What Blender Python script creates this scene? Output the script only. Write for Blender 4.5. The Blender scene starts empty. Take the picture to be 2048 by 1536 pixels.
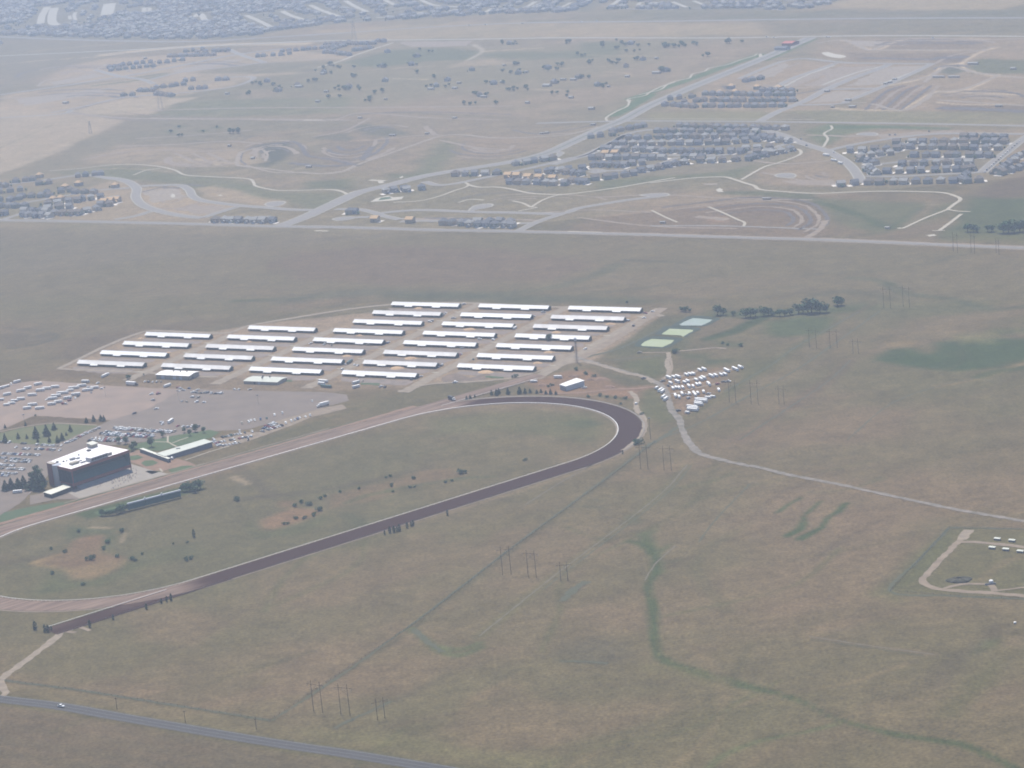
import bpy, bmesh, math, random
import numpy as np
from mathutils import Vector, Matrix
from mathutils.geometry import tessellate_polygon

random.seed(7)
rng = np.random.default_rng(7)
scene = bpy.context.scene
col = scene.collection

# ------------------------------------------------------------------ camera, sky, sun, exposure
CAM_H = 659.807                     # flying height above the plain, metres
FOCAL = 5264.931 / 2048             # focal length in picture widths
PITCH, ROLL = 0.248759, -0.094539
_f = Vector((0, math.cos(PITCH), -math.sin(PITCH)))
_r0 = Vector((1, 0, 0)); _u0 = _r0.cross(_f)
_r = math.cos(ROLL) * _r0 + math.sin(ROLL) * _u0
_u = -math.sin(ROLL) * _r0 + math.cos(ROLL) * _u0
cam_d = bpy.data.cameras.new('camera')
cam = bpy.data.objects.new('camera', cam_d); col.objects.link(cam)
cam.matrix_world = Matrix(((_r.x, _u.x, -_f.x, 0), (_r.y, _u.y, -_f.y, 0), (_r.z, _u.z, -_f.z, CAM_H), (0, 0, 0, 1)))
cam_d.sensor_width = 36; cam_d.lens = 36 * FOCAL
cam_d.clip_start = 1; cam_d.clip_end = 60000
scene.camera = cam

SUN_AZ, SUN_EL = math.radians(-14), math.radians(63)     # azimuth from straight ahead
sdir = Vector((math.sin(SUN_AZ) * math.cos(SUN_EL), math.cos(SUN_AZ) * math.cos(SUN_EL), math.sin(SUN_EL)))
world = bpy.data.worlds.new('World'); scene.world = world; world.use_nodes = True
wn = world.node_tree
sky = wn.nodes.new('ShaderNodeTexSky'); sky.sky_type = 'NISHITA'; sky.sun_disc = False
sky.sun_elevation = SUN_EL; sky.sun_rotation = SUN_AZ; sky.dust_density = 2.0; sky.altitude = 1800
wn.links.new(sky.outputs[0], wn.nodes['Background'].inputs[0])
wn.nodes['Background'].inputs[1].default_value = 0.11
sun_d = bpy.data.lights.new('sun', 'SUN'); sun_d.energy = 4.8; sun_d.angle = math.radians(0.53); sun_d.color = (1, 0.95, 0.88)
sun = bpy.data.objects.new('sun', sun_d); col.objects.link(sun)
sun.rotation_euler = sdir.to_track_quat('Z', 'Y').to_euler(); sun.location = (0, 2500, 900)
scene.view_settings.view_transform = 'Standard'; scene.view_settings.look = 'None'
scene.view_settings.exposure = 0.5; scene.view_settings.gamma = 1.0
scene.render.engine = 'CYCLES'; scene.cycles.filter_width = 1.8
scene.cycles.max_bounces = 4; scene.cycles.diffuse_bounces = 2; scene.cycles.glossy_bounces = 2
scene.cycles.transmission_bounces = 2; scene.cycles.volume_bounces = 0; scene.cycles.transparent_max_bounces = 8
HAZE_DENSITY = 1.14e-4
HAZE_COLOR = (0.71, 0.82, 1.0)
HAZE_ANISO = 0.3

# ------------------------------------------------------------------ image-crop pixels -> metres on the plain
# Each sheet is a zoomed image crop; plan() turns its image pixels into ground metres (z = 0 plain).
IMAGE_CROPS = dict(w=(0, 0, 1), a=(0, 0, 2.9257), b=(650, 0, 2.9257), c=(1300, 0, 2.738), d=(0, 200, 2.9257), e=(650, 200, 2.9257),
              f=(1300, 200, 2.738), g=(100, 580, 3.4133), h=(600, 580, 5.12), i=(950, 580, 5.12), j=(0, 740, 4.876),
              k=(0, 840, 6.4), l=(200, 800, 4.452), m=(860, 680, 4.096), n=(1240, 580, 4.096), o=(0, 1000, 3.84),
              p=(400, 880, 3.4133), q=(900, 880, 3.4133), r=(1500, 880, 3.737), s=(0, 1280, 2.9257), t=(600, 1200, 2.9257),
              u=(1300, 1200, 2.738), v=(1400, 480, 3.1605), x=(0, 0, 2), y=(1024, 0, 2), K=(60, 870, 9.309), L=(240, 860, 9.309),
              F=(1180, 240, 4.452), M=(1600, 240, 4.571), D=(0, 340, 6.4), A=(0, 0, 5.689))
def plan(sheet, pts, z=0.0):
    ox, oy, s = IMAGE_CROPS[sheet]; out = []
    for p in pts:
        d = ((ox + p[0] / s - 1024) / 5264.931) * _r - ((oy + p[1] / s - 768) / 5264.931) * _u + _f
        t = -(CAM_H - z) / d.z
        out.append((d.x * t, d.y * t))
    return out
def at(sheet, x, y, z=0.0): return plan(sheet, [(x, y)], z)[0]
def heading(sheet, x, y, dx, dy):
    a, b = plan(sheet, [(x, y), (x + dx, y + dy)])
    return math.atan2(b[1] - a[1], b[0] - a[0])

# ------------------------------------------------------------------ materials
MATS = {}
SOIL = {'asphalt_old', 'asphalt_highway', 'street', 'concrete', 'trail', 'kerb_concrete', 'dirt_tan', 'dirt_road', 'dirt_red', 'dirt_brown', 'lot_gravel', 'lot_dirt', 'apron', 'lawn', 'lawn_dry', 'weed_green', 'sand_white', 'pond_water', 'pond_water_pale'}
def mat(name, c, rough=0.9, c2=None, scale=0.3, amount=0.5, detail=3.0, metal=0.0, spec=0.2, bump=0.0, attr=None, stretch=None):
    if name in MATS: return MATS[name]
    m = bpy.data.materials.new(name); m.use_nodes = True; nt = m.node_tree
    b = nt.nodes['Principled BSDF']; b.inputs['Roughness'].default_value = rough; b.inputs['Metallic'].default_value = metal
    b.inputs['Specular IOR Level'].default_value = spec
    if c2 is None: c2 = tuple(v * 0.8 for v in c)
    if name in SOIL: c = tuple(v * k for v, k in zip(c, (.68, .66, .60))); c2 = tuple(v * k for v, k in zip(c2, (.68, .66, .60)))
    geo = nt.nodes.new('ShaderNodeNewGeometry'); vec = geo.outputs['Position']
    if stretch:
        mp = nt.nodes.new('ShaderNodeMapping'); mp.inputs['Rotation'].default_value = (0, 0, stretch[0]); mp.inputs['Scale'].default_value = (stretch[1], stretch[2], 1)
        nt.links.new(vec, mp.inputs[0]); vec = mp.outputs[0]
    n1 = nt.nodes.new('ShaderNodeTexNoise'); n1.inputs['Scale'].default_value = scale; n1.inputs['Detail'].default_value = detail
    nt.links.new(vec, n1.inputs['Vector'])
    rp = nt.nodes.new('ShaderNodeMapRange'); rp.inputs[1].default_value = 0.5 - 0.25 / max(amount, .05) * .5; rp.inputs[2].default_value = 0.5 + 0.25 / max(amount, .05) * .5
    nt.links.new(n1.outputs[0], rp.inputs[0])
    mx = nt.nodes.new('ShaderNodeMix'); mx.data_type = 'RGBA'; mx.inputs[6].default_value = (*c, 1); mx.inputs[7].default_value = (*c2, 1)
    nt.links.new(rp.outputs[0], mx.inputs[0]); out = mx.outputs[2]
    if attr:
        at_ = nt.nodes.new('ShaderNodeAttribute'); at_.attribute_name = attr
        m2 = nt.nodes.new('ShaderNodeMix'); m2.data_type = 'RGBA'; m2.blend_type = 'MULTIPLY'; m2.inputs[0].default_value = 1
        nt.links.new(out, m2.inputs[6]); nt.links.new(at_.outputs[0], m2.inputs[7]); out = m2.outputs[2]
    nt.links.new(out, b.inputs['Base Color'])
    if bump:
        bp = nt.nodes.new('ShaderNodeBump'); bp.inputs['Strength'].default_value = bump; bp.inputs['Distance'].default_value = 1
        nt.links.new(n1.outputs[0], bp.inputs['Height']); nt.links.new(bp.outputs[0], b.inputs['Normal'])
    MATS[name] = m
    return m
mat('asphalt_old', (.16, .155, .165), c2=(.125, .12, .13), scale=.2)
mat('asphalt_highway', (.105, .103, .108), c2=(.085, .084, .09), scale=.15, stretch=(.3, .15, 2))
mat('street', (.30, .28, .275), c2=(.25, .235, .23), scale=.15)
mat('concrete', (.46, .43, .38), c2=(.38, .35, .31), scale=.4)
mat('trail', (.50, .46, .39), c2=(.42, .38, .32), scale=.2)
mat('kerb_concrete', (.46, .44, .40), c2=(.38, .36, .33), scale=.3)
mat('dirt_tan', (.33, .265, .205), c2=(.24, .19, .15), scale=.12, amount=.7, detail=5)
mat('dirt_road', (.36, .30, .24), c2=(.26, .215, .175), scale=.15, amount=.7, detail=5)
mat('dirt_red', (.31, .20, .145), c2=(.24, .16, .115), scale=.12, amount=.7, detail=5)
mat('dirt_brown', (.25, .185, .15), c2=(.16, .13, .105), scale=.1, amount=.8, detail=5)
mat('lot_gravel', (.245, .20, .175), c2=(.20, .165, .148), scale=.05, amount=.6, detail=6)
mat('lot_dirt', (.34, .255, .215), c2=(.265, .21, .185), scale=.03, amount=.8, detail=6)
mat('apron', (.38, .345, .32), c2=(.33, .30, .28), scale=.12)
mat('lawn', (.075, .125, .05), c2=(.10, .135, .06), scale=.1, amount=.7, detail=5)
mat('lawn_dry', (.155, .155, .07), c2=(.115, .135, .06), scale=.06, amount=.8, detail=5)
mat('weed_green', (.07, .12, .055), c2=(.10, .13, .065), scale=.15, amount=.8, detail=5)
mat('sand_white', (.55, .52, .47), c2=(.48, .45, .40), scale=.2)
mat('pond_water', (.35, .42, .21), rough=.5, c2=(.40, .45, .28), scale=.05, amount=.6, spec=.4)
mat('pond_water_pale', (.42, .45, .42), rough=.25, c2=(.36, .44, .32), scale=.05, amount=.6, spec=.4)
mat('pond_bank', (.03, .045, .03), c2=(.045, .055, .035), scale=.2)
mat('white_paint', (.80, .79, .76), rough=.5, c2=(.70, .69, .66), scale=.3)
mat('white_roof', (.78, .77, .75), rough=.55, c2=(.68, .66, .63), scale=.10, amount=.55, stretch=(0.516, 1.0, .12))
mat('membrane_roof', (.80, .78, .77), rough=.6, c2=(.68, .65, .66), scale=.12, amount=.6)
mat('cream_roof', (.62, .61, .52), rough=.5, c2=(.54, .53, .45), scale=.15)
mat('grey_green_roof', (.50, .51, .44), rough=.5, c2=(.43, .44, .38), scale=.15)
mat('barn_wall', (.15, .16, .19), c2=(.12, .13, .155), scale=.3)
mat('barn_inside', (.05, .045, .045), c2=(.035, .03, .03), scale=.3)
mat('barn_green', (.10, .16, .12), c2=(.08, .13, .10), scale=.3)
mat('tan_wall', (.36, .32, .27), c2=(.31, .275, .23), scale=.3)
mat('pale_wall', (.50, .52, .55), c2=(.44, .46, .49), scale=.3)
mat('brick', (.25, .085, .065), c2=(.19, .07, .055), scale=.5)
mat('silver_panel', (.42, .43, .46), rough=.4, c2=(.37, .38, .41), scale=.4, metal=.3)
mat('glass_teal', (.030, .105, .105), rough=.3, c2=(.022, .08, .085), scale=.3, spec=.2)
mat('glass_dark', (.010, .02, .035), rough=.3, c2=(.008, .016, .03), scale=.3, spec=.2)
mat('mullion', (.10, .12, .13), rough=.5)
mat('dark_metal', (.07, .07, .075), rough=.5)
mat('grey_metal', (.30, .30, .31), rough=.5)
mat('wood_pole', (.075, .055, .045), c2=(.055, .042, .035), scale=.5)
mat('bark', (.09, .07, .055), c2=(.065, .05, .04), scale=1)
mat('pine_needles', (.030, .062, .034), c2=(.045, .078, .04), scale=.6, amount=.8)
mat('leaf_green', (.070, .135, .055), c2=(.05, .10, .045), scale=.5, amount=.8)
mat('leaf_grey', (.10, .145, .08), c2=(.07, .11, .06), scale=.5, amount=.8)
mat('tyre', (.02, .02, .02), rough=.8)
mat('car_glass', (.02, .025, .03), rough=.08, spec=.6)
CARCOL = dict(white=(.80, .80, .78), silver=(.50, .51, .52), grey=(.17, .175, .18), black=(.025, .025, .03), red=(.28, .03, .03),
              blue=(.05, .09, .20), tan=(.38, .33, .25), green=(.04, .10, .08))
for k_, v_ in CARCOL.items(): mat('paint_' + k_, v_, rough=.3, c2=tuple(x * .95 for x in v_), spec=.5)
HW = dict(grey=(.40, .385, .365), tan=(.48, .40, .30), sage=(.33, .34, .28), cream=(.56, .50, .41), blue=(.33, .35, .38))
for k_, v_ in HW.items(): mat('house_wall_' + k_, v_, scale=.5)
mat('terrace_soil', (.185, .15, .115), c2=(.14, .115, .09), scale=.08, amount=.8)
mat('rank_grass', (.062, .068, .036), c2=(.078, .075, .045), scale=.2, amount=.8)
mat('worn_grass', (.135, .112, .075), c2=(.105, .09, .06), scale=.2, amount=.8)
mat('gravel_track', (.20, .172, .145), c2=(.125, .11, .085), scale=.12, amount=.9, detail=5)
mat('yard_soil', (.20, .155, .13), c2=(.145, .12, .10), scale=.1, amount=.8, detail=5)
mat('white_roof_dull', (.70, .68, .65), rough=.6, c2=(.58, .55, .52), scale=.10, amount=.7, stretch=(0.516, 1.0, .12))
mat('white_roof_new', (.82, .82, .81), rough=.5, c2=(.74, .74, .73), scale=.10, amount=.5, stretch=(0.516, 1.0, .12))
mat('dark_soil', (.105, .088, .076), c2=(.075, .064, .055), scale=.1, amount=.8)
mat('driveway', (.62, .57, .50), c2=(.52, .47, .41), scale=.4)
mat('road_line', (.30, .30, .29))
HR = dict(slate=(.135, .138, .15), brown=(.17, .145, .125), grey=(.20, .195, .195))
for k_, v_ in HR.items(): mat('house_roof_' + k_, v_, scale=.6)
mat('plywood', (.52, .36, .20), c2=(.46, .31, .17), scale=.4)
mat('red_roof', (.40, .14, .12), c2=(.34, .12, .10), scale=.2)

# ------------------------------------------------------------------ mesh helpers
class MB:
    def __init__(s): s.v = []; s.f = []; s.m = []
    def face(s, pts, m=0):
        n = len(s.v); s.v += [tuple(p) for p in pts]; s.f.append(tuple(range(n, n + len(pts)))); s.m.append(m)
    def box(s, x0, x1, y0, y1, z0, z1, m=0, top=None, taper=0.0):
        n = len(s.v); t = taper
        s.v += [(x0, y0, z0), (x1, y0, z0), (x1, y1, z0), (x0, y1, z0), (x0 + t, y0 + t, z1), (x1 - t, y0 + t, z1), (x1 - t, y1 - t, z1), (x0 + t, y1 - t, z1)]
        for q, mm in (((0, 3, 2, 1), m), ((4, 5, 6, 7), m if top is None else top), ((0, 1, 5, 4), m), ((1, 2, 6, 5), m), ((2, 3, 7, 6), m), ((3, 0, 4, 7), m)):
            s.f.append(tuple(n + i for i in q)); s.m.append(mm)
    def prism(s, poly, z0, z1, m=0, top=None):
        n = len(s.v); k = len(poly)
        area = sum(poly[i][0] * poly[(i + 1) % k][1] - poly[(i + 1) % k][0] * poly[i][1] for i in range(k))
        if area < 0: poly = poly[::-1]
        s.v += [(p[0], p[1], z0) for p in poly] + [(p[0], p[1], z1) for p in poly]
        s.f.append(tuple(n + i for i in range(k - 1, -1, -1))); s.m.append(m)
        s.f.append(tuple(n + k + i for i in range(k))); s.m.append(m if top is None else top)
        for i in range(k):
            j = (i + 1) % k
            s.f.append((n + i, n + j, n + k + j, n + k + i)); s.m.append(m)
    def tube(s, a, b, r0, r1=None, n=6, m=0):
        a = Vector(a); b = Vector(b); d = (b - a).normalized(); r1 = r0 if r1 is None else r1
        x = d.orthogonal().normalized(); y = d.cross(x); k = len(s.v)
        for i in range(n):
            c = math.cos(2 * math.pi * i / n) * x + math.sin(2 * math.pi * i / n) * y
            s.v += [tuple(a + c * r0), tuple(b + c * r1)]
        for i in range(n):
            j = (i + 1) % n
            s.f.append((k + 2 * i, k + 2 * j, k + 2 * j + 1, k + 2 * i + 1)); s.m.append(m)
        s.f.append(tuple(k + 2 * i + 1 for i in range(n))); s.m.append(m)
        s.f.append(tuple(k + 2 * i for i in range(n - 1, -1, -1))); s.m.append(m)
    def slab(s, pts, t, m=0, under=None):          # a sheet of corner points given a thickness t downwards
        n = len(s.v); k = len(pts)
        s.v += [tuple(p) for p in pts] + [(p[0], p[1], p[2] - t) for p in pts]
        s.f.append(tuple(n + i for i in range(k))); s.m.append(m)
        s.f.append(tuple(n + k + i for i in range(k - 1, -1, -1))); s.m.append(m if under is None else under)
        for i in range(k):
            j = (i + 1) % k
            s.f.append((n + i, n + k + i, n + k + j, n + j)); s.m.append(m if under is None else under)
    def mesh(s, name, mats):
        me = bpy.data.meshes.new(name); me.from_pydata(s.v, [], s.f)
        for m in ([mats] if isinstance(mats, str) else mats): me.materials.append(MATS[m])
        me.polygons.foreach_set('material_index', np.array(s.m, dtype=np.int32)); me.update()
        return me
    def build(s, name, mats, parent=None): return link(name, s.mesh(name, mats), parent)
def link(name, data, parent=None):
    o = bpy.data.objects.new(name, data); col.objects.link(o)
    if parent is not None: o.parent = parent
    return o
def tag(o, label=None, cat=None, group=None, kind=None):
    if label: o['label'] = label
    if cat: o['category'] = cat
    if group: o['group'] = group
    if kind: o['kind'] = kind
    return o
def thing(name, label, cat, loc=(0, 0, 0), rz=0.0, group=None):
    o = link(name, None); o.location = (loc[0], loc[1], loc[2] if len(loc) > 2 else 0); o.rotation_euler = (0, 0, rz)
    return tag(o, label, cat, group)

# ------------------------------------------------------------------ flat sheets: ribbons and patches
def smooth(pts, step=8.0):
    if len(pts) == 2:
        a, b = np.array(pts[0]), np.array(pts[1]); n = max(2, int(np.hypot(*(b - a)) / step))
        return [tuple(a + (b - a) * t / n) for t in range(n + 1)]
    P = [np.array(p, float) for p in pts]; P = [2 * P[0] - P[1]] + P + [2 * P[-1] - P[-2]]
    out = []
    for i in range(1, len(P) - 2):
        p0, p1, p2, p3 = P[i - 1:i + 3]; n = max(2, int(np.hypot(*(p2 - p1)) / step))
        for k in range(n):
            t = k / n
            out.append(tuple(.5 * (2 * p1 + (p2 - p0) * t + (2 * p0 - 5 * p1 + 4 * p2 - p3) * t * t + (3 * p1 - p0 - 3 * p2 + p3) * t ** 3)))
    out.append(tuple(P[-2]))
    return out
LAYER = [0]
def zlay(base):
    LAYER[0] += 1
    return base + (LAYER[0] % 40) * 0.002
def ribbon(name, sheet, pts, width, m, base=.12, jit=0.0, step=8.0, curve=True, kind='structure'):
    g = plan(sheet, pts) if sheet else pts
    c = np.array(smooth(g, step) if curve else g, float)
    t = np.gradient(c, axis=0); t /= np.linalg.norm(t, axis=1)[:, None] + 1e-9
    nrm = np.c_[-t[:, 1], t[:, 0]]; z = zlay(base)
    wl = width / 2 * (1 + jit * rng.uniform(-1, 1, len(c))); wr = width / 2 * (1 + jit * rng.uniform(-1, 1, len(c)))
    A = c + nrm * wl[:, None]; B = c - nrm * wr[:, None]
    v = [(p[0], p[1], z) for p in B] + [(p[0], p[1], z) for p in A]; k = len(c)
    me = bpy.data.meshes.new(name); me.from_pydata(v, [], [(i, i + 1, k + i + 1, k + i) for i in range(k - 1)])
    me.materials.append(MATS[m]); me.update()
    return tag(link(name, me), kind=kind)
def patch(name, sheet, pts, m, base=.02, jit=0.0, rounded=False, step=8.0, kind='structure', z0=0.0):
    g = plan(sheet, pts) if sheet else pts
    if rounded:
        P = g + [g[0]]; n = len(g); ext = [g[-2], g[-1]] + g + [g[0], g[1], g[2]]
        s = smooth(ext, step); k0 = min(range(len(s)), key=lambda i: math.dist(s[i], g[0]))
        k1 = max((i for i in range(k0 + 3, len(s)) if math.dist(s[i], g[0]) < 1e-3), default=len(s) - 1)
        g = s[k0:k1]
    elif jit:
        o = []
        for i in range(len(g)):
            o += smooth([g[i], g[(i + 1) % len(g)]], step)[:-1]
        g = o
    if jit: g = [(p[0] + random.uniform(-jit, jit), p[1] + random.uniform(-jit, jit)) for p in g]
    if sum(g[i - 1][0] * g[i][1] - g[i][0] * g[i - 1][1] for i in range(len(g))) < 0: g = g[::-1]
    z = zlay(base) + z0
    tri = tessellate_polygon([[Vector((p[0], p[1], 0)) for p in g]])
    f = []
    for t in tri:
        a, b, c_ = (g[i] for i in t)
        f.append(t if (b[0] - a[0]) * (c_[1] - a[1]) - (b[1] - a[1]) * (c_[0] - a[0]) > 0 else t[::-1])
    me = bpy.data.meshes.new(name); me.from_pydata([(p[0], p[1], z) for p in g], [], f)
    me.materials.append(MATS[m]); me.update()
    return tag(link(name, me), kind=kind)
def street(sheet, pts, w, pave=True, m='street', name='street'):
    if pave: ribbon('pavement', sheet, pts, w + 3.2, 'kerb_concrete', base=.22)
    return ribbon(name, sheet, pts, w, m, base=.32)

# ------------------------------------------------------------------ the plain: one sheet, land cover per vertex
def vnoise(x, y, seed):
    r = np.random.default_rng(seed); T = r.random((256, 256)).astype(np.float64)
    xi = np.floor(x).astype(int); yi = np.floor(y).astype(int); fx = x - xi; fy = y - yi
    fx = fx * fx * (3 - 2 * fx); fy = fy * fy * (3 - 2 * fy)
    g = lambda a, b: T[a & 255, b & 255]
    return (g(xi, yi) * (1 - fx) + g(xi + 1, yi) * fx) * (1 - fy) + (g(xi, yi + 1) * (1 - fx) + g(xi + 1, yi + 1) * fx) * fy
def fbm(x, y, wl, seed, octv=4, gain=.5):
    s = 0; a = 1; n = 0
    for k in range(octv):
        s = s + a * vnoise(x / wl * 2 ** k + 17.3 * k, y / wl * 2 ** k + 5.1 * k, seed + k); n += a; a *= gain
    return s / n
def axis(lims):
    out = []
    for a, b, st in lims: out += list(np.arange(a, b, st))
    return np.array(out + [lims[-1][1]])
gx = axis([(-16000, -6000, 2500), (-6000, -2400, 300), (-2400, -900, 12), (-900, -500, 6), (-500, 500, 4), (500, 900, 6), (900, 2400, 12), (2400, 6000, 300), (6000, 16000, 2500)])
gy = axis([(-9000, -1000, 2000), (-1000, 1200, 200), (1200, 1450, 8), (1450, 2500, 3.6), (2500, 4000, 6.5), (4000, 5600, 9), (5600, 8600, 14), (8600, 10000, 200), (10000, 20000, 2500)])
X, Y = np.meshgrid(gx, gy); X = X.ravel(); Y = Y.ravel()
TAN = np.array([.198, .170, .122]); OLIVE = np.array([.160, .154, .100]); GREEN = np.array([.105, .130, .070]); MARSH = np.array([.088, .118, .062])
BROWN = np.array([.162, .135, .104]); BARE = np.array([.290, .240, .185]); PALE = np.array([.40, .35, .285]); RED = np.array([.26, .155, .115]); DARK = np.array([.085, .095, .07])
PINK = np.array([.222, .180, .136]); YARD = np.array([.17, .16, .125]); STRAW = np.array([.275, .23, .145])
n1 = fbm(X, Y, 420, 1, 5); n2 = fbm(X, Y, 140, 21, 5); ang = math.radians(20)
xr = X * math.cos(ang) + Y * math.sin(ang); yr = -X * math.sin(ang) + Y * math.cos(ang)
n3 = fbm(xr / 3.2, yr, 55, 41, 4); n4 = fbm(X, Y, 30, 61, 3)
t = np.clip((n1 - .5) * 1.5 + (n2 - .5) * 1.0 + (n3 - .5) * 1.0 + .5, 0, 1)[:, None]
COV = OLIVE * (1 - t) + TAN * t
t = np.clip((n2 - .56) * 3 + (n3 - .5) * 1.6, 0, .35)[:, None]; COV = COV * (1 - t) + PINK * t
COV *= (0.90 + .2 * n4)[:, None]
nedge = fbm(X, Y, 45, 91, 4) - .5
def blend(mask, idx, colr, a):
    mk = (mask * a)[:, None]; COV[idx] = COV[idx] * (1 - mk) + np.asarray(colr) * mk
def soft(sheet, pts, colr, a=.8, s=12., edge=30., tex=0.0):
    """land cover inside a traced outline: s = width of the fuzzy edge, edge = raggedness, metres"""
    g = np.array(plan(sheet, pts)); pad = s + edge
    idx = np.where((X > g[:, 0].min() - pad) & (X < g[:, 0].max() + pad) & (Y > g[:, 1].min() - pad) & (Y < g[:, 1].max() + pad))[0]
    if not len(idx): return
    x, y = X[idx], Y[idx]; d2 = np.full(len(idx), 1e18); ins = np.zeros(len(idx), bool)
    for i in range(len(g)):
        p, q = g[i], g[(i + 1) % len(g)]; e = q - p; L = e @ e + 1e-9
        tt = np.clip(((x - p[0]) * e[0] + (y - p[1]) * e[1]) / L, 0, 1)
        d2 = np.minimum(d2, (x - p[0] - tt * e[0]) ** 2 + (y - p[1] - tt * e[1]) ** 2)
        c_ = ((p[1] > y) != (q[1] > y)); ins ^= c_ & (x < (q[0] - p[0]) * (y - p[1]) / (q[1] - p[1] + 1e-12) + p[0])
    sd = np.where(ins, 1, -1) * np.sqrt(d2) + nedge[idx] * edge
    mk = np.clip(sd / s * .5 + .5, 0, 1); mk = mk * mk * (3 - 2 * mk)
    if tex: mk = mk * np.clip(1 - tex + (n4[idx] + n3[idx] - .5) * tex * 1.6, 0, 1)
    blend(mk, idx, colr, a)
def softline(sheet, pts, colr, w=6., a=.7, s=None, edge=6., curve=True):
    g = np.array(smooth(plan(sheet, pts), 25.) if curve else plan(sheet, pts)); s = s or w * .7; pad = w + s + edge
    idx = np.where((X > g[:, 0].min() - pad) & (X < g[:, 0].max() + pad) & (Y > g[:, 1].min() - pad) & (Y < g[:, 1].max() + pad))[0]
    if not len(idx): return
    x, y = X[idx], Y[idx]; d2 = np.full(len(idx), 1e18)
    for i in range(len(g) - 1):
        p, q = g[i], g[i + 1]; e = q - p; L = e @ e + 1e-9
        tt = np.clip(((x - p[0]) * e[0] + (y - p[1]) * e[1]) / L, 0, 1)
        d2 = np.minimum(d2, (x - p[0] - tt * e[0]) ** 2 + (y - p[1] - tt * e[1]) ** 2)
    mk = np.clip((w / 2 - np.sqrt(d2) + nedge[idx] * edge) / s + .5, 0, 1)
    blend(mk * mk * (3 - 2 * mk), idx, colr, a)

# --- far country, from the back to the front
soft('w', [(-300, 88), (0, 80), (240, 82), (480, 78), (600, 55), (700, 46), (850, 36), (1000, 28), (1180, 22), (1240, -10), (1500, -60), (1500, -200), (-700, -200)], (.15, .15, .12), 1, 20, 30)
soft('w', [(1310, 22), (1500, 22), (1620, 18), (1690, 0), (1700, -60), (1300, -60)], (.15, .15, .12), 1, 20, 30)
soft('w', [(1690, 0), (1650, 15), (1860, 20), (2000, 18), (2100, 0), (2100, -60), (1700, -60)], STRAW, .7, 20, 60)
soft('w', [(1300, 25), (2100, 20), (2100, 40), (1290, 42)], DARK * 1.4, .5, 30, 30)
soft('w', [(640, 60), (900, 45), (1500, 45), (1550, 70), (1000, 76), (660, 80)], STRAW, .65, 25, 60, .4)
soft('w', [(1540, 45), (2100, 42), (2100, 66), (1540, 68)], OLIVE * .95, .7, 30, 60)
soft('a', [(0, 250), (700, 240), (1400, 240), (2048, 195), (2048, 250), (1000, 290), (600, 320), (300, 420), (0, 540)], (.17, .16, .12), .8, 30, 60)
softline('a', [(620, 320), (900, 290), (1300, 262), (1780, 255)], PALE, 40, .7)
softline('a', [(180, 300), (400, 280), (700, 255)], STRAW, 16, .6)
softline('a', [(0, 375), (300, 350), (560, 335)], PALE, 8, .7)
soft('a', [(350, 400), (640, 340), (900, 330), (1150, 300), (1400, 320), (1640, 290), (2048, 330), (2048, 345), (1500, 370), (1100, 430), (700, 470), (230, 500)], BARE, .8, 15, 30, .4)
soft('a', [(0, 555), (700, 470), (1100, 430), (1500, 430), (1850, 420), (1500, 450), (1350, 510), (1000, 570), (350, 660), (0, 640)], BARE, .75, 15, 30, .4)
softline('a', [(560, 500), (800, 470), (960, 440)], GREEN, 20, .8)
softline('a', [(820, 450), (960, 430)], GREEN, 25, .8)
soft('a', [(400, 650), (740, 580), (1160, 570), (1020, 610), (880, 672), (400, 672)], PALE * .74, .85, 10, 20, .2)
soft('a', [(0, 600), (350, 660), (400, 690), (0, 700)], BARE, .8, 15, 25, .3)
soft('d', [(0, 60), (420, 70), (730, 118), (640, 170), (420, 260), (410, 280), (80, 405), (-200, 500), (-200, 60)], PALE * .68, .9, 9, 14, .2)
for yy in (0, 70, 140): softline('d', [(-100, 250 + yy), (120, 190 + yy), (330, 120 + yy), (480, 90 + yy * .9)], BARE * .85, 10, .6)
softline('d', [(-50, 300), (300, 150)], OLIVE, 8, .4)
# estates and pasture between the far road and the winding track
soft('b', [(0, 380), (450, 250), (900, 290), (1700, 240), (2000, 230), (2000, 330), (1700, 420), (1400, 470), (900, 500), (300, 640), (0, 640)], (.175, .165, .105), .75, 40, 80, .4)
soft('b', [(100, 370), (400, 290), (700, 285), (900, 300), (850, 350), (600, 360), (300, 395)], GREEN, .75, 15, 30)
soft('b', [(900, 310), (1400, 300), (1600, 330), (1300, 350), (1000, 345)], GREEN, .6, 20, 40)
soft('b', [(1480, 240), (1750, 250), (1700, 330), (1500, 330)], GREEN, .6, 20, 40)
soft('b', [(800, 360), (1000, 340), (1100, 370), (700, 400)], BARE, .5, 15, 30)
softline('b', [(200, 415), (480, 395), (640, 385)], BARE, 8, .6); softline('b', [(400, 460), (600, 465)], PALE, 7, .7)
softline('b', [(930, 300), (1280, 280)], PALE, 7, .8); softline('b', [(870, 260), (920, 300), (830, 355)], (.3, .3, .3), 9, .7)
softline('b', [(1180, 520), (1540, 535)], BARE, 9, .6); softline('b', [(1330, 405), (1680, 385)], BARE, 8, .6); softline('b', [(1640, 420), (1780, 430), (1770, 455)], BARE, 8, .7)
soft('e', [(0, 60), (900, 60), (1500, 130), (1600, 160), (1300, 280), (900, 360), (0, 420)], (.195, .165, .125), .55, 30, 60, .3)
soft('e', [(0, 45), (700, 30), (1500, 100), (1300, 110), (600, 80), (0, 100)], PINK * 1.05, .5, 15, 40)
softline('e', [(0, 110), (300, 75), (700, 85), (1100, 105)], DARK * 1.3, 16, .45)
soft('e', [(150, 160), (260, 140), (420, 170), (490, 205), (380, 212), (240, 200)], DARK * 1.2, .75, 12, 25)
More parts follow.
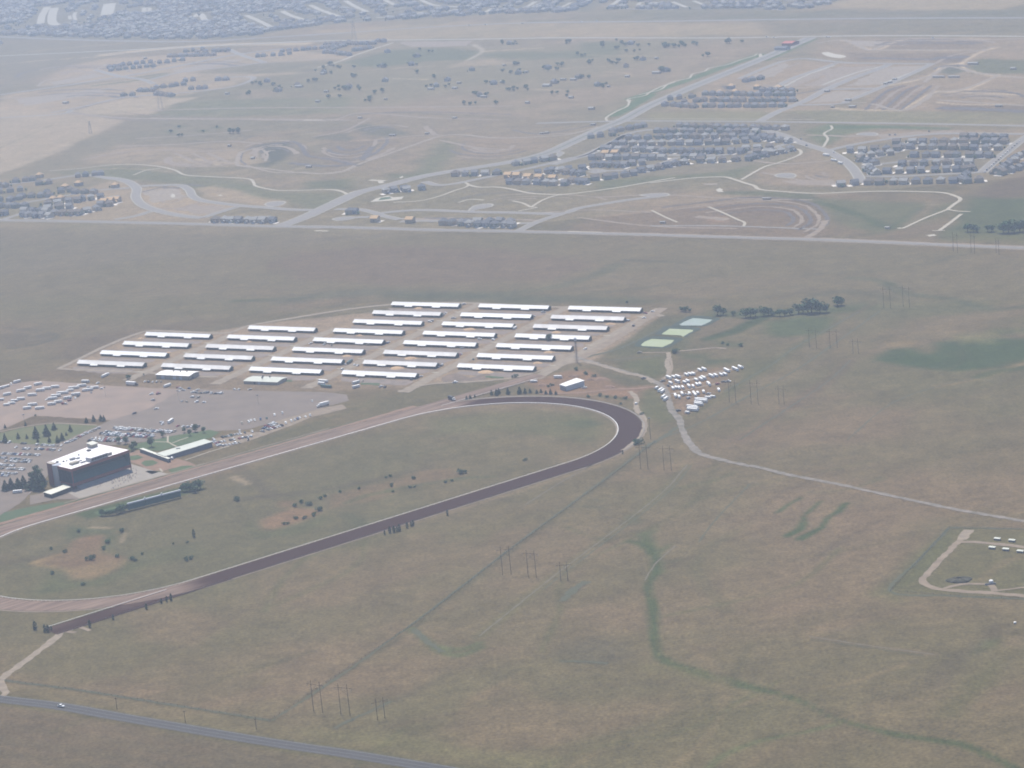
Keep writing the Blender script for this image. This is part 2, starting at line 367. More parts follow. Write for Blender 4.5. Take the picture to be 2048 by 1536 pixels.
soft('e', [(700, 230), (780, 250), (760, 330), (650, 420), (540, 450), (560, 350)], GREEN * 1.1, .7, 25, 40)
soft('e', [(790, 220), (1250, 210), (1350, 270), (1000, 350), (800, 330)], PINK, .5, 20, 40)
soft('e', [(0, 150), (280, 255), (200, 370), (0, 420)], BROWN, .5, 15, 40)
softline('e', [(300, 260), (215, 340)], DARK, 9, .6)
softline('e', [(0, 330), (180, 365), (190, 385), (0, 385)], DARK, 12, .5)
soft('e', [(350, 430), (560, 430), (540, 460), (380, 460)], GREEN, .7, 14, 20)
soft('d', [(900, 80), (1300, 110), (2048, 120), (2048, 160), (1600, 190), (1400, 230), (1100, 270), (700, 260), (480, 350), (300, 400), (140, 400), (420, 280), (740, 118)], (.155, .15, .105), .7, 20, 40, .3)
soft('d', [(880, 90), (1050, 20), (1400, 0), (2048, -20), (2048, 80), (1300, 100)], GREEN * 1.15, .55, 20, 40)
for cx, cy in ((1050, 155), (995, 185), (1190, 180), (1270, 160), (1060, 205)): softline('d', [(cx - 15, cy), (cx + 15, cy + 3)], GREEN, 16, .8)
soft('d', [(480, 350), (700, 270), (1100, 275), (1400, 290), (1380, 380), (1000, 400), (700, 375)], BARE * .9, .6, 20, 40, .4)
for k_ in range(5): softline('d', [(1050 + 50 * k_, 330 + 8 * k_), (1200 + 40 * k_, 385 - 4 * k_)], BROWN if k_ % 2 else PALE, 7, .5)
soft('d', [(1520, 260), (1700, 240), (1700, 330), (1560, 390), (1500, 330)], DARK, .9, 14, 25)
soft('d', [(1420, 320), (1500, 300), (1560, 360), (1430, 380)], BARE, .6, 12, 15)
softline('d', [(1530, 260), (1700, 245), (1790, 290), (1810, 330)], BROWN, 9, .7)
soft('d', [(1700, 280), (2048, 330), (2048, 380), (1700, 370)], BROWN, .5, 15, 30)
soft('d', [(1840, 220), (2048, 190), (2048, 240), (1900, 235)], DARK * 1.3, .6, 12, 25)
soft('d', [(300, 420), (700, 385), (900, 395), (1050, 440), (1450, 470), (1500, 520), (1150, 520), (800, 470), (400, 440)], GREEN * 1.1, .6, 18, 30)
soft('d', [(1800, 480), (2048, 460), (2048, 520), (1800, 520)], GREEN * .95, .75, 18, 25)
soft('d', [(1400, 500), (1700, 540), (2048, 540), (1950, 600), (1850, 640), (1600, 590), (1420, 560)], GREEN * 1.1, .6, 16, 25)
soft('d', [(640, 470), (790, 480), (820, 610), (1180, 700), (660, 710), (300, 700), (400, 560)], BARE * .9, .6, 15, 25)
soft('d', [(820, 520), (1060, 505), (1110, 570), (1400, 620), (1190, 680), (950, 650), (830, 600)], BARE, .8, 10, 15)
soft('d', [(1150, 520), (1250, 500), (1560, 580), (1680, 590), (1640, 625), (1250, 590)], BARE * .95, .7, 12, 20)
soft('d', [(960, 520), (1050, 515), (1030, 535)], (.16, .12, .12), .9, 6, 4)
for P_ in ([(0, 260), (300, 240), (620, 200), (900, 190)], [(150, 240), (420, 225), (760, 215)], [(420, 300), (560, 330), (700, 300), (850, 290)], [(560, 130), (640, 170), (650, 205)], [(820, 240), (1000, 260), (1300, 245)], [(100, 150), (170, 180), (330, 240), (560, 250)], [(900, 150), (1200, 160), (1500, 140)]): softline('e', P_, (.30, .235, .185) if P_[0][0] % 20 else (.14, .125, .10), 7, .5)
for P_ in ([(430, 420), (700, 400), (1000, 420)], [(760, 330), (1050, 320), (1330, 295)], [(560, 300), (900, 270), (1300, 290)], [(900, 200), (1300, 215), (1600, 205), (2000, 170)], [(1100, 240), (1350, 250), (1480, 210)], [(1750, 400), (1900, 380), (2048, 385)]): softline('d', P_, (.31, .25, .20) if P_[0][0] % 20 else (.12, .115, .09), 8, .5)
for P_ in ([(1300, 110), (1800, 118), (2300, 115)], [(0, 62), (400, 60), (1000, 40)]): softline('w', [(x * .9, y) for x, y in P_], STRAW, 14, .4)
# new estates beside the dual carriageway
soft('c', [(400, 420), (750, 330), (1500, 350), (1560, 355), (1200, 500), (960, 600), (650, 620), (300, 600), (100, 600)], PINK * 1.1, .8, 12, 20, .3)
soft('c', [(900, 240), (1050, 215), (2100, 200), (2100, 700), (1100, 600), (1300, 480), (1560, 350), (1100, 340), (900, 310)], PINK * 1.05, .8, 20, 40, .3)
soft('c', [(1380, 225), (1820, 220), (1800, 265), (1500, 275), (1280, 265)], BROWN, .6, 14, 20)
soft('c', [(1080, 290), (1700, 290), (1760, 320), (1600, 335), (1100, 335)], BROWN * 1.05, .8, 12, 20)
soft('c', [(1560, 310), (1740, 300), (1720, 345), (1580, 345)], (.135, .12, .11), .8, 12, 20)
soft('c', [(1570, 400), (1620, 365), (1700, 360), (1740, 390), (1650, 410)], DARK * 1.3, .9, 10, 12)
soft('c', [(1800, 320), (2100, 330), (2100, 410), (1780, 400), (1740, 370)], GREEN, .8, 15, 25)
soft('c', [(1200, 560), (1380, 470), (1530, 490), (1480, 560), (1380, 600), (1200, 600)], BROWN, .6, 12, 15)
for k_ in range(4): softline('c', [(1220 + 45 * k_, 570), (1290 + 50 * k_, 510), (1400 + 40 * k_, 470)], (.30, .22, .16) if k_ % 2 else (.15, .11, .09), 6, .6)
soft('c', [(1580, 560), (2100, 580), (2100, 640), (1600, 620)], BROWN * .95, .8, 12, 20)
for P_ in ([(1010, 220), (1090, 225), (1160, 260), (1260, 270), (1400, 215), (1820, 215)], [(1280, 275), (1700, 275)], [(1700, 350), (1800, 290), (1890, 260)], [(1700, 350), (1740, 385), (1860, 410), (2048, 425)],
           [(1380, 600), (1490, 540), (1560, 505), (1740, 490), (1910, 410)], [(1580, 560), (1700, 572), (1980, 572)], [(1290, 470), (1450, 440), (1560, 400), (1600, 360), (1700, 350)], [(1000, 590), (1080, 600), (1380, 605)], [(1560, 500), (2048, 520)], [(1720, 490), (1900, 500)]):
    softline('c', P_, PALE, 9, .75)
softline('c', [(-100, 540), (200, 440), (420, 360), (600, 300)], (.085, .15, .065), 26, .85, 10, 3)
softline('c', [(640, 330), (900, 215)], (.085, .15, .065), 14, .7, 8, 3)
softline('e', [(1690, 90), (1800, 30), (1900, -30)], (.085, .15, .065), 26, .9, 10, 3)
soft('c', [(700, 215), (900, 210), (820, 260), (720, 280)], GREEN, .5, 15, 20)
soft('f', [(0, 70), (640, 60), (620, 115), (0, 118)], (.185, .185, .10), .7, 12, 15)
soft('f', [(780, 60), (2100, 65), (2100, 135), (900, 120)], (.165, .175, .10), .75, 14, 20, .3)
soft('f', [(0, 120), (760, 125), (830, 160), (960, 260), (780, 290), (560, 360), (400, 400), (0, 420), (-260, 400), (-450, 260), (-200, 180)], YARD, .85, 15, 20)
soft('f', [(850, 165), (980, 130), (1300, 140), (1120, 180), (960, 250), (880, 210)], (.12, .15, .075), .9, 10, 12)
softline('f', [(1000, 150), (1300, 148), (1600, 160)], (.085, .135, .06), 26, .8, 12, 6)
soft('f', [(1080, 190), (1300, 160), (2100, 165), (2100, 205), (1300, 230), (980, 265)], PINK, .7, 12, 20)
soft('f', [(1090, 270), (1400, 210), (2000, 205), (1980, 260), (1780, 430), (1720, 465), (1180, 470), (1160, 380), (1100, 320)], YARD * .95, .9, 12, 15)
soft('f', [(980, 250), (940, 290), (1060, 370), (1120, 450), (1020, 480), (620, 470), (560, 400), (760, 330), (850, 290)], PINK, .75, 14, 25, .3)
soft('f', [(-280, 440), (0, 420), (380, 395), (560, 360), (500, 425), (380, 420), (0, 450), (-280, 500)], GREEN * 1.05, .7, 12, 15)
soft('f', [(520, 450), (620, 465), (1100, 480), (1700, 470), (1640, 510), (1000, 505), (640, 490)], OLIVE * .9, .7, 10, 15)
soft('f', [(380, 500), (600, 495), (900, 515), (880, 545), (600, 525), (400, 520)], GREEN * .9, .8, 12, 20)
soft('f', [(0, 590), (250, 570), (560, 530), (860, 560), (960, 640), (1000, 720), (850, 760), (0, 735), (-500, 720), (-300, 640)], PINK * .98, .75, 15, 30, .3)
for k_ in range(5): softline('f', [(330 + 70 * k_, 560 + 3 * k_), (560 + 60 * k_, 640 - 4 * k_), (900 + 10 * k_, 700 - 14 * k_)], (.15, .115, .09), 7, .4)
softline('f', [(0, 585), (250, 568), (560, 535), (850, 560), (940, 620)], (.14, .115, .09), 8, .5)
soft('f', [(310, 640), (400, 640), (420, 670), (320, 670)], (.36, .25, .18), .7, 10, 10)
soft('f', [(880, 540), (1480, 560), (1700, 560), (1640, 610), (1370, 700), (1200, 740), (1000, 640)], GREEN * 1.15, .65, 15, 30, .3)
softline('f', [(920, 560), (1060, 600), (1200, 650), (1320, 700), (1500, 580)], (.08, .115, .055), 14, .6)
soft('f', [(1520, 550), (1620, 560), (1420, 690), (1380, 690)], BARE * .9, .6, 12, 12)
soft('f', [(1740, 540), (1900, 450), (2100, 380), (2100, 520), (1900, 560)], (.155, .13, .10), .8, 14, 25)
soft('f', [(1760, 530), (2100, 540), (2100, 770), (1600, 760), (1700, 640)], (.085, .12, .06), .75, 14, 30)
soft('f', [(1660, 720), (2100, 735), (2100, 790), (1600, 775)], (.16, .165, .085), .6, 14, 20)
softline('f', [(900, 765), (1300, 783), (1700, 798), (2100, 815)], PALE, 16, .6, 8, 4)
COV[Y > 3450] *= np.array([1.42, 1.40, 1.38])                                     # barer soils past the section road, with far haze brightness put into their colour
# the wide pasture behind the barns
soft('w', [(-60, 455), (1000, 470), (1650, 482), (2100, 505), (2100, 600), (1500, 600), (900, 575), (-60, 610)], (.190, .172, .122), .7, 40, 60, .2)
soft('w', [(540, 530), (600, 505), (760, 490), (1000, 500), (1210, 530), (1100, 560), (800, 570), (600, 560)], (.185, .15, .12), .7, 20, 40)
softline('w', [(540, 535), (560, 520), (720, 505), (900, 510), (1020, 520)], BROWN, 12, .5); softline('w', [(540, 535), (560, 548), (640, 550)], BROWN, 10, .5)
softline('w', [(1250, 520), (1370, 525)], DARK, 10, .5)
softline('w', [(1230, 530), (1180, 555), (1080, 580), (960, 590)], (.12, .135, .09), 22, .55)
soft('w', [(0, 600), (300, 590), (560, 598), (520, 625), (240, 640), (0, 650)], OLIVE * 1.05, .6, 25, 40)
softline('w', [(470, 602), (600, 598)], GREEN * .9, 14, .6); softline('w', [(570, 602), (720, 585), (900, 590), (1100, 600)], (.12, .13, .095), 40, .6, 30)
soft('w', [(780, 585), (1300, 595), (1400, 600), (1300, 610), (1000, 602), (780, 600)], (.11, .125, .085), .7, 20, 30)
soft('w', [(0, 660), (60, 655), (120, 668), (80, 690), (0, 700)], (.15, .135, .105), .6, 8, 10); softline('w', [(0, 655), (70, 660), (118, 672), (70, 690), (0, 700)], DARK, 5, .5)
soft('w', [(100, 690), (280, 650), (420, 640), (480, 650), (300, 670), (140, 735)], (.15, .125, .10), .5, 20, 30)
softline('w', [(560, 640), (700, 612), (760, 606)], STRAW, 6, .4); softline('w', [(150, 640), (330, 628), (450, 620)], OLIVE, 20, .4)
# ponds, ditch and marsh
soft('n', [(290, 200), (800, 200), (1060, 245), (850, 370), (560, 500), (350, 510), (0, 560), (-260, 480), (100, 330)], (.125, .135, .085), .8, 14, 20)
soft('n', [(700, 230), (930, 215), (1060, 245), (800, 375), (560, 470)], (.19, .165, .12), .8, 8, 10)
softline('n', [(1200, 210), (1060, 280), (930, 340), (720, 400)], MARSH * .85, 18, .9, 10, 8)
soft('n', [(740, 400), (900, 420), (1010, 440), (990, 470), (800, 460)], MARSH, .7, 12, 14)
soft('n', [(1190, 260), (1500, 200), (1790, 220), (1760, 290), (1600, 360), (1300, 380), (1230, 340)], MARSH * 1.1, .85, 12, 18)
softline('n', [(780, 190), (1100, 200), (1400, 185), (1700, 170), (2000, 140)], MARSH, 30, .7, 20)
soft('n', [(500, 520), (730, 520), (700, 560), (520, 560)], MARSH, .7, 10, 14); soft('n', [(670, 570), (940, 560), (920, 590), (700, 615)], MARSH, .75, 10, 14)
soft('n', [(0, 585), (380, 530), (400, 690), (240, 720), (0, 640)], (.12, .14, .075), .8, 12, 12)
soft('n', [(400, 690), (1010, 610), (1000, 700), (840, 850), (560, 1030), (430, 1010), (330, 760)], (.27, .205, .165), .7, 10, 12)
soft('n', [(900, 600), (1330, 540), (1300, 660), (1000, 760), (800, 880)], (.135, .145, .08), .6, 16, 25)
softline('n', [(560, 1050), (900, 820), (1250, 600), (1500, 430), (1800, 260), (2000, 130)], (.12, .135, .08), 10, .6, 10)
soft('v', [(1100, 760), (1200, 690), (1350, 680), (1450, 715), (1500, 650), (1700, 630), (2048, 620), (2150, 640), (2150, 750), (1900, 800), (1600, 830), (1350, 800)], (.075, .112, .058), .9, 10, 22, .25)
soft('v', [(1850, 560), (2150, 540), (2150, 590), (1850, 600)], GREEN, .6, 12, 20); softline('v', [(1500, 925), (1780, 870), (2100, 760)], STRAW, 9, .5); softline('v', [(1770, 865), (1900, 825), (2150, 800)], MARSH, 14, .7)
soft('v', [(1170, 650), (1340, 640), (1330, 670), (1190, 670)], STRAW, .7, 10, 12); soft('v', [(1610, 600), (1860, 590), (1840, 650), (1640, 660)], (.22, .22, .13), .5, 10, 16)
softline('v', [(1190, 280), (1300, 340), (1600, 375), (1850, 440), (2100, 410)], (.10, .12, .08), 16, .6); softline('v', [(730, 350), (850, 330), (1000, 330), (1200, 370)], (.115, .12, .085), 22, .6)
soft('v', [(940, 400), (1800, 380), (1850, 460), (1500, 480), (900, 500)], (.135, .15, .095), .5, 25, 40); softline('v', [(950, 240), (1100, 250), (1200, 280)], (.11, .13, .085), 14, .6)
softline('v', [(850, 535), (1000, 455), (1100, 400)], BROWN, 9, .5)
softline('v', [(250, 1264), (500, 1100), (800, 900), (950, 760)], (.17, .135, .11), 14, .4)
# in front of the track
softline('q', [(1420, 0), (1250, 120), (980, 340), (650, 580), (400, 770), (0, 1080)], (.115, .12, .085), 6, .6, 5, 3)
softline('t', [(850, 0), (660, 170), (300, 400), (0, 590)], (.115, .12, .085), 5, .55, 5, 3)
softline('q', [(1620, 170), (1480, 330), (1250, 520), (800, 860), (620, 1000), (200, 1340)], (.15, .16, .09), 9, .45, 8, 5)
softline('q', [(2048, 560), (1700, 800), (1720, 960), (1900, 1170)], (.135, .14, .09), 10, .35)
soft('q', [(1280, 640), (1420, 610), (1360, 650), (1440, 780), (1460, 900), (1390, 930), (1380, 760), (1310, 710)], MARSH * 1.1, .8, 5, 8)
softline('q', [(1220, 690), (1330, 720), (1400, 800), (1400, 900), (1350, 1000), (1370, 1100), (1390, 1365)], MARSH * 1.05, 8, .85, 5, 9)
soft('q', [(1200, 520), (1260, 510), (1310, 560), (1250, 580)], (.12, .14, .085), .6, 6, 8)
soft('q', [(770, 1100), (830, 1030), (930, 960), (930, 1000), (800, 1090)], (.115, .105, .09), .7, 4, 5)
softline('q', [(790, 590), (900, 640), (1060, 680)], (.12, .14, .08), 5, .6); softline('q', [(910, 450), (1040, 465)], (.12, .13, .09), 8, .5); softline('q', [(950, 410), (1030, 412)], (.12, .13, .09), 8, .5)
softline('q', [(1440, 760), (1500, 715)], MARSH * 1.2, 5, .6); softline('q', [(1400, 850), (1590, 815)], (.12, .135, .085), 6, .6)
softline('u', [(20, 0), (28, 130), (40, 300), (180, 370), (380, 430), (560, 480), (760, 530), (900, 590), (1020, 650), (1200, 700), (1400, 745), (1700, 790), (1850, 850), (2000, 920)], MARSH * 1.05, 7, .85, 5, 8)
softline('u', [(1020, 680), (860, 720), (600, 770), (400, 850), (330, 915)], MARSH * 1.4, 6, .6, 6, 6)
softline('u', [(1900, 150), (1800, 260), (1650, 340), (1550, 460)], (.12, .11, .09), 16, .4); soft('u', [(1820, 220), (1920, 210), (1900, 260), (1760, 300)], MARSH * 1.2, .6, 8, 12)
soft('u', [(1560, 640), (1700, 500), (1880, 330), (1960, 310), (1860, 460), (1700, 640)], (.12, .135, .07), .5, 14, 18)
soft('u', [(900, 560), (1000, 600), (1030, 650), (940, 630)], (.13, .11, .09), .5, 6, 8); soft('u', [(1940, 200), (2048, 200), (2048, 250), (1930, 260)], BARE, .4, 8, 12)
softline('u', [(870, 200), (1200, 250), (1560, 300)], PINK, 5, .4); softline('u', [(0, 370), (200, 395), (400, 460)], (.19, .19, .11), 14, .4)
softline('t', [(650, 170), (760, 250), (830, 300), (930, 325), (1060, 275)], MARSH * 1.3, 6, .6); softline('t', [(800, 275), (940, 290), (1050, 250)], MARSH * 1.4, 5, .6); softline('t', [(1520, 358), (1640, 360), (1800, 372)], DARK, 5, .6)
soft('t', [(1540, 240), (1800, 210), (1940, 300), (1900, 370), (1640, 360), (1500, 330)], (.14, .135, .105), .6, 10, 15)
softline('t', [(870, 440), (700, 530), (540, 590), (200, 750)], (.135, .13, .095), 6, .45)
soft('t', [(0, 740), (500, 790), (1000, 870), (1500, 930), (1500, 1000), (900, 930), (300, 830), (0, 800)], (.20, .20, .12), .5, 8, 10)
for yy, ww in ((-22, 8), (26, 9)): softline('s', [(-200, 310 + yy), (0, 345 + yy), (350, 390 + yy), (700, 450 + yy), (1050, 510 + yy), (1400, 570 + yy), (1750, 625 + yy), (2048, 668 + yy), (2600, 760 + yy), (3100, 850 + yy)], (.115, .13, .075), ww, .55, 6, 3)
soft('s', [(-200, 370), (700, 480), (1400, 610), (2200, 720), (3000, 860), (3000, 1200), (-200, 1200)], (.150, .135, .104), .75, 14, 14, .2)
for k_ in range(4): softline('s', [(-100, 440 + 85 * k_), (600, 540 + 85 * k_), (1200, 650 + 85 * k_)], (.19, .155, .115), 9, .3)
soft('s', [(0, 250), (600, 320), (1500, 440), (1550, 460), (1800, 540), (2048, 610), (1400, 545), (700, 425), (0, 310)], (.185, .175, .115), .5, 8, 8)
softline('s', [(0, 235), (500, 300), (1000, 380), (1580, 472)], (.115, .115, .085), 3.5, .7, 4, 2)
soft('o', [(0, 900), (1200, 830), (1500, 1000), (1100, 1340), (300, 1400), (0, 1300)], OLIVE * 1.03, .55, 20, 30)
soft('o', [(950, 850), (1400, 830), (1700, 950), (1500, 1120), (1100, 1070)], PINK, .45, 14, 20); soft('p', [(300, 900), (1600, 640), (1900, 700), (1300, 1000), (500, 1092)], PINK * .98, .4, 20, 30)
soft('r', [(0, 380), (1100, 560), (1300, 800), (900, 1200), (300, 1300), (0, 1200)], PINK * 1.0, .45, 30, 40); soft('r', [(900, 1150), (1300, 800), (1500, 640), (1560, 690), (1300, 1000), (1100, 1200)], (.135, .145, .085), .7, 10, 16)
soft('r', [(1490, 650), (2200, 665), (2200, 1180), (1050, 1140)], (.135, .15, .085), .6, 8, 10, .2)
for P_ in ([(385, 430), (290, 480), (205, 542)], [(525, 458), (470, 510), (405, 565), (388, 660), (275, 715)], [(715, 472), (660, 535), (580, 578), (535, 655), (380, 738)]): softline('r', P_, (.075, .118, .058), 5.5, .85, 3.5, 6, False)
softline('r', [(860, 660), (700, 750), (470, 900)], (.135, .12, .095), 6, .5)
tr_ = random.Random(12)
for k_ in range(46):                                     # cattle paths, old wheel ruts and seep lines
    x0, y0 = tr_.uniform(-350, 520), tr_.uniform(1480, 2500); a_ = tr_.choice((.75, .9, .62, .15, 1.2)) + tr_.uniform(-.12, .12); L_ = tr_.uniform(60, 330); pts_ = [(x0 + L_ * f * math.cos(a_ + .25 * math.sin(3 * f + k_)), y0 + L_ * f * math.sin(a_ + .25 * math.sin(3 * f + k_))) for f in (0, .3, .6, 1)]
    gsave = plan; plan = lambda sh, pp, z=0: pp
    softline(None, pts_, tr_.choice(((.125, .125, .08), (.15, .13, .095), (.235, .20, .14), (.12, .14, .075))), tr_.uniform(3, 7), tr_.uniform(.25, .5), 5, 5); plan = gsave
for k_ in range(26):
    x0, y0 = tr_.uniform(-700, 900), tr_.uniform(2700, 3400); L_ = tr_.uniform(80, 400); a_ = tr_.uniform(-.5, .5); pts_ = [(x0 + L_ * f * math.cos(a_ + .3 * math.sin(3 * f + k_)), y0 + L_ * f * math.sin(a_ + .3 * math.sin(3 * f + k_))) for f in (0, .3, .6, 1)]
    gsave = plan; plan = lambda sh, pp, z=0: pp
    softline(None, pts_, tr_.choice(((.12, .125, .085), (.15, .13, .10), (.22, .19, .14))), tr_.uniform(5, 14), tr_.uniform(.25, .45), 8, 8); plan = gsave
# infield
soft('l', [(0, 960), (700, 770), (1300, 620), (2048, 400), (2700, 250), (2900, 300), (2900, 1000), (900, 1700), (-600, 1800), (-800, 1300)], (.150, .150, .100), .55, 15, 20)
soft('m', [(1100, 680), (1300, 640), (1430, 680), (1380, 720), (1200, 720)], (.10, .125, .085), .6, 8, 14); soft('m', [(0, 640), (800, 560), (1350, 600), (1450, 760), (1300, 850), (600, 740), (0, 780)], GREEN * 1.25, .4, 16, 25)
soft('o', [(560, 300), (700, 260), (830, 265), (800, 400), (960, 440), (900, 520), (700, 630), (560, 600), (520, 520), (250, 490), (270, 460), (480, 400), (530, 370)], (.235, .17, .125), .75, 7, 12, .3)
soft('o', [(560, 530), (860, 470), (960, 470), (800, 580), (660, 625), (570, 600)], STRAW, .55, 8, 9); softline('o', [(250, 485), (300, 465), (520, 400)], STRAW, 5, .7); softline('o', [(260, 490), (480, 525), (560, 560)], STRAW, 5, .6)
softline('o', [(700, 210), (840, 215)], PALE, 4, .8); softline('o', [(980, 250), (930, 330), (870, 375)], PALE * .85, 3, .6)
soft('o', [(540, 200), (660, 220), (880, 230), (820, 260), (620, 280), (520, 330)], (.10, .13, .08), .6, 6, 10); soft('o', [(820, 260), (880, 270), (840, 370), (790, 400)], (.09, .13, .075), .7, 6, 8)
soft('o', [(400, 560), (560, 620), (900, 560), (1000, 480), (1100, 500), (800, 660), (300, 720)], (.11, .135, .075), .55, 10, 14)
soft('o', [(1000, 400), (1500, 330), (1540, 420), (1200, 490), (1050, 470)], (.12, .135, .085), .5, 12, 16); softline('o', [(0, 490), (300, 440), (500, 390)], (.13, .115, .09), 12, .4)
soft('p', [(420, 560), (560, 490), (650, 460), (780, 470), (820, 500), (700, 550), (480, 620), (420, 600)], (.265, .185, .135), .7, 7, 9, .2); soft('p', [(560, 420), (640, 420), (640, 460), (560, 455)], (.25, .18, .13), .6, 7, 9)
soft('p', [(850, 380), (1300, 290), (1500, 210), (1700, 200), (1760, 240), (1640, 290), (1400, 320), (1200, 400), (880, 470)], (.225, .17, .125), .55, 9, 12, .3)
softline('p', [(250, 410), (480, 380), (700, 370), (1000, 310), (1300, 250), (1600, 175)], (.115, .105, .085), 9, .45); softline('p', [(250, 190), (400, 300), (480, 380)], (.125, .115, .095), 14, .4)
softline('p', [(1000, 510), (1080, 560), (1110, 590)], (.11, .125, .08), 12, .5); softline('p', [(1000, 430), (1130, 380), (1280, 350)], (.11, .145, .08), 7, .5); softline('p', [(1300, 340), (1760, 265), (2000, 250)], (.10, .13, .08), 7, .5)
soft('p', [(350, 560), (420, 620), (700, 580), (820, 510), (900, 530), (700, 640), (400, 680), (300, 620)], (.115, .135, .08), .5, 8, 12)
softline('p', [(250, 250), (330, 300)], PALE * .9, 5, .5); softline('l', [(1180, 690), (1300, 750)], PALE * .85, 6, .5)
softline('p', [(60, 985), (1000, 700), (1700, 500), (2048, 390)], (.21, .185, .14), 6, .6, 4, 2)
softline('q', [(0, 495), (480, 345), (1000, 180), (1200, 90), (1290, 0)], (.24, .205, .155), 7, .6, 4, 3)
# stables, car parks, paddock
soft('g', [(60, 540), (650, 285), (1100, 290), (1370, 240), (2800, 90), (4180, 170), (3600, 560), (3300, 620), (2500, 640), (640, 580)], (.33, .278, .235), .9, 6, 8)
soft('h', [(-2400, 1000), (-600, 870), (0, 900), (1200, 900), (1300, 950), (1000, 1020), (0, 1040), (-1500, 1060)], (.27, .225, .19), .65, 8, 12, .2)
soft('j', [(0, 250), (400, 90), (1000, 60), (2048, 160), (2048, 60), (900, -60), (0, 90)], (.16, .135, .105), .5, 12, 16)
soft('j', [(0, 600), (340, 440), (1080, 490), (960, 540), (500, 520), (200, 560)], (.16, .135, .105), .9, 5, 5)
soft('m', [(0, 360), (700, 310), (1080, 210), (1230, 185), (1840, 370), (1500, 410), (1000, 450), (560, 450), (300, 490), (0, 540), (-500, 680), (-500, 520)], (.15, .145, .095), .7, 8, 10)
soft('m', [(780, 350), (1100, 260), (1300, 240), (1600, 330), (1850, 380), (1700, 500), (1400, 460), (950, 440)], (.29, .20, .155), .75, 8, 12, .25)
soft('m', [(1330, 250), (1600, 300), (1840, 365), (1620, 385), (1400, 300)], (.10, .115, .075), .7, 7, 8)
soft('m', [(1700, 420), (1850, 380), (1960, 530), (2048, 640), (1900, 700), (1740, 600)], (.13, .145, .08), .7, 8, 10); softline('m', [(1380, 455), (1500, 470), (1650, 490)], MARSH, 7, .7)
soft('l', [(250, 480), (420, 380), (960, 260), (1100, 280), (980, 360), (500, 460), (380, 500), (300, 520)], (.10, .135, .065), .5, 6, 8)
softline('l', [(1050, 560), (1500, 440), (2048, 290)], (.115, .14, .08), 9, .5, 6, 3); soft('l', [(1340, 350), (1640, 270), (2048, 150), (2048, 260), (1500, 420)], (.14, .14, .09), .7, 6, 6)
soft('l', [(-250, 1010), (0, 955), (700, 780), (900, 740), (920, 800), (300, 960), (-100, 1060)], (.075, .115, .055), .8, 5, 5)

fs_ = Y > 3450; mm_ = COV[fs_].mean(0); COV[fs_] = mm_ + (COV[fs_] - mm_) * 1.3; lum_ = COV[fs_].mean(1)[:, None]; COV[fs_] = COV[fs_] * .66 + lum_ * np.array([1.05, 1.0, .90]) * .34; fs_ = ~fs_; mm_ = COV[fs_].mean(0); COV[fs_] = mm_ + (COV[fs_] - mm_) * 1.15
nx, ny = len(gx), len(gy)
me = bpy.data.meshes.new('ground')
me.vertices.add(nx * ny); me.vertices.foreach_set('co', np.c_[X, Y, np.zeros_like(X)].ravel().astype(np.float32))
I, J = np.meshgrid(np.arange(nx - 1), np.arange(ny - 1)); q0 = (J * nx + I).ravel()
quads = np.c_[q0, q0 + 1, q0 + nx + 1, q0 + nx].astype(np.int32)
me.loops.add(quads.size); me.loops.foreach_set('vertex_index', quads.ravel())
me.polygons.add(len(quads)); me.polygons.foreach_set('loop_start', np.arange(0, quads.size, 4, dtype=np.int32)); me.polygons.foreach_set('loop_total', np.full(len(quads), 4, dtype=np.int32))
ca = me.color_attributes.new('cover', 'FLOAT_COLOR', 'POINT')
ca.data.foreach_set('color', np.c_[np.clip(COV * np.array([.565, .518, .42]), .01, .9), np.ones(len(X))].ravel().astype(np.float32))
me.update(); me.validate()
gm = bpy.data.materials.new('prairie'); gm.use_nodes = True; nt = gm.node_tree; N_ = nt.nodes.new; LK = nt.links.new
bs = nt.nodes['Principled BSDF']; bs.inputs['Roughness'].default_value = 1; bs.inputs['Specular IOR Level'].default_value = .05
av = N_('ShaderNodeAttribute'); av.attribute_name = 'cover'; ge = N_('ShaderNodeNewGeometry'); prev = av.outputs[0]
for sc_, lo, hi, tint in ((.40, .70, 1.30, (1.04, 1.0, .93)), (.11, .84, 1.16, (1.03, 1.0, .95)), (.03, .88, 1.12, (1.03, .99, .97))):
    nz = N_('ShaderNodeTexNoise'); nz.inputs['Scale'].default_value = sc_; nz.inputs['Detail'].default_value = 4; LK(ge.outputs['Position'], nz.inputs['Vector'])
    mr = N_('ShaderNodeMapRange'); mr.inputs[1].default_value = .3; mr.inputs[2].default_value = .7; mr.inputs[3].default_value = lo; mr.inputs[4].default_value = hi; LK(nz.outputs[0], mr.inputs[0])
    cm = N_('ShaderNodeVectorMath'); cm.operation = 'SCALE'; LK(prev, cm.inputs[0]); LK(mr.outputs[0], cm.inputs['Scale'])
    mi = N_('ShaderNodeMix'); mi.data_type = 'VECTOR'; mi.factor_mode = 'UNIFORM'
    tv = N_('ShaderNodeVectorMath'); tv.operation = 'MULTIPLY'; tv.inputs[1].default_value = tint; LK(cm.outputs[0], tv.inputs[0])
    LK(nz.outputs[0], mi.inputs[0]); LK(cm.outputs[0], mi.inputs[4]); LK(tv.outputs[0], mi.inputs[5]); prev = mi.outputs[1]
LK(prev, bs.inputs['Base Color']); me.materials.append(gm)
ground = tag(link('ground', me), kind='structure')

